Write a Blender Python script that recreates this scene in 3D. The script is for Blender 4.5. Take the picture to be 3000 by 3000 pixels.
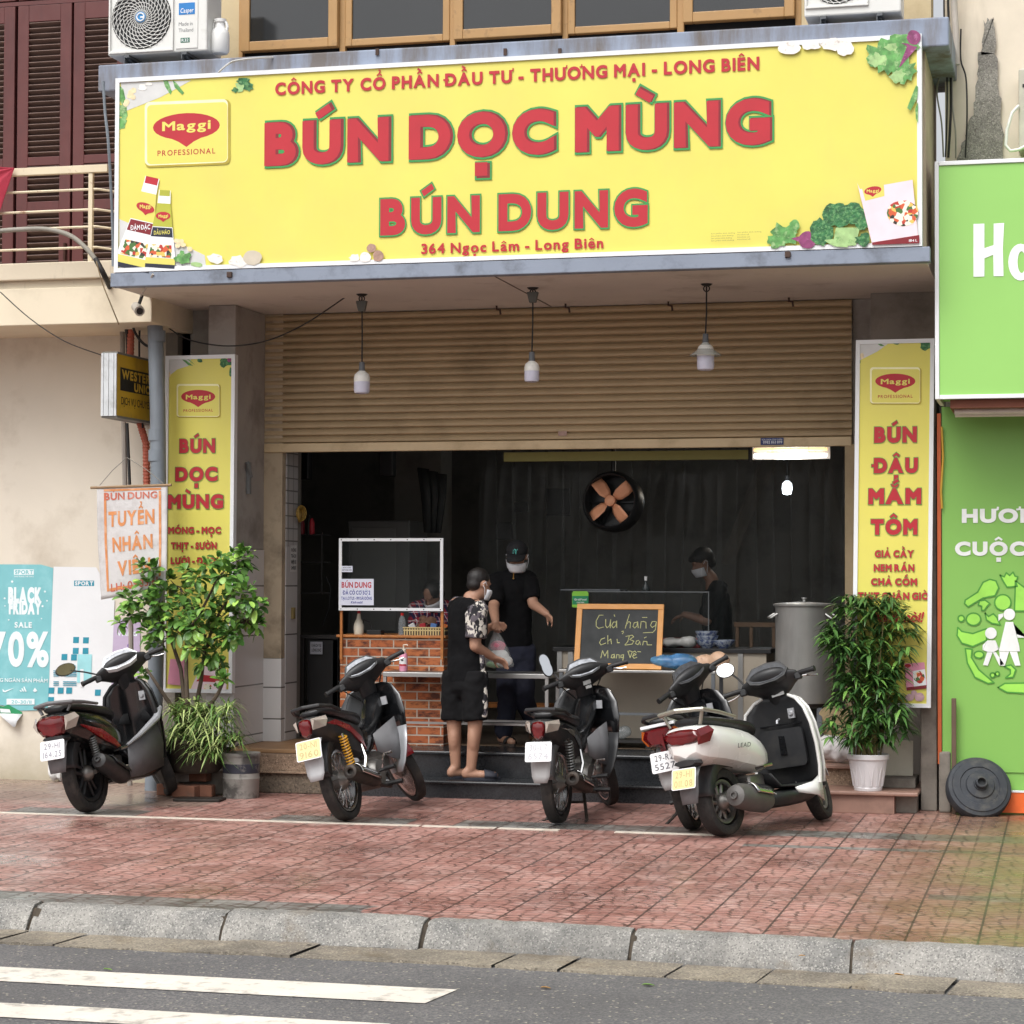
import bpy, math, random, unicodedata
from mathutils import Vector, Matrix, geometry, Euler
for _o in list(bpy.data.objects): bpy.data.objects.remove(_o)
SC = bpy.context.scene
COL = SC.collection
rnd = random.Random(7)
R = math.radians
PI = math.pi
V = Vector
# ---------------------------------------------------------------- camera
CAMH, FPX = 1.673, 6500.0
YAW, PITCH, ROLL = R(14.04), math.atan(200/6500), R(.19)
_r = V((math.cos(YAW), math.sin(YAW), 0)); _f = V((-math.sin(YAW), math.cos(YAW), 0)); _u = V((0, 0, 1))
FW = _f*math.cos(PITCH)+_u*math.sin(PITCH); _u2 = _u*math.cos(PITCH)-_f*math.sin(PITCH)
RT = _r*math.cos(ROLL)+_u2*math.sin(ROLL); UP = _u2*math.cos(ROLL)-_r*math.sin(ROLL)
CAM = V((0, 0, CAMH))
cd = bpy.data.cameras.new('camera'); co = bpy.data.objects.new('camera', cd); COL.objects.link(co)
cd.sensor_width = 36; cd.lens = 36*FPX/3000; cd.clip_end = 2000; cd.clip_start = .1
co.matrix_world = Matrix((( RT.x, UP.x, -FW.x, 0), (RT.y, UP.y, -FW.y, 0), (RT.z, UP.z, -FW.z, CAMH), (0, 0, 0, 1)))
SC.camera = co
# ---------------------------------------------------------------- daylight (overcast)
SUN_EL, SUN_AZ = R(55), R(200)          # azimuth measured from +Y clockwise: behind the camera, a little to its left
w = bpy.data.worlds.new("World"); SC.world = w; w.use_nodes = True
nt = w.node_tree; bg = nt.nodes['Background']
sky = nt.nodes.new('ShaderNodeTexSky'); sky.sky_type = 'NISHITA'; sky.sun_disc = False
sky.sun_elevation = SUN_EL; sky.sun_rotation = SUN_AZ; sky.air_density = 1.0; sky.dust_density = 6.0; sky.ozone_density = 1.0
hs = nt.nodes.new('ShaderNodeHueSaturation'); hs.inputs['Saturation'].default_value = .18
nt.links.new(sky.outputs[0], hs.inputs['Color']); nt.links.new(hs.outputs[0], bg.inputs[0]); bg.inputs[1].default_value = .15
sl = bpy.data.lights.new('sun', 'SUN'); sl.energy = .75; sl.angle = R(40); sl.color = (1, .99, .975)
so = bpy.data.objects.new('sun', sl); COL.objects.link(so)
sd = V((math.sin(SUN_AZ)*math.cos(SUN_EL), math.cos(SUN_AZ)*math.cos(SUN_EL), math.sin(SUN_EL)))
so.rotation_euler = sd.to_track_quat('Z', 'Y').to_euler(); so.location = sd*40
SC.view_settings.view_transform = 'Standard'; SC.view_settings.look = 'None'; SC.view_settings.gamma = 1
SC.view_settings.exposure = .5; SC.view_settings.use_curve_mapping = False
try:
    SC.cycles.max_bounces = 6; SC.cycles.diffuse_bounces = 4; SC.cycles.transparent_max_bounces = 12; SC.cycles.use_denoising = True
    SC.cycles.sample_clamp_indirect = 6
except Exception: pass
# ---------------------------------------------------------------- measuring helpers: a line of sight met with a wall plane or a floor plane
def _ray(px, py): return FW*FPX+RT*(px-1500)-UP*(py-1500)
def P(px, py, Y):
    d = _ray(px, py); return CAM+d*(Y/d.y)
def G(px, py, z=0.0):
    d = _ray(px, py); return CAM+d*((z-CAMH)/d.z)
# ---------------------------------------------------------------- materials
def lin(c):
    c /= 255.0
    return c/12.92 if c <= .04045 else ((c+.055)/1.055)**2.4
def rgb(r, g, b): return (lin(r), lin(g), lin(b))
class NG:
    def __init__(s, m): s.t = m.node_tree
    def n(s, ty, **kw):
        x = s.t.nodes.new(ty)
        for k, v in kw.items(): setattr(x, k, v)
        return x
    def put(s, sock, v):
        if v is None: return
        if hasattr(v, 'is_linked'): s.t.links.new(v, sock)
        elif isinstance(v, (tuple, list)) and len(v) == 3 and sock.type == 'RGBA': sock.default_value = (*v, 1)
        else: sock.default_value = v
    def math(s, op, a, b=None, clamp=False):
        x = s.n('ShaderNodeMath', operation=op, use_clamp=clamp); s.put(x.inputs[0], a); s.put(x.inputs[1], b); return x.outputs[0]
    def mix(s, f, a, b, bt='MIX'):
        x = s.n('ShaderNodeMix', data_type='RGBA', blend_type=bt); s.put(x.inputs[0], f); s.put(x.inputs[6], a); s.put(x.inputs[7], b); return x.outputs[2]
    def noise(s, vec, scale, detail=4, rough=.55, out=0):
        x = s.n('ShaderNodeTexNoise'); s.put(x.inputs['Vector'], vec); x.inputs['Scale'].default_value = scale
        x.inputs['Detail'].default_value = detail; x.inputs['Roughness'].default_value = rough; return x.outputs[out]
    def ramp(s, v, lo, hi, a=0.0, b=1.0):
        x = s.n('ShaderNodeMapRange'); s.put(x.inputs[0], v); x.inputs[1].default_value = lo; x.inputs[2].default_value = hi
        x.inputs[3].default_value = a; x.inputs[4].default_value = b; return x.outputs[0]
    def pos(s): return s.n('ShaderNodeNewGeometry').outputs['Position']
    def obj(s): return s.n('ShaderNodeTexCoord').outputs['Object']
    def sep(s, v):
        x = s.n('ShaderNodeSeparateXYZ'); s.put(x.inputs[0], v); return x.outputs
    def comb(s, a, b, c):
        x = s.n('ShaderNodeCombineXYZ'); s.put(x.inputs[0], a); s.put(x.inputs[1], b); s.put(x.inputs[2], c); return x.outputs[0]
    def scale(s, v, k):
        x = s.n('ShaderNodeMapping'); s.put(x.inputs[0], v); x.inputs['Scale'].default_value = k; return x.outputs[0]
    def bump(s, h, strength=.3, dist=.01):
        x = s.n('ShaderNodeBump'); s.put(x.inputs['Height'], h); x.inputs['Strength'].default_value = strength; x.inputs['Distance'].default_value = dist; return x.outputs[0]
_mc = {}
def mat0(name):
    m = bpy.data.materials.new(name); m.use_nodes = True
    return m, NG(m), m.node_tree.nodes['Principled BSDF']
def M(name, col=(.5, .5, .5), rough=.6, metal=0.0, var=.12, sc=6.0, bump=0.0, bsc=40.0, spec=None, dirt=None, dsc=3.0, dlo=.5, dhi=.75, dstr=.7, coat=0.0, alpha=1.0, trans=0.0, streak=False, emit=None):
    """Principled surface with a mottled base colour, an optional second tone in blotches (dirt, wear) and a fine bump."""
    if name in _mc: return _mc[name]
    m, g, b = mat0(name); p = g.obj()
    n1 = g.noise(p, sc, 5)
    a = tuple(max(0, c*(1-var)) for c in col); bb = tuple(min(1, c*(1+var)) for c in col)
    c = g.mix(g.ramp(n1, .3, .7), a, bb)
    if dirt:
        q = g.scale(p, (1, 1, .18)) if streak else p
        c = g.mix(g.math('MULTIPLY', g.ramp(g.noise(q, dsc, 6, .65), dlo, dhi), dstr), c, dirt)
    g.put(b.inputs['Base Color'], c)
    g.put(b.inputs['Roughness'], g.ramp(g.noise(p, sc*2.3, 3), .2, .8, max(.02, rough-.08), min(1, rough+.08)))
    b.inputs['Metallic'].default_value = metal
    if spec is not None: b.inputs['Specular IOR Level'].default_value = spec
    if coat: b.inputs['Coat Weight'].default_value = coat; b.inputs['Coat Roughness'].default_value = .08
    if bump: g.put(b.inputs['Normal'], g.bump(g.noise(p, bsc, 4), bump, .01))
    if alpha < 1: b.inputs['Alpha'].default_value = alpha
    if trans: b.inputs['Transmission Weight'].default_value = trans
    if emit: b.inputs['Emission Color'].default_value = (*emit[0], 1); b.inputs['Emission Strength'].default_value = emit[1]
    _mc[name] = m
    return m
# ---------------------------------------------------------------- mesh builder
class MB:
    def __init__(s): s.v = []; s.f = []; s.mi = []; s.cur = 0
    def add(s, vs, fs):
        o = len(s.v); s.v += [tuple(x) for x in vs]; s.f += [tuple(i+o for i in f) for f in fs]; s.mi += [s.cur]*len(fs); return s
    def box(s, x0, x1, y0, y1, z0, z1):
        return s.add([(x0,y0,z0),(x1,y0,z0),(x1,y1,z0),(x0,y1,z0),(x0,y0,z1),(x1,y0,z1),(x1,y1,z1),(x0,y1,z1)],
                     [(0,3,2,1),(4,5,6,7),(0,1,5,4),(1,2,6,5),(2,3,7,6),(3,0,4,7)])
    def obox(s, c, size, mx):
        vs = []
        for dz in (-.5, .5):
            for dx, dy in ((-.5,-.5),(.5,-.5),(.5,.5),(-.5,.5)): vs.append(V(c)+mx @ V((dx*size[0], dy*size[1], dz*size[2])))
        return s.add(vs, [(0,3,2,1),(4,5,6,7),(0,1,5,4),(1,2,6,5),(2,3,7,6),(3,0,4,7)])
    def quad(s, a, b, c, d): return s.add([a,b,c,d], [(0,1,2,3)])
    def loft(s, rings, cap=True, closed=True):
        n = len(rings[0]); vs = [p for r in rings for p in r]; fs = []
        for i in range(len(rings)-1):
            for j in range(n if closed else n-1):
                k = (j+1) % n; fs.append((i*n+j, i*n+k, (i+1)*n+k, (i+1)*n+j))
        if cap and closed:
            fs.append(tuple(range(n-1, -1, -1))); fs.append(tuple(range((len(rings)-1)*n, len(rings)*n)))
        return s.add(vs, fs)
    def tube(s, path, r, n=8, cap=True, flat=1.0):
        path = [V(p) for p in path]; rings = []; up = None
        for i, p in enumerate(path):
            t = (path[min(i+1, len(path)-1)]-path[max(i-1, 0)])
            if t.length < 1e-9: t = V((0,0,1))
            t.normalize()
            if up is None:
                up = V((0,0,1)) if abs(t.z) < .9 else V((0,1,0))
            a = up.cross(t)
            if a.length < 1e-6: a = V((1,0,0)).cross(t)
            a.normalize(); b = t.cross(a); up = b
            rr = r[i] if isinstance(r, (list, tuple)) else r
            rings.append([p+a*math.cos(2*PI*j/n)*rr+b*math.sin(2*PI*j/n)*rr*flat for j in range(n)])
        return s.loft(rings, cap)
    def cyl(s, a, b, r0, r1=None, n=16): return s.tube([a, b], [r0, r0 if r1 is None else r1], n)
    def lathe(s, prof, o=(0,0,0), mx=None, n=24):
        """prof: (radius, height) pairs turned about local Z"""
        mx = mx or Matrix.Identity(3); rings = []
        for r, h in prof:
            r = max(r, 1e-4)
            rings.append([V(o)+mx @ V((r*math.cos(2*PI*j/n), r*math.sin(2*PI*j/n), h)) for j in range(n)])
        return s.loft(rings, True)
    def ball(s, c, rx, ry=None, rz=None, n=14, m=9, mx=None):
        ry = rx if ry is None else ry; rz = rx if rz is None else rz; mx = mx or Matrix.Identity(3); rings = []
        for i in range(m+1):
            t = -PI/2+PI*i/m; k = max(math.cos(t), .02)
            rings.append([V(c)+mx @ V((rx*k*math.cos(2*PI*j/n), ry*k*math.sin(2*PI*j/n), rz*math.sin(t))) for j in range(n)])
        return s.loft(rings, True)
    def cap(s, a, b, ra, rb, n=12, sx=1.0, side=None):
        """capsule from a to b; sx squeezes it across SIDE"""
        a, b = V(a), V(b); t = (b-a); L = t.length; t.normalize()
        sd_ = V(side).normalized() if side else (V((1,0,0)) if abs(t.x) < .9 else V((0,1,0)))
        e = (sd_-t*sd_.dot(t)).normalized(); f = t.cross(e); rings = []
        for i in range(5):
            th = -PI/2+PI/2*i/4; k = max(math.cos(th), .03); rings.append((a+t*ra*math.sin(th), ra*k))
        for i in range(5):
            th = PI/2*i/4; k = max(math.cos(th), .03); rings.append((b+t*rb*math.sin(th), rb*k))
        return s.loft([[c+e*math.cos(2*PI*j/n)*r*sx+f*math.sin(2*PI*j/n)*r for j in range(n)] for c, r in rings], True)
    def torus(s, c, Rr, r, mx=None, n=40, m=12, sq=1.0):
        """ring about local Z; sq widens the section along Z"""
        mx = mx or Matrix.Identity(3); rings = []
        for i in range(n+1):
            t = 2*PI*i/n
            rings.append([V(c)+mx @ V(((Rr+r*math.cos(2*PI*j/m))*math.cos(t), (Rr+r*math.cos(2*PI*j/m))*math.sin(t), r*sq*math.sin(2*PI*j/m))) for j in range(m)])
        return s.loft(rings, False)
    def prism(s, pts, mapf, d0, d1):
        """outline pts (u,v) extruded between depths d0 and d1 through mapf(u,v,d)"""
        n = len(pts); vs = [mapf(u, v, d0) for u, v in pts]+[mapf(u, v, d1) for u, v in pts]
        fs = [tuple(range(n)), tuple(range(2*n-1, n-1, -1))]+[(i, i+n, (i+1) % n+n, (i+1) % n) for i in range(n)]
        return s.add(vs, fs)
    def poly(s, pts, mapf, d=0.0): return s.add([mapf(u, v, d) for u, v in pts], [tuple(range(len(pts)))])
    def build(s, name, m, parent=None, smooth=None, bevel=0.0, solid=0.0, sub=0):
        me = bpy.data.meshes.new(name); me.from_pydata([tuple(v) for v in s.v], [], s.f)
        for x in (m if isinstance(m, (list, tuple)) else [m]): me.materials.append(x)
        if any(s.mi): me.polygons.foreach_set('material_index', s.mi)
        me.update()
        if smooth is not None:
            me.polygons.foreach_set('use_smooth', [True]*len(me.polygons)); me.set_sharp_from_angle(angle=R(smooth))
        o = bpy.data.objects.new(name, me); COL.objects.link(o); W[o.name] = Matrix.Identity(4)
        if parent is not None:
            o.parent = parent; o.matrix_parent_inverse = W[parent.name].inverted()
        if solid:
            q = o.modifiers.new('thickness', 'SOLIDIFY'); q.thickness = solid; q.offset = 0
        if bevel:
            q = o.modifiers.new('bevel', 'BEVEL'); q.width = bevel; q.segments = 2; q.limit_method = 'ANGLE'; q.angle_limit = R(40)
        if sub:
            q = o.modifiers.new('sub', 'SUBSURF'); q.levels = sub; q.render_levels = sub
        return o
W = {}
def tag(o, label, cat, group=None):
    o['label'] = label; o['category'] = cat
    if group: o['group'] = group
    return o
def struct(o): o['kind'] = 'structure'; return o
def thing(name, label, cat, loc=(0,0,0), group=None):
    o = bpy.data.objects.new(name, None); COL.objects.link(o); o.location = loc; o.empty_display_size = .1
    W[o.name] = Matrix.Translation(V(loc)); return tag(o, label, cat, group)
def facing(Y):                               # a flat drawing plane on a wall that faces the street
    return lambda u, v, d: V((u, Y-d, v))
def frame(o, r, u):
    o, r, u = V(o), V(r).normalized(), V(u).normalized(); n = r.cross(u)
    return lambda a, b, d: o+r*a+u*b+n*d
# ---------------------------------------------------------------- lettering: outlines of single glyphs, thickened, with marks of their own
_gc = {}
def _base(ch):
    if ch in _gc: return _gc[ch]
    cu = bpy.data.curves.new('g', 'FONT'); cu.body = ch; cu.size = 1; cu.fill_mode = 'FRONT'; cu.resolution_u = 5
    ob = bpy.data.objects.new('g', cu); me = bpy.data.meshes.new_from_object(ob)
    idx = {}; vs = []; mp = []
    for v in me.vertices:
        k = (round(v.co.x, 4), round(v.co.y, 4))
        if k not in idx: idx[k] = len(vs); vs.append((v.co.x, v.co.y))
        mp.append(idx[k])
    fs = []
    for p in me.polygons:
        q = [mp[i] for i in p.vertices]; q = [x for i, x in enumerate(q) if x != q[i-1]]
        if len(set(q)) > 2:
            ar = sum(vs[q[i]][0]*vs[q[(i+1) % len(q)]][1]-vs[q[(i+1) % len(q)]][0]*vs[q[i]][1] for i in range(len(q)))
            if abs(ar) > 1e-9: fs.append(q if ar > 0 else q[::-1])
    bpy.data.objects.remove(ob); bpy.data.meshes.remove(me); bpy.data.curves.remove(cu)
    _gc[ch] = (vs, fs); return _gc[ch]
_hv = _base('H')[0]; CAPH = max(v[1] for v in _hv)
def _dilate(vs, fs, r):
    ed = {}
    for f in fs:
        for i in range(len(f)): ed[(f[i], f[(i+1) % len(f)])] = 1
    bd = [(a, b) for (a, b) in ed if (b, a) not in ed]
    nx = {}; pv = {}
    for a, b in bd: nx.setdefault(a, b); pv.setdefault(b, a)
    def nor(a, b):
        dx, dy = vs[b][0]-vs[a][0], vs[b][1]-vs[a][1]; L = math.hypot(dx, dy) or 1; return (dy/L, -dx/L)
    off = {}
    for v in nx:
        if v not in pv: continue
        n1, n2 = nor(pv[v], v), nor(v, nx[v]); sx, sy = n1[0]+n2[0], n1[1]+n2[1]; k = 1+n1[0]*n2[0]+n1[1]*n2[1]
        k = max(k, .35); off[v] = (vs[v][0]+sx/k*r, vs[v][1]+sy/k*r)
    V2 = list(vs); F2 = [list(f) for f in fs]
    for a, b in bd:
        if a in off and b in off and nx.get(a) == b:
            o = len(V2); V2 += [off[a], off[b]]; F2.append([a, o, o+1, b])
    return V2, F2
def _union(vs, fs):
    try:
        r = geometry.delaunay_2d_cdt([V(v) for v in vs], [], fs, 0, 1e-5, True)
        return [tuple(v) for v in r[0]], [list(f) for f, o in zip(r[2], r[5]) if o]
    except Exception:
        return vs, fs
_cache = {}
def glyph(ch, r):
    """verts, faces, width of one character in units of cap height, thickened by r"""
    if (ch, r) in _cache: return _cache[(ch, r)]
    marks = []; b = ch; bar = False
    if ch in 'Đđ': bar = True; b = 'D' if ch == 'Đ' else 'd'
    else:
        dcp = unicodedata.normalize('NFD', ch); b = dcp[0]; marks = [ord(c) for c in dcp[1:]]
    if b == 'i' and any(m in (0x301, 0x300, 0x309, 0x302) for m in marks): b = 'ı'
    vs, fs = _base(b); vs = [(x/CAPH, y/CAPH) for x, y in vs]
    if not vs: return ([], [], .3)
    x0 = min(v[0] for v in vs); vs = [(x-x0, y) for x, y in vs]
    if r: vs = [(x*(1-.5*r)+r, y*(1-2*r)+r) for x, y in vs]; vs, fs = _dilate(vs, fs, r)
    else: fs = [list(f) for f in fs]
    wd = max(v[0] for v in vs); top = max(v[1] for v in vs); bot = min(v[1] for v in vs); cx = wd/2; t = .10+r*.9
    def pl(pts):
        o = len(vs); vs.extend(pts); ar = sum(pts[i][0]*pts[(i+1) % len(pts)][1]-pts[(i+1) % len(pts)][0]*pts[i][1] for i in range(len(pts)))
        q = list(range(o, o+len(pts))); fs.append(q if ar > 0 else q[::-1])
    def bar_(x1, y1, x2, y2, t):
        dx, dy = x2-x1, y2-y1; L = math.hypot(dx, dy); nx, ny = -dy/L*t/2, dx/L*t/2
        pl([(x1+nx, y1+ny), (x2+nx, y2+ny), (x2-nx, y2-ny), (x1-nx, y1-ny)])
    if bar: bar_(-.1-r, .5 if ch == 'Đ' else .82, .34, .5 if ch == 'Đ' else .82, t*1.0)
    y = top+.1
    for m in sorted(marks, key=lambda q: {0x302: 0, 0x306: 0}.get(q, 1)):
        if m == 0x302:
            bar_(cx-.2-r*.4, y, cx+.03, y+.19, t*.8); bar_(cx-.03, y+.19, cx+.2+r*.4, y, t*.8); y += .2
        elif m == 0x306:
            pts = [(cx+.2*math.cos(a), y+.16+.17*math.sin(a)) for a in [PI+PI*i/6 for i in range(7)]]
            for i in range(6): bar_(*pts[i], *pts[i+1], t*.75)
            y += .2
        elif m == 0x301: bar_(cx-.1-r*.3, y+.0, cx+.14+r, y+.17+r*.4, t*1.05)
        elif m == 0x300: bar_(cx+.1+r*.3, y+.0, cx-.14-r, y+.17+r*.4, t*1.05)
        elif m == 0x303: bar_(cx-.2, y, cx-.06, y+.1, t*.8); bar_(cx-.06, y+.1, cx+.07, y, t*.8); bar_(cx+.07, y, cx+.2, y+.1, t*.8)
        elif m == 0x309:
            bar_(cx-.09, y+.22, cx+.07, y+.22, t*.7); bar_(cx+.07, y+.24, cx+.07, y+.12, t*.7); bar_(cx+.09, y+.12, cx-.02, y+.02, t*.7)
        elif m == 0x323: h = .085+r*.9; pl([(cx-h, bot-.12-2*h), (cx+h, bot-.12-2*h), (cx+h, bot-.12), (cx-h, bot-.12)])
        elif m == 0x31B: bar_(wd-r*1.2-.02, top-.08, wd+.12, top-.04, t*.8); bar_(wd+.09, top-.08, wd+.11, top+.14, t*.8)
    vs, fs = _union(vs, fs)
    _cache[(ch, r)] = (vs, fs, wd); return _cache[(ch, r)]
def text_shape(s, r, gap=.13, space=.32, extra=0.0):
    """the whole line in cap-height units: list of (verts, faces), width. EXTRA thickens without changing the layout."""
    out = []; x = 0; first = True
    for ch in s:
        if ch == ' ': x += space; continue
        g = glyph(ch, r)
        if not first: x += gap if prev != ' ' else 0
        if extra:
            vs, fs = _dilate(list(g[0]), [list(f) for f in g[1]], extra); vs, fs = _union(vs, fs)
        else: vs, fs = g[0], g[1]
        out.append(([(a+x, b) for a, b in vs], fs)); x += g[2]; first = False; prev = ch
    return out, x
def write(mb, s, mapf, u0, u1, v0, h, r=.06, gap=.13, d=0.0, extra=0.0, space=.32, shear=0.0, word=None):
    """one line of writing between u0 and u1 on baseline v0 with capitals of height h; u1 None keeps the natural width (u0 then is the centre)"""
    sh, wd = text_shape(s, r, gap, space, extra)
    if u1 is None: k = h; u0 = u0-wd*k/2
    else: k = (u1-u0)/wd
    if word is not None:
        n = [len(q) for q in s.split(' ')]; a = sum(n[:word]); sh = sh[a:a+n[word]]
    av, af = [], []
    for vs, fs in sh: o = len(av); av += vs; af += [[i+o for i in f] for f in fs]
    av, af = _union(av, af)
    mb.add([mapf(u0+(x+y*shear)*k, v0+y*h, d) for x, y in av], af)
    return mb
# ================================================================ materials of the setting
def pavement_mat():
    m, g, b = mat0('pavement_tiles'); p = g.pos(); x, y, z = g.sep(p)
    T = .333
    u = g.math('DIVIDE', g.math('ADD', x, 60.02), T); v = g.math('DIVIDE', g.math('ADD', y, .05), T)
    fu = g.math('FRACT', u); fv = g.math('FRACT', v); iu = g.math('FLOOR', u); iv = g.math('FLOOR', v)
    h1 = g.n('ShaderNodeTexWhiteNoise'); g.put(h1.inputs['Vector'], g.comb(iu, iv, 3.0)); h = h1.outputs['Value']
    # fans of small setts pressed into every tile
    du = g.math('SUBTRACT', fu, .5); rr = g.math('SQRT', g.math('ADD', g.math('MULTIPLY', du, du), g.math('MULTIPLY', fv, fv)))
    ring = g.math('LESS_THAN', g.math('FRACT', g.math('MULTIPLY', rr, 4.4)), .24)
    ang = g.math('ARCTAN2', du, g.math('ADD', fv, .01)); k = g.math('ADD', g.math('FLOOR', g.math('MULTIPLY', rr, 4.4)), 2.0)
    rad = g.math('LESS_THAN', g.math('FRACT', g.math('MULTIPLY', ang, g.math('MULTIPLY', k, .62))), .2)
    wob = g.ramp(g.noise(p, 7, 4, .7), .36, .6)
    groove = g.math('MULTIPLY', g.math('MAXIMUM', ring, rad), g.math('ADD', g.math('MULTIPLY', wob, .8), .2))
    # joints: strong along the depth of the pavement, faint across it
    j1 = g.math('LESS_THAN', fu, .035)
    j2 = g.math('MULTIPLY', g.math('LESS_THAN', fv, .03), g.ramp(g.noise(p, 2.0, 2), .5, .6, 0, .4))
    jo = g.math('MAXIMUM', j1, j2)
    red = g.mix(h, rgb(152, 106, 97), rgb(184, 138, 128)); red = g.mix(g.ramp(g.noise(p, 1.3, 5, .6), .42, .62), red, rgb(144, 104, 95))
    pale = g.mix(g.math('MULTIPLY', g.ramp(g.noise(p, 5.5, 5, .7), .47, .66), .8), red, rgb(198, 164, 155))
    grey = g.mix(h, rgb(118, 116, 112), rgb(150, 148, 144)); grey = g.mix(g.ramp(g.noise(p, 4, 4), .4, .6), grey, rgb(92, 92, 88))
    # courses of grey tiles: a broken row behind the white strip, and the row by the kerb on the left
    def band(lo, hi, t=.004): return g.math('MULTIPLY', g.math('GREATER_THAN', y, lo), g.math('LESS_THAN', y, hi))
    edge = g.math('LESS_THAN', g.math('ADD', x, g.math('MULTIPLY', g.noise(p, .8, 2), .6)), -3.1)
    mk = g.math('MULTIPLY', g.math('LESS_THAN', g.math('ADD', y, g.math('MULTIPLY', x, 0.0)), 10.94), edge)
    mb_ = g.math('MULTIPLY', band(14.62, 14.98), g.ramp(g.noise(g.comb(iu, 7.0, 1.0), .45, 1), .45, .46))
    md = g.math('MULTIPLY', band(14.0, 14.13), g.math('GREATER_THAN', x, -2.0)); md = g.math('MULTIPLY', md, g.ramp(g.noise(g.comb(iu, 2.0, 5.0), .6, 1), .35, .37))
    me_ = g.math('MULTIPLY', g.math('MULTIPLY', band(11.93, 12.12), g.math('GREATER_THAN', x, -.72)), g.math('LESS_THAN', x, -.1))
    mg = g.math('MAXIMUM', g.math('MAXIMUM', mk, mb_), g.math('MAXIMUM', md, me_))
    c = g.mix(mg, pale, grey)
    # worn concrete patch by the left wall, damp olive growth at the right end
    wl = g.math('MULTIPLY', g.math('LESS_THAN', x, -6.2), g.ramp(g.math('ADD', y, g.math('MULTIPLY', g.noise(p, 1.2, 3), .8)), 15.5, 15.8))
    c = g.mix(g.math('MULTIPLY', wl, .8), c, rgb(136, 120, 108))
    ol = g.math('MULTIPLY', g.ramp(g.math('ADD', x, g.math('MULTIPLY', g.noise(p, 1.6, 4), 1.1)), -.75, .25), .75)
    c = g.mix(ol, c, rgb(120, 98, 66))
    c = g.mix(g.math('MULTIPLY', groove, .86), c, rgb(70, 52, 47)); c = g.mix(g.math('MULTIPLY', jo, .85), c, rgb(58, 48, 44))
    c = g.mix(g.math('MULTIPLY', g.ramp(g.noise(p, .55, 5, .6),   .5, .66), .25), c, rgb(112, 86, 78))
    c = g.mix(g.math('MULTIPLY', g.ramp(g.noise(p, 34, 2), .66, .7), .6), c, rgb(60, 44, 40))
    g.put(b.inputs['Base Color'], c)
    g.put(b.inputs['Roughness'], g.ramp(g.noise(p, 1.1, 4), .35, .65, .2, .6))
    hh = g.math('SUBTRACT', 1.0, g.math('MAXIMUM', groove, jo)); hh = g.math('ADD', hh, g.math('MULTIPLY', g.noise(p, 60, 3), .3))
    g.put(b.inputs['Normal'], g.bump(hh, .55, .006))
    return m
def asphalt_mat():
    m, g, b = mat0('asphalt'); p = g.pos()
    st = g.n('ShaderNodeTexVoronoi', feature='F1'); g.put(st.inputs['Vector'], p); st.inputs['Scale'].default_value = 90
    hs_ = g.n('ShaderNodeTexWhiteNoise'); g.put(hs_.inputs['Vector'], st.outputs['Position'])
    c = g.mix(g.ramp(hs_.outputs['Value'], .3, 1.0), rgb(88, 87, 89), rgb(120, 118, 116))
    c = g.mix(g.math('MULTIPLY', g.ramp(g.noise(p, 1.2, 4), .4, .65), .5), c, rgb(76, 75, 76))
    c = g.mix(g.math('GREATER_THAN', hs_.outputs['Value'], .982), c, rgb(158, 152, 138))
    g.put(b.inputs['Base Color'], c); b.inputs['Roughness'].default_value = .75
    g.put(b.inputs['Normal'], g.bump(st.outputs['Distance'], .6, .006)); return m
def granite_mat(name, a, bcol, sc=70):
    m, g, b = mat0(name); p = g.pos()
    c = g.mix(g.ramp(g.noise(p, 3.5, 6, .65), .35, .65), a, bcol)
    vo = g.n('ShaderNodeTexVoronoi'); g.put(vo.inputs['Vector'], p); vo.inputs['Scale'].default_value = sc
    wn = g.n('ShaderNodeTexWhiteNoise'); g.put(wn.inputs['Vector'], vo.outputs['Position'])
    c = g.mix(g.math('MULTIPLY', g.math('GREATER_THAN', wn.outputs['Value'], .86), .4), c, tuple(min(1, k*1.7) for k in bcol))
    c = g.mix(g.math('MULTIPLY', g.math('LESS_THAN', wn.outputs['Value'], .15), .5), c, tuple(k*.35 for k in a))
    c = g.mix(g.math('MULTIPLY', g.ramp(g.noise(p, 1.7, 6, .7), .5, .68), .5), c, tuple(k*.45 for k in a)); c = g.mix(g.math('MULTIPLY', g.ramp(g.noise(p, 2.9, 6, .7), .56, .7), .5), c, rgb(104, 88, 66))
    g.put(b.inputs['Base Color'], c); b.inputs['Roughness'].default_value = .85
    g.put(b.inputs['Normal'], g.bump(g.noise(p, 45, 5), .7, .012)); return m
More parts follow.
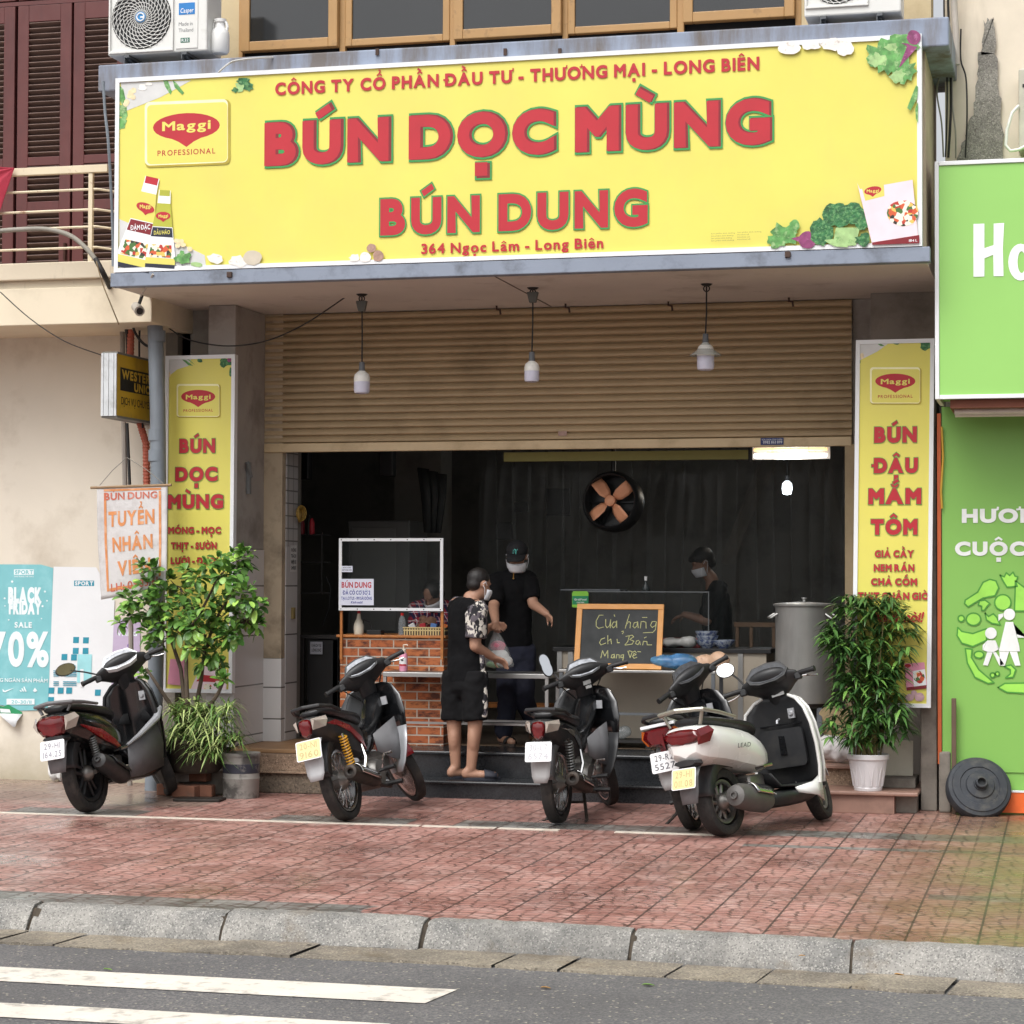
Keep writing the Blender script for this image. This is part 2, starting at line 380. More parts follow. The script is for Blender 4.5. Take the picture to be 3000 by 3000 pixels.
def brick_mat(name, c1, c2, mortar, bw, bh, mw=.012, axis='x', dirty=None, rough=.8, off=.5, bumpd=.01):
    m, g, b = mat0(name); p = g.pos(); x, y, z = g.sep(p)
    t = g.n('ShaderNodeTexBrick'); t.offset = off; g.put(t.inputs['Vector'], g.comb(x if axis == 'x' else y, z, 0.0))
    t.inputs['Scale'].default_value = 1; t.inputs['Brick Width'].default_value = bw; t.inputs['Row Height'].default_value = bh
    t.inputs['Mortar Size'].default_value = mw; t.inputs['Mortar Smooth'].default_value = .15; t.inputs['Bias'].default_value = 0
    g.put(t.inputs['Color1'], c1); g.put(t.inputs['Color2'], c2); g.put(t.inputs['Mortar'], mortar)
    c = t.outputs['Color']
    if dirty: c = g.mix(g.math('MULTIPLY', g.ramp(g.noise(g.scale(p, (1, 1, 2.4)), 9, 5, .7), .45, .62), g.math('SUBTRACT', 1.0, t.outputs['Fac'])), c, dirty)
    g.put(b.inputs['Base Color'], c); b.inputs['Roughness'].default_value = rough
    g.put(b.inputs['Normal'], g.bump(g.math('SUBTRACT', g.math('MULTIPLY', g.noise(p, 30, 4), .3), t.outputs['Fac']), .5, bumpd)); return m
ASPH = asphalt_mat(); PAVE = pavement_mat()
KERB = granite_mat('kerb_concrete', rgb(112, 111, 108), rgb(150, 147, 141), 150); GUT = granite_mat('gutter_cement', rgb(112, 105, 95), rgb(146, 137, 121), 120)
PAINT = M('road_paint', rgb(216, 209, 198), .65, var=.08, sc=3, dirt=rgb(128, 122, 114), dsc=11, dlo=.52, dhi=.7, dstr=.75, bump=.2)
CREAM = M('cream_plaster', rgb(214, 206, 191), .85, var=.05, sc=1.2, dirt=rgb(160, 146, 126), dsc=1.3, dlo=.52, dhi=.74, dstr=.55, bump=.08)
CREAMST = M('cream_streaked', rgb(206, 194, 172), .85, var=.05, sc=2, dirt=rgb(86, 80, 70), dsc=5, dlo=.55, dhi=.75, dstr=.75, streak=True, bump=.1)
GREYPL = M('grey_plaster', rgb(160, 155, 149), .85, var=.1, sc=2.2, dirt=rgb(92, 84, 76), dsc=2.6, dlo=.48, dhi=.72, dstr=.6, bump=.12)
DIRTPL = M('dirty_plaster', rgb(178, 162, 138), .85, var=.1, sc=3, dirt=rgb(96, 86, 70), dsc=4, dlo=.5, dhi=.72, dstr=.6, bump=.15)
DARKPL = M('damp_plaster', rgb(134, 127, 118), .9, var=.14, sc=3, dirt=rgb(58, 54, 48), dsc=3, dlo=.45, dhi=.7, dstr=.7, bump=.15)
SOFF = M('soffit_paint', rgb(206, 198, 189), .85, var=.06, sc=1.5, dirt=rgb(120, 104, 90), dsc=1.6, dlo=.55, dhi=.75, dstr=.5)
LEDGE = M('blue_grey_paint', rgb(132, 141, 156), .7, var=.08, sc=2, dirt=rgb(70, 72, 76), dsc=3.5, dlo=.5, dhi=.72, dstr=.75, streak=False, bump=.12)
LEDGE2 = M('weathered_blue_paint', rgb(136, 146, 164), .75, var=.16, sc=2.5, dirt=rgb(96, 82, 64), dsc=4.5, dlo=.42, dhi=.64, dstr=.8, streak=True, bump=.15)
OCHRE = M('ochre_aluminium', rgb(170, 132, 84), .5, var=.08, sc=4, dirt=rgb(92, 70, 48), dsc=8, dlo=.58, dhi=.74, dstr=.7)
MAROON = M('maroon_wood', rgb(92, 46, 44), .6, var=.1, sc=5, dirt=rgb(62, 34, 34), dsc=6, dlo=.5, dhi=.7, dstr=.5, streak=True)
SLATM = M('louvre_wood', rgb(98, 76, 68), .65, var=.15, sc=9)
WHITEAL = M('white_aluminium', rgb(226, 228, 230), .4, var=.04, sc=3)
STEEL = M('brushed_steel', rgb(170, 170, 168), .38, 1.0, var=.08, sc=5)
GALV = M('galvanised_pipe', rgb(122, 130, 138), .55, var=.1, sc=4, dirt=rgb(82, 84, 84), dsc=5, streak=True)
BLACK = M('black_rubber', rgb(28, 28, 29), .6, var=.2, sc=10)
CABLE = M('cable_black', rgb(30, 29, 29), .6)
DGRAN = M('black_granite', rgb(34, 36, 39), .28, var=.25, sc=30, dirt=rgb(58, 60, 62), dsc=7, dlo=.55, dhi=.75, dstr=.6)
STONE = granite_mat('step_stone', rgb(118, 96, 78), rgb(150, 128, 108), 110)
STONEP = M('pink_step_tile', rgb(150, 118, 104), .5, var=.14, sc=4, dirt=rgb(108, 84, 72), dsc=6, dstr=.6)
TILEW = brick_mat('white_wall_tile', rgb(208, 206, 204), rgb(198, 196, 196), rgb(110, 108, 104), .9*9, .405, .006, 'y', rough=.25, off=0, bumpd=.003)
TILEX = brick_mat('white_wall_tile_front', rgb(214, 213, 212), rgb(208, 206, 204), rgb(110, 108, 104), 9, .26, .006, 'x', rough=.25, off=0, bumpd=.003)
SHUT = M('shutter_beige', rgb(180, 158, 124), .55, var=.06, sc=2, dirt=rgb(126, 106, 78), dsc=1.4, dlo=.5, dhi=.75, dstr=.55)
GLASSD = M('dark_window_glass', rgb(34, 36, 38), .08, var=.1, sc=1.5, spec=.7)
INW = M('interior_wall', rgb(124, 121, 115), .7, var=.1, sc=1.5, dirt=rgb(60, 56, 52), dsc=2)
INF = M('interior_floor', rgb(96, 86, 76), .5, var=.15, sc=3)
INC = M('interior_ceiling', rgb(120, 118, 114), .9, var=.05)
GREEN = M('green_vinyl', rgb(126, 178, 84), .45, var=.03, sc=1.5)
GREENB = M('green_signboard', rgb(146, 200, 104), .4, var=.03, sc=1.5)
# grime where the cream wall meets the pavement
_m = CREAM; _g = NG(_m); _b = _m.node_tree.nodes['Principled BSDF']; _l = _b.inputs['Base Color'].links[0]; _src = _l.from_socket; _p = _g.pos(); _z = _g.sep(_p)[2]
_k = _g.math('MULTIPLY', _g.ramp(_g.math('ADD', _z, _g.math('MULTIPLY', _g.noise(_p, 2.5, 5, .65), .5)), .62, .25), .7)
_g.put(_b.inputs['Base Color'], _g.mix(_k, _src, rgb(146, 136, 108)))
# ================================================================ ground
def KY(x): return 10.62-.062*min(max(x+2.9, 0), 6)               # line of the kerb's back edge
gr = MB(); gr.quad((-400, -300, -.19), (400, -300, -.19), (400, 400, -.19), (-400, 400, -.19)); struct(gr.build('ground', M('earth', rgb(110, 104, 96), .9)))
rd = MB(); KX = [-60, -2.9, -1.4, 0, 1.6, 3.1, 60]; rd.loft([[V((x, -40, -.132)), V((x, KY(x)-.3, -.132))] for x in KX], False, False); struct(rd.build('road', ASPH))
rm = MB()
def wavy(x0, x1, y0, y1, z, endslant=.0):
    n = 40; a = []; b2 = []
    for i in range(n+1):
        x = x0+(x1-x0)*i/n; a.append((x, y0+rnd.uniform(-.006, .006), z)); b2.append((x+endslant*(i == n), y1+rnd.uniform(-.006, .006), z))
    for i in range(n): rm.quad(a[i], a[i+1], b2[i+1], b2[i])
wavy(-30, -2.66, 9.14, 9.48, -.128, .05); wavy(-30, -2.72, 8.40, 8.68, -.128, .05)
struct(rm.build('road_marking', PAINT))
pv = MB(); pv.loft([[V((x, 18, 0)), V((x, KY(x), 0)), V((x, KY(x), -.15))] for x in KX], False, False); struct(pv.build('pavement', PAVE))
ws = MB()
_x = -20.0
for x1 in (-4.25, -3.72, -3.28): ws.box(_x, x1-.02, 14.50, 14.57, .001, .006); _x = x1
ws.box(-2.92, -2.25, 14.5, 14.57, .001, .006); ws.box(-.05, 3, 14.16, 14.21, .001, .006)
struct(ws.build('pavement_marking', M('strip_paint', rgb(206, 198, 184), .6, var=.1, sc=6, dirt=rgb(150, 130, 116), dsc=7)))
# kerb stones: each a bevelled block, with open joints
xs = [-40+i*1.045 for i in range(80)]; xs = [x+(-3.06-min(xs, key=lambda q: abs(q+3.06))) for x in xs]
kb = MB()
for a in xs:
    g0 = .006+rnd.uniform(0, .008); x0, x1 = a+g0, a+1.045-g0; n = 22; rings = []; sl0, sl1 = rnd.uniform(-.012, .012), rnd.uniform(-.012, .012); ty = rnd.uniform(-.012, .012); tz = rnd.uniform(-.006, .006)
    for i in range(n+1):
        x = x0+(x1-x0)*i/n; k = KY(x)-.004; j = lambda s=.004: rnd.uniform(-s, s)
        e = rnd.uniform(.2, 1) if i in (0, n) else (rnd.uniform(0, .4) if i in (1, n-1) else (.22*(rnd.random() < .1)))
        sk = -.03*(1-2*abs(i/n-.5))*0+(.05 if i == 0 else 0)*0
        rings.append([V((x, k, -.16)), V((x, k, .004+tz-e*.006)), V((x, k-.012+j(.002), .010+tz+j(.002)-e*.01)), V((x, k-.085+ty*.5+j(), .004+tz+j(.003)-e*.014)), V((x, k-.115+ty+j(.006)+e*.02, -.016+tz+j(.005)-e*.01)), V((x, k-.165+ty+j(.005)+e*.012, -.075+j(.006))), V((x, k-.196+ty+j(.005)+e*.01, -.122+j(.004))), V((x, k-.2, -.16))])
    kb.loft(rings)
fill = []
for i in range(81): x = -6+8*i/80; fill.append([V((x, KY(x)-.012, -.008)), V((x, KY(x)-.10, -.02)), V((x, KY(x)-.17, -.11)), V((x, KY(x)-.18, -.16))])
jm = MB(); jm.loft(fill, False, False); struct(jm.build('kerb_mortar', M('mortar_dirt', rgb(66, 58, 48), .95, var=.3, sc=30)))
struct(kb.build('kerb', KERB, smooth=22))
gu = MB(); x = -40.0
while x < 30:
    L = rnd.choice((.32, .5, .26, .7, .42)); n = 6; gp = rnd.uniform(.002, .008); t = rnd.uniform(-.006, .005); rows = [[], [], []]
    for i in range(n+1):
        xx = x+gp+(L-2*gp)*i/n; k = KY(xx)-.207; e = rnd.uniform(-.022, .012); sk = .05*(i/n)
        rows[0].append(V((xx, k, -.118+t+rnd.uniform(-.002, .002)))); rows[1].append(V((xx-.04, k-.33+e, -.121+t+rnd.uniform(-.003, .002)))); rows[2].append(V((xx-.04, k-.336+e, -.2)))
    gu.loft(rows, False, False)
    x += L
struct(gu.build('gutter', GUT, smooth=20))
rc_ = MB(); rc_.loft([[V((x, KY(x)-.19, -.150)), V((x, KY(x)-.58, -.150))] for x in KX], False, False); struct(rc_.build('gutter_bed', M('gutter_dirt', rgb(58, 52, 44), .95, var=.3, sc=20)))
# ================================================================ left house: ground floor wall, balcony slab, louvred doors, railing
LX = -6.98
hl = thing('neighbour_house', 'cream plastered house with a balcony and maroon louvred doors upstairs, left of the noodle shop', 'house', (-9, 17, 0))
b = MB(); b.box(-16, LX, 17.0, 17.3, 0, 3.80); b.build('wall', CREAM, hl)
zb, zt = P(0, 955, 16.15).z, P(0, 800, 16.15).z
b = MB(); b.box(-16, LX+.02, 16.15, 17.35, zb, zt-.13); b.build('balcony_slab', M('cream_fascia', rgb(220, 208, 184), .85, var=.04, sc=1.2, dirt=rgb(170, 156, 132), dsc=2, dstr=.4), hl, bevel=.006)
b = MB(); b.box(-16, LX+.02, 16.17, 17.35, zt-.128, zt-.07); b.build('balcony_moulding', CREAMST, hl)
b = MB(); b.box(-16, LX+.02, 16.12, 17.35, zt-.068, zt+.07); b.build('balcony_coping', CREAMST, hl, bevel=.01)
# upper wall and louvred leaves (flush run of leaves, jamb to jamb)
YU = 17.05
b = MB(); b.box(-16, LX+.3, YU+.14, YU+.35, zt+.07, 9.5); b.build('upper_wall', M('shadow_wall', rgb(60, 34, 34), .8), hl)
def leaf(px0, px1, ptop):
    x0, x1 = P(px0, 400, YU).x, P(px1, 400, YU).x; z0 = zt+.072; z1 = P(0, ptop, YU).z; L = MB(); S = MB(); st = .105
    L.box(x0+.004, x0+st, YU, YU+.05, z0, z1); L.box(x1-st, x1-.004, YU, YU+.05, z0, z1)
    rails = [z0, P(0, 610, YU).z, P(0, 470, YU).z, z1]
    cuts = [(P(0, 800, YU).z, P(0, 625, YU).z), (P(0, 595, YU).z, P(0, 490, YU).z), (P(0, 465, YU).z, P(0, 70, YU).z)]
    zz = z0
    for a, c in cuts:
        L.box(x0+st, x1-st, YU+.001, YU+.049, zz, a); zz = c
        n = max(2, int((c-a)/.047))
        for i in range(n):
            zc = a+(i+.5)*(c-a)/n; S.obox(((x0+x1)/2, YU+.025, zc), (x1-x0-2*st, .052, .009), Matrix.Rotation(R(-38), 3, 'X'))
    L.box(x0+st, x1-st, YU+.001, YU+.049, zz, z1)
    o = L.build('louvred_door', MAROON, hl, bevel=.004); S.build('louvre_slat', SLATM, o)
for a, c in ((-330, -150), (-150, 42), (48, 208), (212, 375)): leaf(a, c, 22)
b = MB(); b.box(-16, LX+.3, YU+.01, YU+.12, P(0, 20, YU).z, P(0, 8, YU).z); b.build('transom', MAROON, hl)
b = MB()
for a, c in ((-330, -150), (-150, 42), (48, 208), (212, 375)):
    x0, x1 = P(a, 400, YU).x, P(c, 400, YU).x; b.box(x0+.005, x1-.005, YU+.005, YU+.05, P(0, 5, YU).z, 7.4)
b.build('transom_panel', MAROON, hl, bevel=.004)
b = MB(); b.box(P(195, 0, YU-.012).x, P(201, 0, YU-.012).x, YU-.03, YU-.001, P(0, 770, YU).z, P(0, 720, YU).z); b.build('pull_handle', M('old_brass', rgb(70, 44, 36), .5, .6), hl)
YR = 16.2
rl = thing('balcony_railing', 'cream painted rusty metal railing on the balcony left of the big yellow sign', 'railing', (-8, YR, zt+.07))
RUST = M('cream_rusty_paint', rgb(214, 200, 172), .6, var=.06, sc=4, dirt=rgb(140, 84, 52), dsc=9, dlo=.6, dhi=.7, dstr=.85)
b = MB(); b.box(-13, P(318, 500, YR).x, YR-.025, YR+.025, P(150, 512, YR).z, P(150, 490, YR).z); b.build('top_rail', RUST, rl, bevel=.004)
for yy in (563, 622, 672, 732):
    b = MB(); z = P(150, yy-2, YR).z; b.tube([(-13, YR, z), (P(290, 0, YR).x, YR, z+.004), (P(330, 0, YR).x, YR+.06, z-.01)], .0105, 6); b.build('bar', RUST, rl)
b = MB(); x = P(267, 600, YR).x; b.box(x-.017, x+.017, YR-.017, YR+.017, zt+.07, P(267, 508, YR).z); b.build('post', RUST, rl)
x = -9.6
b = MB(); b.box(x-.017, x+.017, YR-.017, YR+.017, zt+.07, P(267, 508, YR).z); b.build('post', RUST, rl)
# red cloth knotted to the rail
ca = P(42, 492, YR-.06)
b = MB(); n = 9
top = [ca+V((.02, 0, .01))]*(n+1); rows = []
for k in range(8):
    t = k/7; row = []
    for i in range(n+1):
        s = i/n; row.append(ca+V((-.9*t*(.25+.9*s)-.0, .05*math.sin(s*17)*t, -.62*t*(1-s*1.15)+.0)))
    rows.append(row)
b.loft(rows, False, False)
tag(b.build('red_cloth', M('red_cloth', rgb(170, 46, 66), .8, var=.25, sc=5), None, 60, solid=.004), 'faded red cloth knotted to the end of the balcony rail', 'cloth')
# ================================================================ the shop building
ZS = 3.881                                             # underside of the canopy
sh = thing('shop_building', 'noodle shop building with a canopy, tiled pillars and a row of ochre framed upstairs windows', 'building', (-4, 17.3, 0))
XA, XC, XD = -6.47, -1.62, -.98
Y1, Y2, Y3 = 16.70, 17.38, 17.47
XB = P(825, 1700, 17.38).x
YE = Y3+.05
while P(869, 1700, YE).x < XB and YE < 18.6: YE += .01
if P(869, 1700, YE).x > XB:
    while P(869, 1700, YE).x > XB and YE < 18.6: YE += .01
b = MB(); b.box(-6.98, -.93, 15.56, 19.5, ZS, ZS+.09); b.build('canopy_slab', SOFF, sh); b = MB(); b.box(-4.03, -4.018, 15.57, 17.36, ZS-.0025, ZS-.0005); b.build('canopy_joint', M('joint_dark', rgb(92, 80, 70), .9), sh)
b = MB(); b.box(-7.0, -.905, 15.46, 15.558, ZS-.004, P(340, 799, 15.47).z-.004); b.build('canopy_fascia', LEDGE, sh, bevel=.006)
b = MB(); b.box(-6.96, -.945, 15.62, 17.0, ZS+.092, 5.50); b.build('parapet', M('parapet_side', rgb(196, 180, 158), .85, dirt=rgb(140, 120, 100)), sh)

zl0 = P(1500, 163, 15.50).z-.10; zl1 = P(1500, 121, 15.50).z
b = MB(); b.box(P(287, 200, 15.5).x, P(2780, 100, 15.5).x, 15.5, 17.0, zl0, zl1)
b.build('ledge', LEDGE2, sh, bevel=.012)
ZL = zl1
# pillars
b = MB(); b.box(XA-.235, XA, Y1, Y2-.003, 1.92, ZS-.002); b.build('left_pillar', GREYPL, sh, bevel=.008)
b = MB(); b.box(XA-.235, XA+.004, Y1+.01, Y2-.003, .335, 1.918); b.build('left_pillar_tiling', TILEW, sh)
b = MB(); b.box(XA-.1, XB, Y2, Y3, 1.02, ZS-.002); b.build('shutter_jamb', DIRTPL, sh, bevel=.006)
b = MB(); b.box(XA-.1, XB+.003, Y2-.004, Y3, .335, 1.018); b.build('jamb_tiling', TILEX, sh)
TILEI = brick_mat('jamb_inner_tile', rgb(190, 188, 186), rgb(184, 182, 182), rgb(110, 108, 104), .12, .105, .006, 'y', rough=.3, off=0, bumpd=.003)
b = MB(); b.box(XA-.1, XB+.006, Y3+.001, YE, 1.95, ZS-.002); b.build('inner_jamb_small_tiling', TILEI, sh)
b = MB(); b.box(XA-.1, XB+.006, Y3+.001, YE, .335, 1.948); b.build('inner_jamb_tiling', TILEW, sh)
# recess wall behind the left banner, and the dirty pier at the far left
b = MB(); b.box(P(524, 900, 17.0).x, XA-.237, 17.0, Y2+.3, 0, ZS-.002); b.build('recess_wall', GREYPL, sh)
b = MB(); b.box(P(486, 900, 16.9).x, P(522, 900, 16.9).x, 16.9, Y2+.018, 0, ZS-.002); b.build('left_pier', DARKPL, sh, bevel=.008)
b = MB(); b.box(LX-.0, P(486, 900, 16.9).x-.002, 17.06, 17.3, 0, ZS-.002); b.build('party_wall_end', DARKPL, sh)
# right side
b = MB(); b.box(XC, XC+.17, 17.42, 17.62, .335, ZS-.002); b.build('right_jamb', GREYPL, sh, bevel=.006)
b = MB(); b.box(P(2495, 1500, 17.38).x-.05, P(2497, 1500, 17.38).x+.07, 17.36, 17.418, .335, 2.74); b.build('right_shutter_guide', M('guide_cream', rgb(170, 150, 118), .7, var=.1, dirt=rgb(100, 84, 64)), sh)
b = MB(); b.box(XC+.171, XD+.16, 17.1, 17.42, 0, ZS-.002); b.build('right_pillar', M('right_pillar_paint', rgb(150, 142, 134), .85, var=.1, sc=2, dirt=rgb(80, 74, 68), dsc=2.5), sh)
b = MB(); b.box(P(2697, 2200, 16.5).x, P(2745, 2200, 16.5).x, 16.5, 17.09, 0, 3.4); b.build('right_pier', DARKPL, sh, bevel=.01)
b = MB(); b.box(P(2750, 2200, 16.42).x, P(2785, 2200, 16.42).x, 16.42, 16.9, 0, P(2770, 2202, 16.42).z); b.build('right_stub', DARKPL, sh, bevel=.015)
# upstairs front: wall and windows
YW = 16.35
zw0 = ZL+.02
b = MB(); b.box(-6.96, P(700, 100, YW).x, YW, YW+.3, ZL, 9); b.box(P(2348, 60, YW).x, -.945, YW, YW+.3, ZL, 9); b.box(P(700, 100, YW).x, P(2348, 60, YW).x, YW, YW+.3, 8.2, 9); b.build('upper_wall', M('upper_cream', rgb(196, 178, 142), .8, var=.05, dirt=rgb(150, 130, 98)), sh)
def win(px0, px1, pyb, sash):
    x0, x1 = P(px0, 80, YW).x, P(px1, 80, YW).x; zb_ = P((px0+px1)/2, pyb, YW).z
    f = MB(); fw = .055 if not sash else .075; y0, y1 = (YW-.06, YW+.02) if sash else (YW-.01, YW+.05)
    f.box(x0, x0+fw, y0, y1, zb_, 8.0); f.box(x1-fw, x1, y0, y1, zb_, 8.0); f.box(x0+fw, x1-fw, y0, y1, zb_, zb_+fw); f.box(x0+fw, x1-fw, y0, y1, 8.0-fw, 8.0)
    o = f.build('window', OCHRE, sh, bevel=.006)
    g = MB(); g.box(x0+fw, x1-fw, y0+.02, y0+.03, zb_+fw, 8.0-fw); g.build('pane', GLASSD, o)
win(712, 995, 148, True); win(1012, 1318, 128, False); win(1334, 1648, 112, True); win(1664, 1984, 92, False); win(2004, 2330, 62, True)
b = MB(); x0, x1 = P(700, 100, YW).x, P(2348, 60, YW).x
b.box(x0, x1, YW+.052, YW+.1, ZL, 8.2); b.build('window_backing', M('dark_room', rgb(30, 30, 31), .9), sh)
b = MB(); b.box(x0, x1, YW-.005, YW+.05, ZL+.002, P(1500, 128, YW).z-.02)
for a, c in ((700, 712), (995, 1012), (1318, 1334), (1648, 1664), (1984, 2004), (2330, 2348)): b.box(P(a, 80, YW).x, P(c, 80, YW).x, YW-.005, YW+.05, P(1500, 128, YW).z-.018, 8.2)
b.build('window_frame', OCHRE, sh, bevel=.005)
for a in (1105, 1480, 1640, 2195):
    b = MB(); q = P(a, 150, 15.49); b.box(q.x-.012, q.x+.012, 15.485, 15.498, q.z-.03, q.z+.02); b.build('bracket_lug', M('rusty_iron', rgb(70, 52, 44), .8), sh)
# interior shell
IX0, IX1, IY1 = XB-.02, XC+.35, 23.5
b = MB(); b.box(-8.5, -8.3, YE, IY1, .3, 3.7); b.build('interior_left_wall', INW, sh)
b = MB(); b.box(-8.3, XB-.0, YE+.002, YE+.1, .335, ZS-.002); b.build('interior_return_wall', INW, sh)
b = MB(); b.box(IX1, IX1+.2, 17.63, IY1, .3, 3.7); b.build('interior_right_wall', INW, sh)
b = MB(); b.box(-8.5, IX1+.2, IY1, IY1+.2, .3, 3.7); b.build('interior_back_wall', INW, sh)
b = MB(); b.box(-8.5, IX1+.2, 17.6, IY1, 3.7, 3.8); b.build('interior_ceiling', INC, sh)
b = MB(); b.box(-8.5, IX1+.2, Y2+.02, IY1, .2, .333); b.build('interior_floor', INF, sh)
b = MB(); b.box(P(1155, 1600, 20.5).x, P(1290, 1600, 20.5).x, 20.5, 20.9, .335, 3.7); b.build('interior_column', INW, sh)
# roller shutter, half lowered
rs = thing('roller_shutter', 'half lowered beige roller shutter of horizontal slats over the shop opening', 'shutter', (-4, 17.4, 2.72))
b = MB(); z0 = 2.727; zt_ = ZS; n = 18; hs_ = (zt_-z0-.075)/n; x0, x1 = XA+.004, XC+.0; prof = []
for i in range(n):
    a = z0+.075+i*hs_
    for t, d in ((0, -.006), (.05, .012), (.16, .026), (.45, .028), (.72, .020), (.88, .008), (.93, -.006)): prof.append((17.40-d, a+t*hs_))
rows = [[V((x0, y, z)), V((x1, y, z))] for y, z in prof]
b.loft(rows, False, False)
b.build('slat_curtain', SHUT, rs, smooth=28)
b = MB(); b.box(x0, x1, 17.355, 17.41, z0, z0+.073); b.build('bottom_rail', M('shutter_rail', rgb(206, 184, 146), .5, var=.06, dirt=rgb(140, 116, 80)), rs, bevel=.006)
q = P(2262, 1293, 17.353); b = MB(); b.box(q.x-.09, q.x+.09, 17.349, 17.3535, q.z-.028, q.z+.028); st = b.build('blue_sticker', M('sticker_blue', rgb(36, 52, 108), .5), rs)
b = MB(); write(b, '0982 863 899', facing(17.347), q.x-.07, q.x+.08, q.z-.018, .022, .04); write(b, 'SỬA CHỮA CỬA CUỐN', facing(17.347), q.x-.08, q.x+.08, q.z+.008, .011, .03); b.build('sticker_lettering', M('sticker_white', rgb(210, 214, 224), .5), st)
q = P(1647, 1276, 17.352); b = MB(); b.box(q.x-.035, q.x+.035, 17.364, 17.368, q.z+.0, q.z+.035); b.build('worn_sticker', M('sticker_worn', rgb(170, 140, 130), .6, var=.2, sc=30), rs)
# front steps (black granite), and the stone plinths each side
sx0, sx1 = P(1150, 2300, 16.45).x, P(1900, 2300, 16.45).x+.85
stp = thing('front_steps', 'two black granite steps up to the shop opening', 'steps', (-3.8, 16.6, 0))
b = MB(); b.box(-5.42, -2.35, 16.455, 16.9, 0, .108); b.build('lower_riser', DGRAN, stp)
b = MB(); b.box(-5.42, -2.35, 16.43, 16.80, .11, .135); b.build('lower_tread', DGRAN, stp, bevel=.01)
b = MB(); b.box(-5.42, -2.35, 16.79, 17.4, .136, .305); b.build('upper_riser', DGRAN, stp)
b = MB(); b.box(-5.42, -2.35, 16.765, 17.39, .307, .335); b.build('upper_tread', DGRAN, stp, bevel=.01)
b = MB(); b.box(-5.42, -2.35, 17.392, 17.6, .31, .336); b.build('threshold', M('threshold_stone', rgb(110, 92, 74), .5, var=.15), stp)
pl = thing('stone_plinth', 'brown stone stepped plinth under the left tiled pillar', 'plinth', (-6, 16.8, 0))
b = MB(); b.box(-6.75, -5.425, 16.47, 17.36, 0, .155); b.build('base_course', granite_mat('plinth_base', rgb(84, 76, 66), rgb(112, 100, 86), 90), pl, bevel=.01)
b = MB(); b.box(-6.45, -5.425, 16.49, 17.36, .16, .30); b.build('upper_course', STONE, pl)
b = MB(); b.box(-6.45, -5.425, 16.44, 17.36, .157, .172); b.build('ledge_stone', STONE, pl, bevel=.004)
b = MB(); b.box(-6.46, -5.423, 16.6, 17.7, .302, .334); b.build('top_stone', M('top_stone', rgb(150, 116, 82), .55, var=.12, dirt=rgb(96, 76, 56)), pl, bevel=.006)
pr = thing('stone_ledge', 'pinkish tiled two step ledge under the white flower pot on the right', 'ledge', (-1.6, 16.4, 0))
zq = P(2600, 2320, 16.2).z
b = MB(); b.box(-2.34, P(2620, 2350, 16.2).x, 16.2, 17.0, 0, zq-.03); b.build('base_course', STONEP, pr, bevel=.004)
b = MB(); b.box(P(2620, 2350, 16.2).x, P(2685, 2350, 16.3).x, 16.32, 17.0, 0, zq-.03); b.build('side_course', DARKPL, pr, bevel=.004)
b = MB(); b.box(-2.345, P(2690, 2350, 16.2).x, 16.17, 17.09, zq-.028, zq); b.build('tread', STONEP, pr, bevel=.008)
b = MB(); b.box(-2.34, P(2500, 2280, 16.62).x+.12, 16.62, 17.35, zq+.002, P(2450, 2240, 16.62).z-.03); b.build('upper_course', STONE, pr)
b = MB(); b.box(-2.345, P(2500, 2280, 16.6).x+.14, 16.59, 17.35, P(2450, 2240, 16.62).z-.028, P(2450, 2240, 16.62).z); b.build('upper_tread', STONEP, pr, bevel=.006)
ZPL = zq
# ================================================================ right building with its green shop front
rbd = thing('green_shop_building', 'cream building with a lime green shop front, right of the noodle shop', 'building', (0, 16.8, 0))
b = MB(); b.box(-.86, 6, 16.62, 17.0, 0, 9); b.build('wall', M('right_wall_cream', rgb(218, 206, 188), .85, var=.05, dirt=rgb(150, 136, 118), dsc=2, streak=True), rbd)
def PS(pts, Y): return [(P(x, y, Y).x, P(x, y, Y).z) for x, y in pts]
YP = 16.6
_pp = [(2803, 470), (2826, 405), (2848, 330), (2862, 230), (2868, 160), (2876, 150), (2886, 66), (2896, 60), (2910, 60), (2916, 130), (2926, 240), (2936, 330), (2940, 470)]
pts = []
for (ax, ay), (bx_, by) in zip(_pp, _pp[1:]):
    for t in (0, .2, .4, .6, .8): pts.append((ax+(bx_-ax)*t+rnd.uniform(-5, 5), ay+(by-ay)*t+rnd.uniform(-9, 9)))
pts = PS([(2803, 475)]+pts[1:]+[(2940, 475)], YP)
b = MB(); b.prism(pts, facing(YP), .0, .012); b.build('bare_cement_patch', granite_mat('bare_cement', rgb(112, 108, 102), rgb(146, 142, 134), 140), rbd)
b = MB(); b.box(P(2760, 1800, 16.44).x, 6, 16.44, 16.6, .3, P(2900, 1190, 16.44).z); b.build('green_front', GREEN, rbd)
b = MB(); b.box(P(2790, 2280, 16.44).x, 6, 16.45, 16.6, .0, .298)
b.build('front_foot', GREEN, rbd)
b = MB(); b.box(P(2880, 2320, 16.42).x, 6, 16.415, 16.438, .012, P(2990, 2322, 16.42).z); b.build('orange_band', M('orange_band', rgb(222, 100, 40), .5), rbd)
b = MB(); b.box(P(2880, 2320, 16.42).x, 6, 16.41, 16.438, P(2990, 2322, 16.42).z+.001, P(2990, 2316, 16.42).z); b.build('white_band', WHITEAL, rbd)
b = MB(); b.box(P(2755, 1800, 16.44).x-.02, P(2758, 1800, 16.44).x, 16.425, 16.5, .35, 2.9); b.build('orange_edge', M('orange_edge', rgb(176, 84, 40), .6), rbd)
YG = 15.75
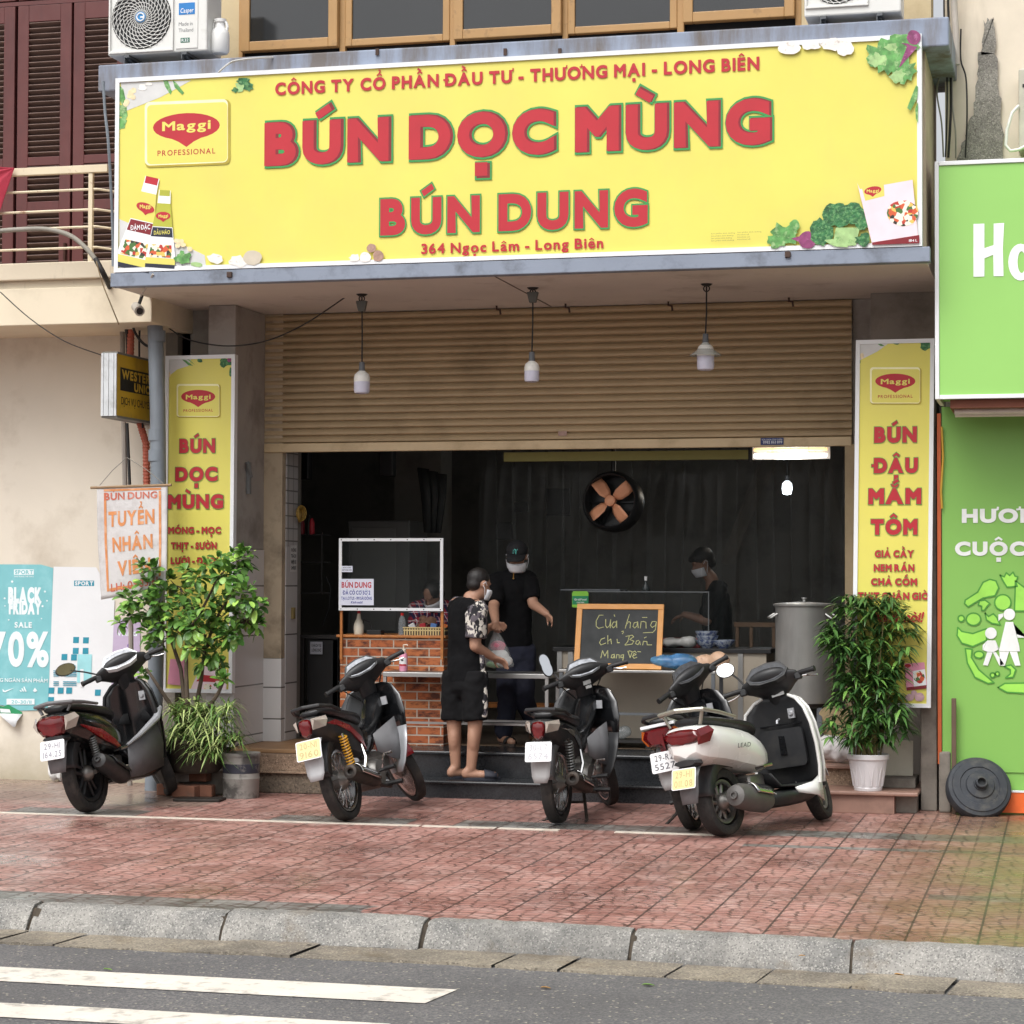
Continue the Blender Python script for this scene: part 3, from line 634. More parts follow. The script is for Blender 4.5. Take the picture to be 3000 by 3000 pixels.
gx0, gz0, gz1 = P(2739, 800, YG).x, P(2737, 1170, YG).z, P(2742, 474, YG).z
gs = thing('green_signboard', 'lime green signboard with big white letters Ho, on the building right of the shop', 'sign', (0, YG, gz0))
b = MB(); b.box(gx0+.03, 6, YG, YG+.6, gz0+.03, gz1-.03); b.build('panel', GREENB, gs)
b = MB(); b.box(gx0, gx0+.029, YG-.012, YG+.62, gz0, gz1); b.box(gx0+.03, 6, YG-.012, YG+.02, gz1-.029, gz1); b.box(gx0+.03, 6, YG-.012, YG+.02, gz0, gz0+.029); b.build('frame', WHITEAL, gs, bevel=.003)
b = MB()
def SG(x, y): q = P(x, y, YG-.004); return q.x, q.z
Hh = [(2852, 656), (2884, 655), (2884, 727), (2911, 718), (2911, 655), (2942, 653), (2938, 726), (2940, 809), (2911, 809), (2910, 746), (2884, 757), (2884, 810), (2852, 811)]
b.poly([SG(*p) for p in Hh], facing(YG-.004))
arc = []
for i in range(25): t = 2*PI*i/24; arc.append(SG(2990+36*math.cos(t), 768-54*math.sin(t)))
inn = []
for i in range(25): t = 2*PI*i/24; inn.append(SG(2993+12*math.cos(t), 768-32*math.sin(t)))
f = facing(YG-.004)
for i in range(24): b.quad(f(*arc[i], 0), f(*arc[i+1], 0), f(*inn[i+1], 0), f(*inn[i], 0))
b.build('lettering', M('sign_white', rgb(238, 240, 240), .5), gs)
b = MB(); b.box(gx0+.1, 6, YG+.05, 16.43, gz0-.06, gz0-.002); b.build('underside', M('brown_underside', rgb(120, 72, 56), .8), gs)
b = MB(); b.cyl((P(2798, 1205, 16.0).x, 16.0, gz0-.09), (6, 16.0, gz0-.09), .02); b.cyl((P(2798, 1212, 16.0).x, 15.93, gz0-.075), (6, 15.93, gz0-.075), .02); b.build('lamp_tube', M('tube_white', rgb(214, 208, 200), .5), gs)
# lettering and pictograms on the green front
YV = 16.436
fv_ = facing(YV)
GW = M('vinyl_white', rgb(226, 228, 226), .5)
def AT(px, py, Y): q = P(px, py, Y); return q.x, q.z
b = MB(); x, z = AT(2818, 1532, YV); k = (P(2900, 1532, YV).x-P(2800, 1532, YV).x)/100
write(b, 'HƯƠNG VỊ', fv_, x, x+k*370, z, k*42, .075, d=.002); b.build('lettering', GW, rbd)
b = MB(); x, z = AT(2798, 1628, YV); write(b, 'CUỘC SỐNG', fv_, x, x+k*420, z, k*42, .075, d=.002); b.build('lettering', GW, rbd)
GL = M('vinyl_light_green', rgb(150, 214, 84), .45); GD = M('vinyl_dark_green', rgb(70, 140, 50), .5)
def picto(pts, name='pictogram'):
    q = [AT(x, y, YV) for x, y in pts]; cx = sum(a for a, _ in q)/len(q); cz = sum(c for _, c in q)/len(q)
    b = MB(); b.poly([(cx+(a-cx)*1.0, cz+(c-cz)*1.0) for a, c in q], fv_, .0015)
    rim = MB(); n = len(q); t = k*2.2
    for i in range(n):
        a, c = V((*q[i], 0)), V((*q[(i+1) % n], 0)); dv = (c-a)
        if dv.length < 1e-6: continue
        dv.normalize(); nn = V((-dv.y, dv.x, 0))*t; a2, c2 = a-dv*t*.6, c+dv*t*.6; e = .002+.0002*(i % 2)
        rim.add([fv_(*p.xy, e) for p in (a2+nn, a2-nn, c2-nn, c2+nn)], [(0, 1, 2, 3)])
    o = b.build(name, GL, rbd); rim.build('pictogram_border', GD, o)
def ell(cx, cy, rx, ry, rot=0, n=20, e=1.0):
    o = []
    for i in range(n):
        t = 2*PI*i/n; a, c = rx*math.cos(t), ry*math.sin(t)*(1 if math.cos(t) > 0 else e); o.append((cx+a*math.cos(rot)-c*math.sin(rot), cy+a*math.sin(rot)+c*math.cos(rot)))
    return o
picto([(2826, 1768), (2836, 1778), (2880, 1752), (2915, 1745), (2926, 1722), (2918, 1702), (2900, 1697), (2880, 1706), (2864, 1735), (2828, 1758)])
picto([(2930, 1685), (2942, 1690), (2948, 1678), (2958, 1686), (2968, 1676), (2974, 1688), (2982, 1690), (2976, 1706), (2980, 1718), (2950, 1720), (2940, 1704)])
picto(ell(2938, 1765, 24, 23)); picto([(2866, 1772), (2870, 1760), (2886, 1758), (2900, 1768), (2892, 1776), (2884, 1788), (2876, 1788), (2876, 1776)])
picto(ell(2852, 1814, 21, 18)); picto(ell(2816, 1812, 9, 9))
picto([(2806, 1838), (2818, 1850), (2850, 1856), (2890, 1842), (2890, 1876), (2850, 1894), (2818, 1884), (2804, 1862)])
picto([(2828, 1900), (2848, 1902), (2846, 1926), (2868, 1962), (2912, 2000), (2894, 2002), (2856, 1984), (2834, 1942)])
picto([(2886, 1796), (2896, 1806), (2910, 1798), (2920, 1808), (2930, 1830), (2906, 1826), (2890, 1816)])
picto([(2924, 2014), (2944, 2002), (3060, 2000), (3060, 2034), (2950, 2028)]); picto([(2975, 1702), (3000, 1720), (3060, 1720), (3060, 1790), (2972, 1790)])
picto([(2942, 1952), (2962, 1948), (2976, 1962), (2968, 1984), (2946, 1986), (2960, 1974), (2960, 1962)])
picto(ell(2908, 1978, 7, 7)); picto(ell(2922, 1974, 6, 6)); picto(ell(2868, 1918, 14, 10))
b = MB(); d_ = .004
b.poly([AT(x, y, YV) for x, y in ell(2957, 1800, 17, 17, n=24)], fv_, d_); b.poly([AT(x, y, YV) for x, y in ell(2903, 1855, 17, 17, n=24)], fv_, d_)
for pts in ([(2946, 1822), (2968, 1822), (2986, 1892), (2988, 1908), (2926, 1908), (2930, 1892)], [(2928, 1909), (2956, 1909), (2944, 1950), (2930, 1950)], [(2958, 1909), (2980, 1909), (2990, 1950), (2974, 1950)],
            [(2969, 1826), (2978, 1858), (3010, 1858), (3010, 1868), (2981, 1868)], [(2925, 1800), (2939, 1797), (2939, 1806), (2925, 1820)],
            [(2893, 1876), (2916, 1876), (2926, 1902), (2912, 1910), (2894, 1910), (2880, 1904)], [(2879, 1890), (2892, 1877), (2879, 1905)], [(2917, 1877), (2929, 1906), (2924, 1901)], [(2892, 1911), (2908, 1911), (2894, 1950), (2880, 1948)], [(2909, 1911), (2918, 1911), (2942, 1946), (2928, 1950)]):
    b.poly([AT(x, y, YV) for x, y in pts], fv_, d_)
b.build('walking_figures_pattern', GW, rbd)
b = MB(); q = P(2768, 1500, 16.41); b.tube([P(2759, 1250, 16.41), P(2763, 1340, 16.41), P(2757, 1440, 16.41), P(2760, 1490, 16.41)], .008, 6)
tag(b.build('hanging_cable', M('yellow_cable', rgb(190, 150, 50), .6)), 'thin yellow cable hanging down the edge of the green shop front', 'cable')
# ================================================================ signs
YEL = M('sign_yellow', rgb(222, 213, 100), .45, var=.04, sc=1.6, dirt=rgb(206, 192, 116), dsc=1.2, dlo=.46, dhi=.75, dstr=.3, bump=.3, bsc=2.2)
RED = M('sign_red', rgb(180, 32, 46), .5, var=.05); DRED = M('sign_dark_red', rgb(126, 22, 34), .5); GRN = M('sign_outline_green', rgb(50, 146, 74), .5, var=.05)
PALE = M('sign_pale_grey', rgb(206, 206, 204), .5, var=.06, sc=9); LYEL = M('card_highlight', rgb(246, 240, 190), .45); DYEL = M('card_shade', rgb(176, 156, 50), .5)
LEAFP = M('print_leaf_green', rgb(92, 150, 80), .5, var=.5, sc=18, dirt=rgb(168, 200, 140), dsc=16, dlo=.52, dhi=.62); DLEAF = M('print_dark_green', rgb(44, 104, 58), .5, var=.5, sc=24, dirt=rgb(104, 156, 96), dsc=40, dlo=.5, dhi=.58, bump=.6, bsc=50); LLEAF = M('print_pale_green', rgb(160, 194, 130), .5, var=.25, sc=16, dirt=rgb(86, 136, 70), dsc=18, dlo=.55, dhi=.65)
BEET = M('print_beet', rgb(136, 60, 106), .5, var=.35, sc=20, dirt=rgb(190, 130, 170), dsc=24, dlo=.58, dhi=.66); MUSH = M('print_mushroom', rgb(232, 228, 222), .5, var=.08, sc=14, dirt=rgb(170, 150, 136), dsc=22, dlo=.56, dhi=.68); SEED = M('print_seed', rgb(232, 212, 170), .5, var=.12, sc=40)
PINK = M('print_pink', rgb(238, 214, 222), .5, var=.05); PINK2 = M('print_strong_pink', rgb(226, 150, 176), .5, var=.08); WHT = M('print_white', rgb(236, 238, 240), .5, var=.03)
NAVY = M('print_navy', rgb(30, 34, 52), .5, var=.2); OLIVE = M('print_olive', rgb(176, 178, 60), .5); GREYT = M('print_grey_text', rgb(110, 104, 60), .5)
FOOD = mat0('print_food')
def food_mat():
    m, g, b = FOOD; vo = g.n('ShaderNodeTexVoronoi'); g.put(vo.inputs['Vector'], g.obj()); vo.inputs['Scale'].default_value = 38
    cr = g.n('ShaderNodeValToRGB'); wn = g.n('ShaderNodeTexWhiteNoise'); g.put(wn.inputs['Vector'], vo.outputs['Position']); g.put(cr.inputs[0], wn.outputs['Value']); cr.color_ramp.interpolation = 'CONSTANT'
    els = cr.color_ramp.elements; els[0].color = (*rgb(238, 230, 214), 1); els[1].position = .3; els[1].color = (*rgb(70, 110, 52), 1)
    for p_, c_ in ((.5, (206, 90, 50)), (.65, (236, 190, 96)), (.8, (50, 44, 38)), (.9, (180, 50, 40))): e = els.new(p_); e.color = (*rgb(*c_), 1)
    g.put(b.inputs['Base Color'], cr.outputs[0]); b.inputs['Roughness'].default_value = .5
food_mat(); FOOD = FOOD[0]
class Dec:
    """flat prints on one board: every call lays its shapes a little prouder than the one before"""
    def __init__(s, Y, parent, slope=0.0, v0=0.0): s.Y, s.pa, s.sl, s.v0, s.d = Y, parent, slope, v0, .0015
    def m(s, u, v, d): return V((u+s.sl*(v-s.v0), s.Y-d, v))
    def uv(s, px, py): q = P(px, py, s.Y); return (q.x-s.sl*(q.z-s.v0), q.z)
    def step(s): s.d += .0003
    def shape(s, pts, m, name, parent=None, raw=False):
        b = MB(); q = pts if raw else [s.uv(*p) for p in pts]; b.poly(q, s.m, s.d); s.step(); return b.build(name, m, parent or s.pa)
    def shapes(s, lst, m, name, parent=None):
        b = MB()
        for i, pts in enumerate(lst): b.poly([s.uv(*p) for p in pts], s.m, s.d+i*.0001)
        s.d += .0001*len(lst); s.step(); return b.build(name, m, parent or s.pa)
    def text(s, t, px0, py0, px1, hpx, m, name='lettering', r=.06, gap=.13, parent=None, green=0.0, shade=False, gm=None, shear=0.0, space=.32, split=False):
        u0, v0 = s.uv(px0, py0); u1, _ = s.uv(px1, py0); h = s.uv(px0, py0-hpx)[1]-v0; o = None; pa = parent or s.pa; k = (u1-u0)*.0042
        lay = ([(name+'_border', gm or GRN, 0, 0, h, r, gap, green)] if green else [])+([(name+'_shade', DRED, 0, 0, h, r, gap, 0), (name, m, -k, k*.3, h*.97, r-.012, gap+.028, 0)] if shade else [(name, m, 0, 0, h, r, gap, 0)])
        for nm, mm, du, dv, hh, rr, gg, ex in lay:
            for wd in (range(len(t.split(' '))) if split else (None,)):
                b = MB(); write(b, t, s.m, u0+du, u1+du, v0+dv, hh, rr, gg, s.d, ex, space, shear, wd); o = b.build(nm, mm, pa)
            s.step()
        return o
def blob(cx, cy, rx, ry, n=18, jag=.18, rot=0.0, seed=1):
    q = random.Random(seed); o = []
    for i in range(n):
        t = 2*PI*i/n; k = 1+q.uniform(-jag, jag); a, c = rx*k*math.cos(t), ry*k*math.sin(t); o.append((cx+a*math.cos(rot)-c*math.sin(rot), cy+a*math.sin(rot)+c*math.cos(rot)))
    return o
def rrect(x0, y0, x1, y1, r, n=5, skew=0.0):
    o = []
    for cx, cy, a in ((x1-r, y0+r, -PI/2), (x1-r, y1-r, 0), (x0+r, y1-r, PI/2), (x0+r, y0+r, PI)):
        for i in range(n+1): t = a+PI/2*i/n; x = cx+r*math.cos(t); o.append((x, cy+r*math.sin(t)+(x-x0)*skew))
    return o
def logo_oval(cx, cy, rx, ry, sk=0.0):
    o = []
    for i in range(28):
        t = 2*PI*i/28; x = rx*math.cos(t); y = ry*math.sin(t)
        if abs(x) < rx*.42 and y > 0: y = ry*(.92+.62*(1-abs(x)/(rx*.42))**1.3)
        o.append((cx+x, cy+y+x*sk))
    return o
def card(D, x0, y0, x1, y1, sk=0.0):
    """the raised yellow card with the red oval"""
    w, h = x1-x0, y1-y0
    D.shape(rrect(x0-1, y0-1, x1+w*.012, y1+h*.02, w*.06, skew=sk), DYEL, 'card_shadow'); c = D.shape(rrect(x0-2, y0-2, x1-w*.016, y1-h*.012, w*.06, skew=sk), LYEL, 'card_edge'); D.shape(rrect(x0+w*.02, y0+h*.035, x1-w*.022, y1-h*.03, w*.05, skew=sk), YEL, 'card_face')
    D.shape(logo_oval(x0+w*.49, y0+h*.37, w*.40, h*.21, sk), RED, 'red_oval')
    D.text('Maggi', x0+w*.20, y0+h*.455+w*.2*sk, x0+w*.78, h*.145, YEL, r=.036, gap=.12)
    D.text('PROFESSIONAL', x0+w*.145, y0+h*.845+w*.145*sk, x0+w*.835, h*.085, RED, r=.015, gap=.3)
# ---- the big board on the canopy
YS = 15.47
big = thing('main_signboard', 'wide yellow signboard with red lettering Bún Dọc Mùng across the shop canopy', 'sign', (-4, YS, 4))
q0, q1 = P(339, 800, YS), P(2701, 95, YS); xa, xb = P(338, 500, YS).x, P(2701, 400, YS).x; za, zb = P(340, 799, YS).z, P(338, 231, YS).z
FR = .032
b = MB(); b.box(xa+.01, xb-.01, YS, YS+.085, za+.01, zb-.01); b.build('panel', YEL, big)
b = MB(); b.box(xa, xb, YS-.014, YS+.09, zb-FR, zb); b.box(xa, xb, YS-.014, YS+.09, za, za+FR); b.box(xa, xa+FR, YS-.0135, YS+.0895, za+FR, zb-FR); b.box(xb-FR, xb, YS-.0135, YS+.0895, za+FR, zb-FR); b.build('frame', WHITEAL, big)
D = Dec(YS, big)
fy = lambda px: None
D.shape([(354, 242), (560, 236), (470, 285), (362, 328)], PALE, 'corner_print')
D.shape([(350, 642), (420, 672), (510, 704), (600, 748), (604, 783), (350, 792)], PALE, 'corner_print')
D.shapes([blob(362, 330, 13, 24, 16, .3, seed=3), blob(357, 362, 14, 20, 16, .3, seed=4)], LEAFP, 'parsley_print')
D.shape([(350, 250), (362, 262), (368, 290), (360, 310), (352, 296)], LEAFP, 'pea_pod_print'); D.shapes([[(478, 234), (492, 236), (504, 268), (500, 278), (484, 254)], [(506, 234), (518, 244), (540, 272), (534, 278), (512, 256)]], LEAFP, 'pea_pod_print')
D.shapes([blob(378+a, 275+c, 8, 8, 12, .1, seed=a) for a, c in ((2, 6), (14, -10), (-6, 24), (12, 10), (-9, 30), (6, -4))], SEED, 'seed_print')
D.shapes([blob(418, 256, 12, 8, 12, .3, seed=5), blob(436, 246, 9, 6, 12, .3, seed=6)], MUSH, 'mushroom_print')
o = D.shape([(690, 245), (712, 240), (724, 238), (712, 268), (698, 272)], LLEAF, 'broccoli_stem_print'); D.shapes([blob(712, 238, 20, 12, 14, .25, seed=7), blob(728, 254, 14, 14, 14, .25, seed=8), blob(690, 264, 10, 8, 12, .3, seed=9)], DLEAF, 'broccoli_print')
card(D, 427, 302, 672, 488, -.04)
D.text('CÔNG TY CỔ PHẦN ĐẦU TƯ - THƯƠNG MẠI - LONG BIÊN', 807, 280, 2225, 37, RED, r=.058, gap=.16, space=.42, split=True)
D.text('BÚN DỌC MÙNG', 781, 489, 2263, 130, RED, r=.088, gap=.135, green=.042, shade=True, space=.34, split=True)
D.text('BÚN DUNG', 1115, 691, 1898, 107, RED, r=.072, gap=.19, green=.042, space=.4, split=True)
D.text('364 Ngọc Lâm - Long Biên', 1235, 745, 1768, 30, RED, r=.042, gap=.16, space=.42, split=True)
# bottles at the left
def bottle(cx, top, cxb, bot, capm, lab, band, txt):
    def at(t, s): return (cx+(cxb-cx)*t+s, top+(bot-top)*t)
    ax = V((cxb-cx, bot-top)).normalized()
    def pt(t, s): x = cx+(cxb-cx)*t; y = top+(bot-top)*t; return (x+s*ax.y, y-s*ax.x)
    H = math.hypot(cxb-cx, bot-top)
    w = lambda t: H*(.075+.115*min(1, max(0, (t-.12)/.75)))
    def strip(t0, t1, k=1.0, n=6): return [pt(t0+(t1-t0)*i/n, -w(t0+(t1-t0)*i/n)*k) for i in range(n+1)]+[pt(t1+(t0-t1)*i/n, w(t1+(t0-t1)*i/n)*k) for i in range(n+1)]
    o = D.shape(strip(0, 1), WHT, 'bottle_print')
    D.shape(strip(.0, .075, .9), capm, 'bottle_cap_print', o); D.shape(strip(.17, .47), OLIVE if band is NAVY else YEL, 'bottle_neck_print', o)
    D.shape(strip(.48, .60, .95), lab, 'bottle_label_print', o); D.shape(strip(.87, .95), YEL, 'bottle_band_print', o); D.shape(strip(.95, 1.0), NAVY, 'bottle_base_print', o)
    D.shape(strip(.70, .86, .8), FOOD, 'bottle_food_print', o)
    c = pt(.33, 0); rr = w(.33)*.88; D.shape([(x, y+(x-c[0])*(.26 if band is not NAVY else 0)) for x, y in logo_oval(c[0], c[1], rr, rr*.55)], RED, 'red_oval', o)
    D.text('Maggi', c[0]-rr*.62, c[1]+rr*.24-(rr*.62*.26 if band is not NAVY else 0), c[0]+rr*.66, rr*.42, YEL, r=.04, parent=o, gap=.1)
    c = pt(.56, 0); D.text(txt, c[0]-w(.56)*.72, c[1]+H*.012, c[0]+w(.56)*.72, H*.05, WHT if band is not NAVY else YEL, r=.03, parent=o, gap=.1)
bottle(448, 520, 386, 790, RED, DRED, RED, 'ĐẬM ĐẶC'); bottle(485, 558, 470, 786, OLIVE, NAVY, NAVY, 'DẦU HÀO')
D.shapes([blob(519+a, 712+c, 8, 7, 12, .15, seed=a+50) for a, c in ((0, -6), (14, -4), (4, 8), (20, 6), (40, 18))], SEED, 'seed_print')
D.shapes([blob(536, 756, 22, 18, 18, .35, seed=11)], LEAFP, 'parsley_print'); D.shapes([blob(578, 776, 18, 7, 12, .1, .1, seed=12)], LLEAF, 'pea_pod_print')
D.shapes([blob(632, 758, 24, 15, 14, .25, seed=13), blob(700, 766, 26, 16, 14, .3, seed=14)], MUSH, 'mushroom_print'); D.shapes([blob(742, 756, 27, 22, 18, .05, seed=15)], M('print_brown_rim', rgb(196, 186, 168), .5), 'mushroom_cap_print')
D.shapes([blob(1040, 756, 16, 12, 14, .3, seed=16), blob(1072, 754, 17, 15, 14, .08, seed=17)], MUSH, 'mushroom_print'); D.shapes([blob(1090, 728, 14, 13, 14, .1, seed=18), blob(1110, 750, 16, 17, 14, .1, seed=19)], M('print_brown_mushroom', rgb(170, 136, 120), .5, var=.3, sc=30), 'mushroom_cap_print')
# right end prints
D.shapes([blob(2313, 142, 33, 19, 16, .06, seed=20), blob(2378, 134, 28, 13, 16, .3, seed=21), blob(2436, 132, 30, 18, 16, .2, seed=22), blob(2474, 142, 26, 24, 16, .15, seed=23)], MUSH, 'mushroom_print')
D.shapes([blob(2600, 172, 56, 46, 26, .28, .4, seed=24), blob(2640, 130, 50, 26, 20, .25, seed=25), blob(2650, 210, 34, 34, 20, .3, seed=26)], LEAFP, 'lettuce_print'); D.shapes([blob(2570, 178, 26, 20, 18, .3, seed=27), blob(2630, 226, 22, 22, 18, .3, seed=28), blob(2612, 140, 18, 12, 14, .3, seed=29)], LLEAF, 'lettuce_highlight_print')
D.shapes([blob(2678, 112, 20, 22, 16, .06, seed=30), [(2660, 132), (2688, 140), (2640, 196), (2634, 200)], [(2664, 130), (2640, 128), (2676, 146)]], BEET, 'beet_print')
D.shapes([[(2658, 318), (2684, 252), (2690, 256), (2688, 290), (2668, 326)], [(2682, 320), (2690, 300), (2690, 362), (2684, 350)]], LEAFP, 'pea_pod_print')
D.shapes([blob(2300, 690, 44, 32, 22, .3, seed=31), blob(2330, 662, 16, 16, 14, .15, seed=32), blob(2276, 708, 26, 18, 18, .3, seed=33)], LEAFP, 'beet_leaf_print'); D.shapes([blob(2366, 704, 26, 25, 18, .05, seed=34), [(2342, 694), (2346, 712), (2318, 700)]], BEET, 'beet_print')
D.shapes([[(2440, 720), (2450, 668), (2520, 668), (2508, 720), (2480, 722)]], LLEAF, 'broccoli_stem_print')
D.shapes([blob(2408, 680, 34, 38, 22, .14, seed=35), blob(2452, 632, 42, 34, 22, .14, seed=36), blob(2500, 628, 40, 30, 22, .14, seed=37), blob(2526, 650, 24, 26, 20, .16, seed=38), blob(2530, 704, 22, 20, 20, .3, seed=39)], DLEAF, 'broccoli_print'); D.shapes([blob(2452, 714, 34, 9, 16, .1, .25, seed=40)], LLEAF, 'pea_pod_print')
D.shape([(2512, 536), (2528, 528), (2660, 506), (2674, 528), (2692, 712), (2556, 718)], PINK, 'packet_print'); D.shape([(2512, 536), (2528, 528), (2660, 506), (2676, 528), (2520, 556)], YEL, 'packet_top_print')
D.shape([(2524, 546), (2590, 537), (2592, 576), (2536, 590)], YEL, 'packet_card_print'); D.shape(logo_oval(2558, 560, 25, 12, -.14), RED, 'red_oval'); D.text('Maggi', 2540, 566, 2576, 9, YEL, r=.04)
D.shape(blob(2646, 626, 46, 38, 20, .05, seed=41), FOOD, 'packet_food_print'); D.shape([(2556, 712), (2694, 690), (2694, 714), (2556, 719)], DRED, 'packet_band_print'); D.text('184 L', 2664, 710, 2688, 7, WHT, r=.02)
for i, (x0, x1) in enumerate(((2085, 2155), (2162, 2232), (2085, 2150), (2162, 2196), (2085, 2146), (2162, 2198), (2085, 2152), (2162, 2200))):
    y = 688+(i//2)*7-(x0-2085)*.05; D.text('Sản phẩm dinh dưỡng' if x1-x0 > 50 else 'Hotline số', x0, y, x1, 3.2, GREYT, r=.0, gap=.2)
# small clamps under and over the board
for px, py in ((672, 801), (2308, 742)):
    q = P(px, py, YS-.02); b = MB(); b.box(q.x-.02, q.x+.02, YS-.03, YS+.02, q.z-.03, q.z+.012); b.build('clamp', M('rusty_iron', rgb(70, 52, 44), .8), big, bevel=.005)
# ---- the upright banners
def banner(name, label, Y, TL, TR, BR, BL, loc):
    t = thing(name, label, 'sign', loc); zt_, zb_ = P(*TL, Y).z, P(*BR, Y).z
    xt, xb_ = P(*TL, Y).x, P(*BL, Y).x; sl = (xt-xb_)/(zt_-zb_); w = P(*TR, Y).x-xt
    mp = lambda u, v, d: V((xb_+u+sl*(v-zb_), Y-d, v)); f = .03
    def bx(b, u0, u1, v0, v1, d0, d1): b.prism([(u0, v0), (u1, v0), (u1, v1), (u0, v1)], mp, d0, d1)
    b = MB(); bx(b, .005, w-.005, zb_+.005, zt_-.005, 0, -.05); b.build('panel', YEL, t)
    b = MB(); bx(b, 0, f, zb_, zt_, .012, -.055); bx(b, w-f, w, zb_, zt_, .012, -.055); bx(b, f, w-f, zt_-f, zt_, .0115, -.0545); bx(b, f, w-f, zb_, zb_+f, .0115, -.0545); b.build('frame', WHITEAL, t)
    return t, Dec(Y, t, sl, zb_)
lb, D = banner('left_banner_sign', 'upright yellow banner sign reading Bún Dọc Mùng, behind the round leaved shrub', 16.63, (486, 1043), (690, 1040), (671, 2031), (476, 2033), (-6.7, 16.63, 0))
D.shape([(496, 1052), (560, 1052), (552, 1072), (520, 1082), (492, 1104)], PALE, 'corner_print'); D.shapes([[(532, 1052), (546, 1056), (566, 1072), (552, 1070)], [(548, 1052), (556, 1054), (572, 1070)]], LEAFP, 'pea_pod_print'); D.shapes([blob(586, 1056, 8, 6, 10, .2, seed=1), blob(660, 1062, 16, 14, 14, .3, seed=2), blob(676, 1090, 5, 14, 10, .2, seed=3)], DLEAF, 'leaf_print'); D.shapes([blob(496, 1098, 5, 8, 10, .2, seed=4)], SEED, 'seed_print'); D.shapes([blob(672, 1054, 6, 7, 10, .1, seed=5)], BEET, 'beet_print')
card(D, 520, 1127, 645, 1222)
for t, x0, x1, y, h in (('BÚN', 526, 631, 1328, 42), ('DỌC', 514, 638, 1411, 42), ('MÙNG', 493, 655, 1491, 42)): D.text(t, x0, y, x1, h, RED, r=.085, green=.035)
for t, x0, x1, y in (('MÓNG - MỌC', 494, 648, 1564), ('THỊT - SƯỜN', 502, 636, 1609), ('LƯỠI - ĐUÔI', 501, 640, 1653)): D.text(t, x0, y, x1, 20, RED, r=.075, green=.03)
D.shape([(500, 1930), (552, 1934), (548, 2010), (492, 2004)], PINK2, 'packet_print'); D.shape([(590, 1950), (666, 1960), (664, 2020), (560, 2018)], PINK, 'packet_print'); D.shape([(590, 1976), (664, 1984), (662, 2000), (576, 1996)], RED, 'packet_band_print'); D.shapes([blob(610, 2012, 14, 10, 12, .2, seed=7), blob(640, 2006, 12, 12, 12, .2, seed=8)], FOOD, 'food_print')
rb, D = banner('right_banner_sign', 'upright yellow banner reading Bún Đậu Mắm Tôm, behind the bamboo like plant', 16.40, (2508, 997), (2738, 990), (2737, 2074), (2496, 2080), (-1.2, 16.40, 0))
D.shape([(2518, 1006), (2606, 1004), (2570, 1030), (2518, 1056)], PALE, 'corner_print'); D.shapes([[(2566, 1004), (2578, 1005), (2592, 1014), (2580, 1014)]], LEAFP, 'pea_pod_print'); D.shapes([blob(2626, 1005, 9, 5, 10, .2, seed=1), blob(2716, 1012, 20, 14, 14, .3, seed=2)], DLEAF, 'leaf_print'); D.shapes([blob(2526, 1044, 6, 9, 10, .2, seed=4)], SEED, 'seed_print'); D.shapes([blob(2518, 1060, 4, 6, 10, .2, seed=4)], DLEAF, 'leaf_print')
card(D, 2551, 1078, 2698, 1183)
for t, x0, x1, y, h in (('BÚN', 2561, 2686, 1298, 47), ('ĐẬU', 2560, 2689, 1387, 45), ('MẮM', 2544, 2699, 1478, 47), ('TÔM', 2551, 2688, 1567, 46)): D.text(t, x0, y, x1, h, RED, r=.095, green=.035)
for t, x0, x1, y in (('GIẢ CẦY', 2563, 2678, 1633), ('NEM RÁN', 2560, 2679, 1674), ('CHẢ CỐM', 2552, 2687, 1715), ('THỊT CHÂN GIÒ', 2514, 2721, 1756)): D.text(t, x0, y, x1, 21, RED, r=.075, green=.03)
D.text('Kính mời!', 2560, 1822, 2702, 30, RED, r=.035, shear=.25, gap=.06, space=.25)
D.shape([(2650, 1944), (2708, 1940), (2717, 2014), (2656, 2022)], PINK2, 'packet_print'); D.shape([(2674, 1966), (2710, 1960), (2714, 2008), (2678, 2012)], WHT, 'packet_window_print'); D.shape(blob(2694, 1984, 16, 18, 16, .08, seed=3), FOOD, 'packet_food_print'); D.shape([(2656, 2014), (2719, 2006), (2720, 2016), (2658, 2023)], DRED, 'packet_band_print'); D.shape(logo_oval(2660, 1950, 9, 5), RED, 'red_oval')
D.shapes([blob(2666, 2043, 13, 11, 14, .08, seed=4), blob(2678, 2030, 9, 8, 14, .08, seed=5), blob(2694, 2042, 14, 13, 14, .08, seed=6)], M('print_onion', rgb(196, 160, 168), .5, var=.25, sc=30), 'onion_print')
# ---- light box on the wall beside the drain pipe
X1 = P(341, 1130, 16.15).x; bx0 = P(296, 1130, 16.15).x; zb_, zt_ = P(341, 1218, 16.15).z, P(341, 1034, 16.15).z
wu = thing('light_box_sign', 'old yellow and black money transfer light box sticking out beside the grey drain pipe', 'sign', (X1, 16.5, zb_))
b = MB(); b.box(bx0+.004, X1-.004, 16.16, 17.0, zb_+.004, zt_-.004); b.build('box', M('lightbox_yellow', rgb(206, 168, 44), .6, var=.1, sc=3, dirt=rgb(140, 110, 50), dsc=4), wu)
b = MB()
for i in range(6):
    x = bx0+(X1-bx0)*i/6; b.box(x+.001, x+(X1-bx0)/6-.001, 16.145+.004*(i % 2), 16.16, zb_, zt_)
b.build('ribbed_end', M('ribbed_aluminium', rgb(196, 200, 202), .5, var=.08, sc=6, dirt=rgb(140, 140, 138), dsc=8), wu)
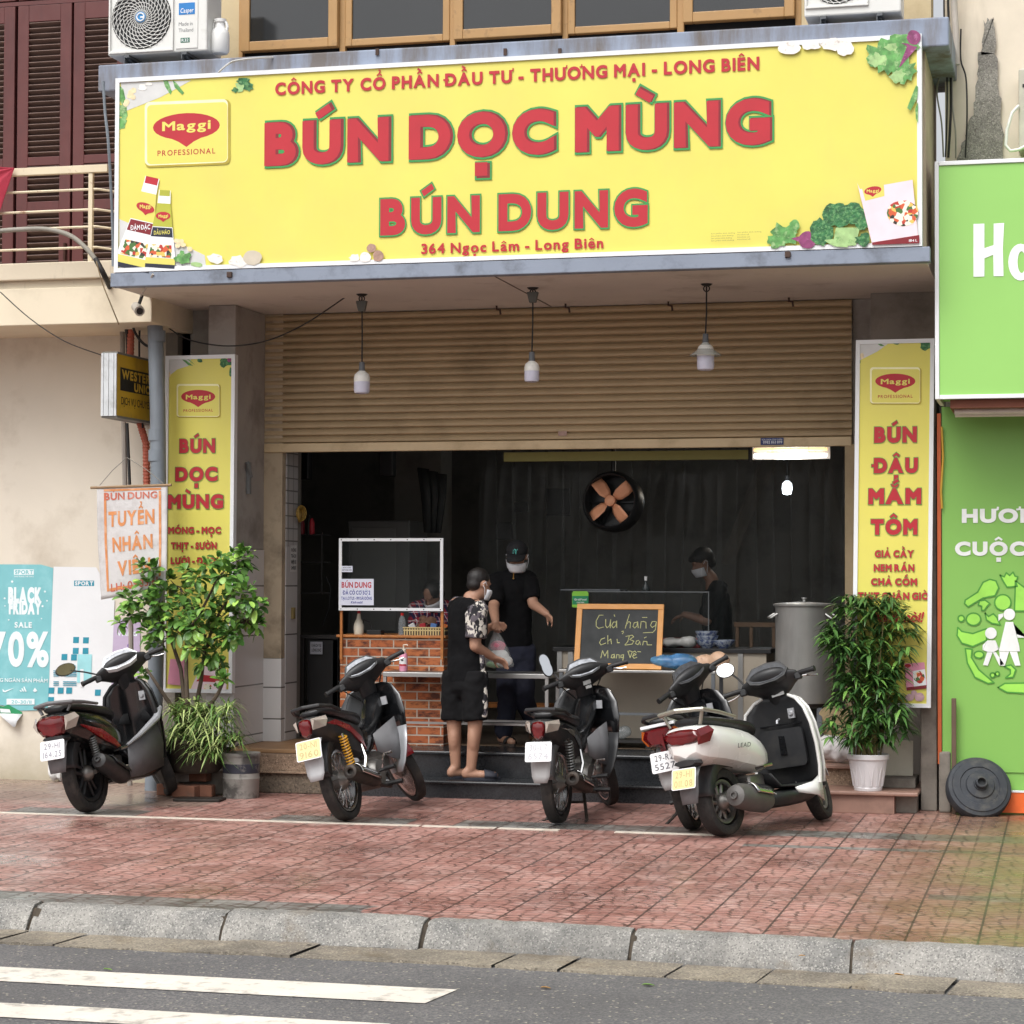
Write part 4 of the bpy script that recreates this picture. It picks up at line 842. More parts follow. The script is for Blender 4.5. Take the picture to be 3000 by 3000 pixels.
b = MB(); b.box(bx0, X1+.004, 16.162, 17.0, zt_-.004, zt_+.012); b.build('top_frame', M('grey_aluminium', rgb(120, 118, 112), .6, var=.15), wu); b = MB(); b.box(bx0, X1+.004, 16.162, 17.0, zb_-.014, zb_+.004); b.build('bottom_frame', M('grey_aluminium', rgb(120, 118, 112), .6, var=.15), wu)
sidef = lambda u, v, d: V((X1-.004+d, 16.16+u, v)); H = zt_-zb_
b = MB(); b.quad(*[sidef(u, zb_+H*v, .001) for u, v in ((.07, .42), (.8, .42), (.8, .79), (.07, .79))]); b.build('black_field_print', M('lightbox_black', rgb(32, 30, 28), .6), wu)
b = MB(); write(b, 'WESTERN', sidef, .1, .76, zb_+H*.61, H*.15, .06, d=.002); write(b, 'UNION', sidef, .34, .76, zb_+H*.44, H*.14, .06, d=.002); b.build('lettering', M('lightbox_letter', rgb(214, 176, 60), .6), wu)
b = MB(); write(b, 'DỊCH VỤ CHUYỂN TIỀN', sidef, .09, .86, zb_+H*.2, H*.12, .01, d=.002); b.build('lettering', M('lightbox_black', (0, 0, 0)), wu)
# ---- cloth recruiting banner
YC = 16.02
cl = thing('cloth_banner', 'crumpled white cloth banner with orange letters hanging from a wooden rod', 'banner', (-7.2, YC, 1.9))
def clothpt(s, t):
    x = (284+(489-284)*s)+(4 if t > .5 else 0)*(t-.5)*2*(1-s)*2; y = 1424-5*s+(1757-35*s-(1424-5*s))*t
    q = P(x, y, YC); return V((q.x, YC+.018*math.sin(s*7+t*3)*t+.03*math.sin(s*3.2+1)*t*t, q.z))
def clothmap(u, v, d):                       # u: 0..1 across, v: 0..1 up
    q = clothpt(u, 1-v); return V((q.x, q.y-d, q.z))
b = MB(); n = 26; b.loft([[clothpt(i/n, j/n) for i in range(n+1)] for j in range(n+1)], False, False)
b.build('cloth', M('banner_cloth', rgb(198, 196, 195), .9, var=.06, sc=3, dirt=rgb(160, 154, 150), dsc=7, dlo=.5, dhi=.7, dstr=.6, bump=.5, bsc=14), cl, 60, solid=.003)
OR = M('banner_orange', rgb(200, 132, 82), .8, var=.15, sc=14, dirt=rgb(218, 180, 150), dsc=16); OR2 = M('banner_red', rgb(184, 100, 80), .8, var=.15, sc=14, dirt=rgb(214, 170, 156), dsc=16)
def ctext(t, x0, x1, y, h, m, r, gap=.13, shear=0.0):
    u0, u1 = (x0-284)/205, (x1-284)/205; v = 1-(y-1422)/333; hh = h/333; b = MB()
    write(b, t, lambda a, c, d: clothmap(a, c, d), u0, u1, v, hh, r, gap, d=.004)
    b.build('lettering', m, cl)
ctext('BÚN DUNG', 306, 461, 1465, 22, OR2, .045); ctext('TUYỂN', 317, 453, 1545, 46, OR, .055); ctext('NHÂN', 328, 447, 1622, 45, OR, .055); ctext('VIÊN', 342, 439, 1695, 45, OR, .055); ctext('LH: 0983.61', 318, 462, 1738, 24, OR2, .03)
b = MB()
for u0, v0, u1, v1 in ((.1, .95, .92, .97), (.1, .06, .135, .94), (.885, .12, .92, .94), (.14, .06, .5, .085)):
    k = 8
    for i in range(k):
        if u1-u0 > v1-v0: a, c = u0+(u1-u0)*i/k, u0+(u1-u0)*(i+1)/k; b.quad(*[clothmap(*p, .004) for p in ((a, v0), (c, v0), (c, v1), (a, v1))])
        else: a, c = v0+(v1-v0)*i/k, v0+(v1-v0)*(i+1)/k; b.quad(*[clothmap(*p, .004) for p in ((u0, a), (u1, a), (u1, c), (u0, c))])
b.build('printed_border', OR, cl)
b = MB(); b.tube([P(266, 1429, YC), P(502, 1421, YC)], .011, 8); b.build('rod', M('rod_wood', rgb(140, 116, 88), .8), cl)
b = MB(); k = P(372, 1340, YC+.1); b.tube([P(292, 1422, YC), P(330, 1378, YC+.05), k], .003, 5); b.tube([P(478, 1416, YC), P(430, 1376, YC+.05), k], .003, 5); b.build('string', M('string', rgb(120, 116, 108), .8), cl)
# ---- posters pasted on the cream wall
YW1 = 16.994
TEAL = M('poster_teal', rgb(120, 184, 190), .7, var=.05, sc=3, dirt=rgb(160, 210, 214), dsc=6, dstr=.5); PWH = M('poster_white', rgb(220, 222, 224), .75, var=.03, sc=3, bump=.25, bsc=9); TEAL2 = M('poster_dark_teal', rgb(40, 138, 160), .7, var=.08); PLT = M('poster_letter', rgb(222, 232, 234), .7)
pt = thing('teal_sale_poster', 'teal paper poster advertising a 70% sale, pasted on the cream wall behind the black scooter', 'poster', (-8.6, 17, 1))
D = Dec(YW1, pt); D.d = .0005
D.shape([(-60, 1653), (120, 1654), (156, 1664), (150, 1860), (140, 2080), (60, 2082), (20, 2068), (-60, 2060)], TEAL, 'sheet')
D.shape(rrect(41, 1668, 99, 1684, 1), PLT, 'label_print'); D.text('SPORT', 44, 1682, 97, 12, TEAL, r=.06); D.text('THỜI TRANG THỂ THAO', 41, 1691, 99, 4, PLT, r=.02)
D.text('BLACK', 24, 1768, 122, 48, PLT, r=.10, gap=.05); D.text('FRIDAY', 26, 1800, 122, 40, PLT, r=.10, gap=.05)
D.shapes([blob(36, 1704, 3.5, 3.5, 10, 0), blob(14, 1753, 3, 3, 10, 0), blob(132, 1733, 3, 3, 10, 0), blob(138, 1760, 2.5, 2.5, 10, 0), blob(125, 1776, 3, 3, 10, 0), blob(26, 1816, 2.5, 2.5, 10, 0), blob(15, 1775, 2, 2, 10, 0), blob(122, 1812, 2, 2, 10, 0)], PLT, 'snow_dot_print')
D.text('SALE', 43, 1839, 94, 17, PLT, r=.05); D.text('70%', -32, 1952, 143, 102, PLT, r=.05, gap=.1); D.text('HÀNG NGÀN SẢN PHẨM', -34, 1997, 140, 11, PLT, r=.02)
D.shapes([[(8, 2018), (14, 2024), (43, 2015), (16, 2028), (9, 2026)], [(58, 2022), (62, 2022), (66, 2026), (60, 2026)], [(63, 2017), (67, 2016), (72, 2026), (68, 2026)], [(69, 2012), (72, 2011), (79, 2026), (74, 2026)], [(103, 2014), (110, 2024), (103, 2028), (97, 2024)]], PLT, 'emblem_print')
D.shape(rrect(20, 2047, 102, 2064, 1), PLT, 'label_print'); D.text('20-30/11', 34, 2061, 93, 10, TEAL, r=.03)
pw = thing('white_poster', 'white paper poster with teal squares beside the teal sale poster', 'poster', (-8.2, 17, 1))
D = Dec(YW1-.001, pw); D.d = .0005
D.shape([(157, 1660), (282, 1662), (336, 1760), (330, 1900), (322, 2120), (140, 2120), (142, 2060)], PWH, 'sheet')
D.shape(rrect(217, 1701, 276, 1717, 1), TEAL2, 'label_print'); D.text('SPORT', 220, 1715, 273, 12, PWH, r=.06)
sq = []
for x, y in ((215, 1866), (244, 1867), (214, 1898), (243, 1898), (181, 1916), (209, 1917), (143, 2014), (279, 2020), (142, 2042), (170, 2014), (195, 2014)): sq.append([(x, y), (x+17, y), (x+16, y+18), (x-1, y+18)])
[D.shape(x_, TEAL2, 'square_print') for x_ in sq]; PT3 = M('poster_mid_teal', rgb(150, 206, 212), .7)
D.shapes([[(228, 1917), (270, 1917), (268, 2000), (226, 2000)], [(180, 1948), (222, 1948), (222, 1964), (182, 1964)]], PT3, 'square_print')
D.shapes([[(157+a, 1964+c), (173+a+e, 1964+c), (173+a+e, 1966.5+c), (157+a, 1966.5+c)] for a, e in ((0, 0), (28, 24)) for c in (0, 5, 10, 15, 32, 37, 42)], TEAL2, 'stripe_print')
D.shapes([[(236, 1960), (246, 1960), (246, 2012), (236, 2012)]], PWH, 'cross_print')
pp = thing('purple_poster', 'small lilac paper poster partly hidden by the pipes and the shrub', 'poster', (-7.3, 17, 1.3))
D = Dec(YW1-.0005, pp); D.d = .0005
D.shape([(331, 1812), (412, 1816), (408, 2010), (326, 2010)], M('poster_lilac', rgb(186, 170, 196), .75, var=.08, sc=8), 'sheet'); D.text('VÀNG', 343, 1863, 402, 13, PLT, r=.05)
D.shapes([blob(362, 1912, 14, 12, 14, .3, seed=2), blob(356, 1930, 22, 12, 14, .3, seed=3), blob(380, 1892, 7, 7, 12, .1, seed=4)], M('poster_violet', rgb(124, 100, 160), .75, var=.2), 'emblem_print')
pd = thing('torn_green_flyer', 'torn green and white flyer scrap peeling off under the teal poster', 'poster', (-8.6, 17, .7))
D = Dec(YW1-.0012, pd); D.d = .0015
D.shape([(-30, 2062), (10, 2070), (24, 2064), (64, 2086), (66, 2092), (-30, 2088)], M('flyer_green', rgb(40, 140, 92), .7, var=.1), 'sheet'); D.shape([(0, 2076), (28, 2078), (32, 2088), (2, 2087)], PWH, 'label_print')
b = MB(); f = lambda px, py, d: P(px, py, YW1)+V((0, -d, 0))
b.loft([[f(-2, 2090, .004), f(66, 2092, .004)], [f(10, 2100, .03), f(58, 2112, .05)], [f(48, 2128, .06), f(56, 2128, .07)]], False, False); b.build('peeling_corner', PWH, pd, 60, solid=.002)
# paper notices on the tiled jambs
nb = thing('jamb_notice', 'white paper notice with black lines taped on the inner tiled jamb', 'notice', (XB, 17.9, 1.8))
YN = Y3+(YE-Y3)*.35; LN = (YE-Y3)*.55; xN = XB+.0085; nf = lambda u, v, d: V((xN+d, YN+u, v)); zn0, zn1 = P(842, 1675, YN).z, P(842, 1597, YN).z
b = MB(); b.quad(*[nf(u, v, 0) for u, v in ((0, zn0), (LN, zn0), (LN, zn1), (0, zn1))]); b.build('sheet', M('notice_paper', rgb(206, 206, 204), .8), nb)
b = MB()
for i, t in enumerate(('KHÔNG', 'TRÁCH', 'NHIỆM XE', 'CẢM ƠN QUÝ')): write(b, t, nf, LN*.1, LN*.9, zn1-(.055+.05*i), .03, .05, d=.0012)
b.build('lettering', M('notice_black', rgb(24, 24, 28), .8), nb)
# ================================================================ air conditioners on the ledge
ACW = M('ac_white', rgb(216, 216, 212), .45, var=.03, sc=4, dirt=rgb(170, 166, 156), dsc=5, dlo=.6, dhi=.75, dstr=.5)
ACDK = M('ac_dark', rgb(36, 38, 40), .7); IRONG = M('grey_bracket', rgb(90, 94, 98), .6, var=.15)
def air_con(label, pxl, pxr, pyb, Y, marks):
    x0, x1 = P(pxl, pyb, Y).x, P(pxr, pyb, Y).x; z0 = P((pxl+pxr)/2, pyb, Y).z; w = x1-x0; h = .56; dp = .30
    t = thing('air_conditioner', label, 'air conditioner', ((x0+x1)/2, Y, z0), 'air conditioner outdoor units above the sign')
    b = MB(); b.box(x0, x1, Y, Y+dp, z0, z0+h); b.build('casing', ACW, t, bevel=.012)
    gx, gz, gr_ = x0+w*.34, z0+h*.5, w*.30
    b = MB(); f = facing(Y); b.poly([(gx+gr_*math.cos(2*PI*i/40), gz+gr_*math.sin(2*PI*i/40)) for i in range(40)], f, .002); o = b.build('fan_opening', ACDK, t)
    b = MB(); mx = Matrix.Rotation(PI/2, 3, 'X')
    for k in range(1, 9): b.torus((gx, Y-.008, gz), gr_*k/8.4, .0028, mx, 48, 5)
    for i in range(28):
        a0 = 2*PI*i/28; pts = []
        for s in range(7): r_ = gr_*(.14+.86*s/6); a = a0+1.25*s/6; pts.append((gx+r_*math.cos(a), Y-.012, gz+r_*math.sin(a)))
        b.tube(pts, .003, 5)
    b.build('fan_grille', ACW, o)
    b = MB(); b.box(gx-gr_*1.09, gx+gr_*1.09, Y-.016, Y-.0005, gz+gr_*1.03, gz+gr_*1.11); b.box(gx-gr_*1.09, gx+gr_*1.09, Y-.016, Y-.0005, gz-gr_*1.11, gz-gr_*1.03)
    b.box(gx-gr_*1.09, gx-gr_*1.03, Y-.016, Y-.0005, gz-gr_*1.03, gz+gr_*1.03); b.box(gx+gr_*1.03, gx+gr_*1.09, Y-.016, Y-.0005, gz-gr_*1.03, gz+gr_*1.03); b.build('grille_frame', ACW, t, bevel=.003)
    b = MB(); b.cyl((gx, Y-.012, gz), (gx, Y-.02, gz), gr_*.17, n=24); o2 = b.build('fan_badge', M('badge_blue', rgb(40, 130, 190), .4), t)
    b = MB(); mx2 = Matrix.Rotation(PI/2, 3, 'X'); b.torus((gx, Y-.021, gz), gr_*.12, .006, mx2, 24, 6); b.box(gx, gx+gr_*.1, Y-.024, Y-.0205, gz-.008, gz+.004); b.build('badge_letter', WHITEAL, o2)
    if marks:
        b = MB(); px = x0+w*.69; b.box(px, px+w*.22, Y-.006, Y-.0005, z0+h*.04, z0+h*.96); lbp = b.build('label_panel', ACW, t, bevel=.004); F2 = facing(Y-.006)
        b = MB(); b.box(px+w*.03, px+w*.19, Y-.008, Y-.0065, z0+h*.50, z0+h*.66); b.build('blue_label', M('label_blue', rgb(30, 120, 190), .5), lbp)
        b = MB(); write(b, 'Casper', facing(Y-.008), px+w*.045, px+w*.175, z0+h*.525, h*.062, .02, d=.001, shear=.2); b.build('lettering', WHITEAL, lbp)
        b = MB(); write(b, 'Made in', F2, px+w*.03, px+w*.17, z0+h*.35, h*.05, .0, d=.001); write(b, 'Thailand', F2, px+w*.03, px+w*.175, z0+h*.265, h*.05, .0, d=.001); b.build('lettering', M('label_grey', rgb(110, 112, 114), .5), lbp)
        b = MB(); b.box(px+w*.05, px+w*.14, Y-.0075, Y-.0065, z0+h*.12, z0+h*.185); b.build('green_label', M('label_green', rgb(40, 104, 80), .5), lbp)
        b = MB(); write(b, 'R32', facing(Y-.0075), px+w*.06, px+w*.13, z0+h*.133, h*.04, .02, d=.001); b.build('lettering', WHITEAL, lbp)
    for k in (.2, .78):
        b = MB(); x = x0+w*k; b.box(x-.02, x+.02, Y-.02, Y+dp+.25, z0-.024, z0-.003); b.box(x-.02, x-.014, Y-.02, Y+dp+.25, z0-.06, z0-.0245); b.tube([(x, Y+.02, z0-.03), (x, Y+dp+.1, ZL-.005)], .012, 6); b.build('bracket', IRONG, t)
    return t, x0, x1, z0, h
a1 = air_con('white air conditioner outdoor unit with a blue label, above the left end of the sign', 316, 606, 156, 15.55, True)
air_con('air conditioner outdoor unit cut off at the top, above the right end of the sign', 2356, 2640, 42, 15.55, False)
b = MB(); x0 = a1[2]; q = P(640, 150, 15.62); m = (P(610, 150, 15.62).x+P(662, 150, 15.62).x)/2; rr = (P(662, 150, 15.62).x-P(610, 150, 15.62).x)/2; zj = P(640, 152, 15.62).z
b.lathe([(rr*.8, 0), (rr, .02), (rr, .14), (rr*.9, .17), (rr*.55, .2), (rr*.5, .235), (rr*.66, .24), (rr*.66, .262), (rr*.2, .265)], (m, 15.68, zj)); b.torus((m, 15.68, zj+.2), rr*.8, .012, Matrix.Rotation(PI/2, 3, 'X'), 20, 8)
tag(b.build('plastic_jug', M('jug_white', rgb(228, 228, 226), .4, var=.04), None, 40), 'white plastic jug tied to the side of the labelled air conditioner', 'jug')
# ================================================================ pipes, conduits and cables
YPP = 16.42
b = MB(); pts = [P(452, 878, YPP), P(456, 1000, YPP), P(462, 1200, YPP), P(464, 1420, YPP), P(462, 1700, YPP)]; e = pts[-1]; pts += [V((e.x-.02, e.y, .3)), V((e.x-.03, e.y, 0.0))]
b.tube(pts, .062, 16); pr_ = thing('drain_pipe', 'thick grey drain pipe running down beside the left yellow banner sign', 'pipe', (e.x, YPP, 0)); b.build('pipe', GALV, pr_, 40)
for py in (985, 1275, 1335):
    q = P(460, py, YPP); b = MB(); b.cyl(q-V((0, 0, .045)), q+V((0, 0, .045)), .068, n=16); b.build('pipe_joint', GALV, pr_, 40)
b = MB(); b.tube([P(357, 858, 16.75), P(360, 1100, 16.75), P(366, 1420, 16.75), P(382, 1700, 16.75), P(384, 1900, 16.75), V((P(384, 1900, 16.75).x, 16.75, 0))], .022, 8); tag(b.build('grey_conduit', M('grey_conduit', rgb(150, 142, 134), .7, var=.15)), 'thin grey conduit pipe left of the drain pipe', 'pipe')
b = MB(); pts = [P(392, 868, 16.62), P(384, 960, 16.62), P(381, 1085, 16.62), P(398, 1200, 16.8), P(428, 1300, 16.8), P(430, 1420, 16.8), P(428, 1560, 16.8)]
fine = []
for i in range(len(pts)-1):
    for k in range(24): fine.append(pts[i].lerp(pts[i+1], k/24))
b.tube(fine, [.026 if i % 2 else .031 for i in range(len(fine))], 10); tag(b.build('corrugated_conduit', M('conduit_orange', rgb(176, 92, 70), .6, var=.08)), 'orange corrugated cable conduit behind the light box sign', 'conduit')
def cable(name, label, pts, r, m=None, n=6, cat='cable'):
    q = [V(p) for p in pts]; o = []
    for i in range(len(q)-1):
        p0, p1, p2, p3 = q[max(i-1, 0)], q[i], q[i+1], q[min(i+2, len(q)-1)]
        for k in range(6):
            t = k/6; o.append(.5*((2*p1)+(p2-p0)*t+(2*p0-5*p1+4*p2-p3)*t*t+(3*p1-p0-3*p2+p3)*t**3))
    o.append(q[-1]); b = MB(); b.tube(o, r, n); return tag(b.build(name, m or CABLE, None, 60), label, cat)
PVCO = M('pvc_old', rgb(142, 138, 128), .7, var=.15)
cable('sagging_pvc_pipe', 'old grey flexible pipe arching in front of the balcony railing', [P(-40, 680, 15.95), P(60, 672, 15.95), P(140, 672, 15.95), P(205, 690, 15.95), P(250, 725, 15.95), P(280, 760, 15.95)], .019, PVCO, 8, 'pipe')
cable('thick_cable', 'thick black cable dropping past the left end of the canopy', [P(280, 758, 15.94), P(305, 805, 15.94), P(325, 848, 16.2), P(345, 890, 16.5), P(372, 960, 16.6), P(378, 1100, 16.7)], .021)
cable('black_cable', 'black cable curving down to the drain pipe under the canopy', [P(378, 866, 16.5), P(386, 930, 16.5), P(396, 975, 16.5), P(428, 1012, 16.5), P(470, 1018, 16.6)], .011)
cable('black_cable', 'straight black cable between the orange conduit and the drain pipe', [P(412, 915, 16.7), P(408, 1040, 16.7), P(420, 1300, 16.8), P(425, 1420, 16.8)], .009)
cable('black_cable', 'pair of dark cables running down behind the cloth banner rod', [P(372, 1240, 16.72), P(375, 1300, 16.72), P(380, 1420, 16.72)], .014)
cable('thin_wire', 'thin dark wire sagging across the cream wall to the light box sign', [P(0, 855, 16.05), P(90, 935, 16.05), P(190, 1000, 16.05), P(296, 1040, 16.14)], .0045, None, 5, 'wire')
cable('sagging_wire', 'dark wire sagging from the drain pipe across the pillar to the shutter top', [P(480, 950, 16.6), P(545, 992, 16.62), P(640, 1012, 16.6), P(720, 1010, 16.6), P(800, 992, 16.6), P(900, 945, 16.6), P(1015, 868, 16.5)], .006, None, 5, 'wire')
cable('thin_wire', 'thin dark wire beside the left end of the big sign', [P(302, 238, 15.5), P(308, 330, 15.5), P(318, 430, 15.5), P(329, 640, 15.6), P(331, 780, 15.6)], .012, GALV, 6, 'wire')
cable('thin_wire', 'thin yellowish wire dropping across the balcony slab', [P(282, 765, 15.9), P(300, 830, 15.9), P(330, 905, 15.95), P(348, 950, 16.1)], .005, M('wire_tan', rgb(130, 112, 84), .8), 5, 'wire')
cable('white_cable', 'white cable lying over the ledge above the big sign', [P(640, 212, 15.34), P(665, 190, 15.34), P(690, 178, 15.35), P(740, 171, 15.36), P(800, 168, 15.5)], .007, M('cable_white', rgb(190, 190, 186), .6))
cable('grey_pole', 'short grey stay rod tied under the left end of the big sign', [P(448, 803, 15.45), P(432, 835, 15.52), P(413, 866, 15.7)], .009, M('rod_grey', rgb(176, 170, 160), .7), 6, 'rod')
rc = [(2766, 50, 2772, 120, 2770, 460), (2778, 20, 2785, 200, 2778, 462), (2792, 140, 2790, 300, 2800, 464), (2770, 170, 2745, 260, 2764, 460), (2815, 175, 2830, 230, 2828, 462)]
for i, (a, b_, c, d_, e, f_) in enumerate(rc):
    cable('wall_cable', ('dark cable running down the right cream wall beside the canopy end', 'thick black cable strapped to the right cream wall', 'loose grey cable by the ragged cement patch', 'grey cable bowing out to the left above the green signboard', 'thin dark cable arching beside the cement patch')[i], [P(a, b_-90, 16.5), P(a, b_, 16.5), P(c, d_, 16.5), P((c+e)/2+4, (d_+f_)/2, 16.48), P(e, f_, 16.5)], .006 if i != 1 else .009, CABLE if i in (0, 1, 4) else PVCO)
b = MB(); b.tube([P(2792, -40, 16.45), P(2798, 60, 16.45), P(2802, 130, 16.45), P(2803, 190, 16.45)], .024, 10); tag(b.build('lagged_pipe', M('lagging', rgb(176, 168, 160), .8, var=.1)), 'pale lagged air conditioning pipe on the right cream wall', 'pipe')
b = MB(); q = P(2985, 215, 16.5); b.box(q.x, q.x+.5, 16.35, 16.61, P(2985, 450, 16.5).z, q.z); bx_ = thing('wall_unit', 'beige metal unit on the cream wall at the right edge of the picture', 'air conditioner', (q.x, 16.5, 4.5)); b.build('casing', M('unit_beige', rgb(190, 184, 170), .5), bx_, bevel=.01)
b = MB(); b.box(P(2983, 250, 16.34).x+.03, q.x+.5, 16.345, 16.349, P(2985, 256, 16.34).z, P(2985, 246, 16.34).z); b.build('label', ACDK, bx_)
WC = M('white_hose', rgb(222, 220, 214), .5)
b = MB(); b.tube([P(2984, 310, 16.34), P(2965, 330, 16.3), P(2950, 380, 16.3), P(2946, 425, 16.3), P(2960, 442, 16.3), P(2985, 438, 16.3), P(3020, 420, 16.3)], .012, 8); tag(b.build('white_hose', WC, None, 60), 'white looped hose hanging from the unit at the right edge', 'hose')
# security camera under the canopy
q = P(408, 905, 15.95)
sc_ = thing('security_camera', 'small white bullet security camera under the left end of the canopy', 'camera', q)
b = MB(); b.cyl(q+V((-.06, .07, .03)), q+V((.03, -.06, -.025)), .036, .04, 16); b.build('body', M('camera_white', rgb(176, 170, 160), .5, var=.08), sc_, 40)
b = MB(); b.cyl(q+V((.0305, -.0605, -.0252)), q+V((.033, -.064, -.0265)), .026, n=16); b.build('lens', M('lens_black', rgb(24, 24, 26), .2), sc_, 40)
b = MB(); b.tube([q+V((-.02, .03, .03)), q+V((.0, .03, .08)), V((q.x+.01, q.y+.03, ZS-.002))], .014, 8); b.build('mount', M('camera_mount', rgb(40, 40, 40), .6), sc_)
# ================================================================ bulbs hanging under the canopy
BW = M('bulb_white', rgb(232, 232, 226), .35); BD = M('bulb_diffuser', rgb(206, 206, 222), .3)
def bulb(label, hx, hy, px, top, bot, hwpx, conn, shade):
    h = G(hx, hy, ZS-.001); Y = h.y; r = (P(px+hwpx, bot, Y).x-P(px, bot, Y).x); x = P(px, bot, Y).x; zt_, zb_ = P(px, top, Y).z, P(px, bot, Y).z; H = zt_-zb_
    t = thing('hanging_bulb', label, 'bulb', h, 'bulbs hanging under the canopy')
    b = MB(); b.cyl((h.x, Y, ZS-.001), (h.x, Y, ZS-.014), .045, .03, 14); b.torus((h.x, Y, ZS-.035), .022, .005, Matrix.Rotation(PI/2, 3, 'X'), 14, 6); b.build('ceiling_hook', CABLE, t)
    b = MB(); b.tube([(h.x, Y, ZS-.02), ((h.x+x)/2+.003, Y, (ZS+zt_)/2), (x, Y, zt_+.05)], .006, 6); b.build('cord', CABLE, t)
    if conn:
        zc = P(hx, hy+(22 if hy > 850 else 15), Y).z; b = MB(); b.loft([[V((h.x+sx*w_/2, Y+sy*.02, z)) for sx, sy in ((-1, -1), (1, -1), (1, 1), (-1, 1))] for w_, z in ((.05, zc-.075), (.085, zc), (.085, zc+.006))]); b.build('connector', M('connector_grey', rgb(92, 96, 92), .6), t, bevel=.004)
    b = MB(); b.cyl((x, Y, zt_+.055), (x, Y, zt_-.012), .021, .024, 14); b.build('socket', M('socket_grey', rgb(96, 100, 104), .6), t, 40)
    b = MB(); b.lathe([(r*.98, H*.50), (r*.98, H*.66), (r*.86, H*.80), (r*.55, H*.89), (r*.32, H*.95), (r*.3, H)], (x, Y, zb_), n=24); b.build('bulb_body', BW, t, 50)
    b = MB(); b.lathe([(.001, 0), (r*.6, .004), (r*.88, H*.05), (r*.97, H*.14), (r*.97, H*.498)], (x, Y, zb_), n=24); b.build('diffuser', BD, t, 50)
    if shade: b = MB(); b.lathe([(r*.5, H*.92), (r*.95, H*.72), (r*1.5, H*.60), (r*1.78, H*.53), (r*1.8, H*.51), (r*1.5, H*.56), (r*1.02, H*.62)], (x, Y, zb_), n=28); b.build('glass_shade', M('ribbed_glass', rgb(186, 190, 184), .15, alpha=.55), t, 50)
bulb('white bulb with a grey connector hanging nearest the left pillar', 1060, 862, 1060, 1082, 1155, 23, True, False)
bulb('white bulb with a grey connector hanging above the middle of the opening', 1561, 843, 1558, 1053, 1121, 22, True, False)
bulb('white bulb with a flat glass shade hanging before the right part of the shutter', 2070, 832, 2067, 1000, 1087, 26, False, True)
# pieces of iron hooked at the shutter head
for i, (px, py) in enumerate(((1455, 896), (1657, 890), (1958, 884), (2311, 872))):
    q = G(px, py, ZS-.001); b = MB(); b.tube([(q.x, q.y, ZS), (q.x, q.y, ZS-.03), (q.x+.03, q.y-.01, ZS-.035), (q.x+.035, q.y-.01, ZS-.075)], .009, 6); tag(b.build('iron_hook', M('rusty_iron', (0, 0, 0)), None), 'rusty iron hook under the back of the canopy, %s' % ('nearest the left bulb', 'between the middle and right bulbs', 'just left of the glass shaded bulb', 'nearest the right pillar')[i], 'hook', 'iron hooks under the canopy')
q = P(690, 1390, 17.0); b = MB(); xk = XA+.004
b.box(xk, xk+.03, 16.95, 16.99, P(700, 1448, 17.0).z, P(700, 1355, 17.0).z); b.tube([(xk+.03, 16.9, P(690, 1355, 16.9).z), (xk+.03, 16.98, P(700, 1398, 17).z)], .018, 6); tag(b.build('shutter_latch', M('latch_grey', rgb(112, 114, 114), .6, var=.15), None), 'grey iron latch on the side of the left pillar', 'latch')
b = MB(); z0, z1 = P(846, 1811, 17.95).z, P(846, 1778, 17.95).z; b.box(XB+.007, XB+.03, Y3+(YE-Y3)*.45, Y3+(YE-Y3)*.45+.05, z0, z1); tag(b.build('junction_plate', M('plate_ochre', rgb(120, 104, 60), .7, var=.2), None, bevel=.003), 'small tarnished brass plate on the inner tiled jamb', 'plate')
# ================================================================ motorbikes (built at the origin: x forward, y left, z up, rear axle above x = 0)
def xf(b, mx): b.v = [tuple(mx @ V(p)) for p in b.v]; return b
PB = M('bike_black_paint', rgb(17, 18, 20), .22, var=.1, sc=4, coat=.5, dirt=rgb(62, 60, 58), dsc=5, dlo=.55, dhi=.8, dstr=.35); PM = M('bike_matt_black', rgb(36, 37, 39), .5, var=.15, sc=6, dirt=rgb(78, 75, 70), dsc=5, dlo=.5, dhi=.78, dstr=.4)
PGR = M('bike_worn_grey', rgb(104, 104, 106), .45, var=.12, sc=5, dirt=rgb(60, 58, 56), dsc=4, dlo=.5, dhi=.7, dstr=.5); PSI = M('bike_silver', rgb(170, 172, 176), .35, .35, var=.06, sc=5, dirt=rgb(120, 116, 110), dsc=5, dstr=.4)
SEATM = M('seat_vinyl', rgb(26, 26, 28), .42, var=.15, sc=12, bump=.15, bsc=60); TYR = M('tyre_rubber', rgb(34, 33, 32), .8, var=.18, sc=14, dirt=rgb(92, 84, 76), dsc=6, dlo=.5, dhi=.75, dstr=.5, bump=.4, bsc=70)
CHR = M('chrome', rgb(200, 200, 200), .18, 1.0, var=.06, dirt=rgb(120, 108, 92), dsc=8, dstr=.5); ALU = M('cast_aluminium', rgb(140, 138, 134), .45, .8, var=.12, dirt=rgb(70, 64, 58), dsc=9, dstr=.7); IRON = M('sooty_iron', rgb(52, 48, 45), .6, .5, var=.25, sc=9, dirt=rgb(94, 76, 60), dsc=7, dstr=.5)
TLR = M('tail_lens_red', rgb(92, 8, 14), .12, var=.3, sc=8, coat=.6); TLO = M('tail_lens_orange', rgb(190, 96, 34), .15, var=.15, coat=.6); TLC = M('lens_clear', rgb(170, 160, 150), .15, var=.15, coat=.5)
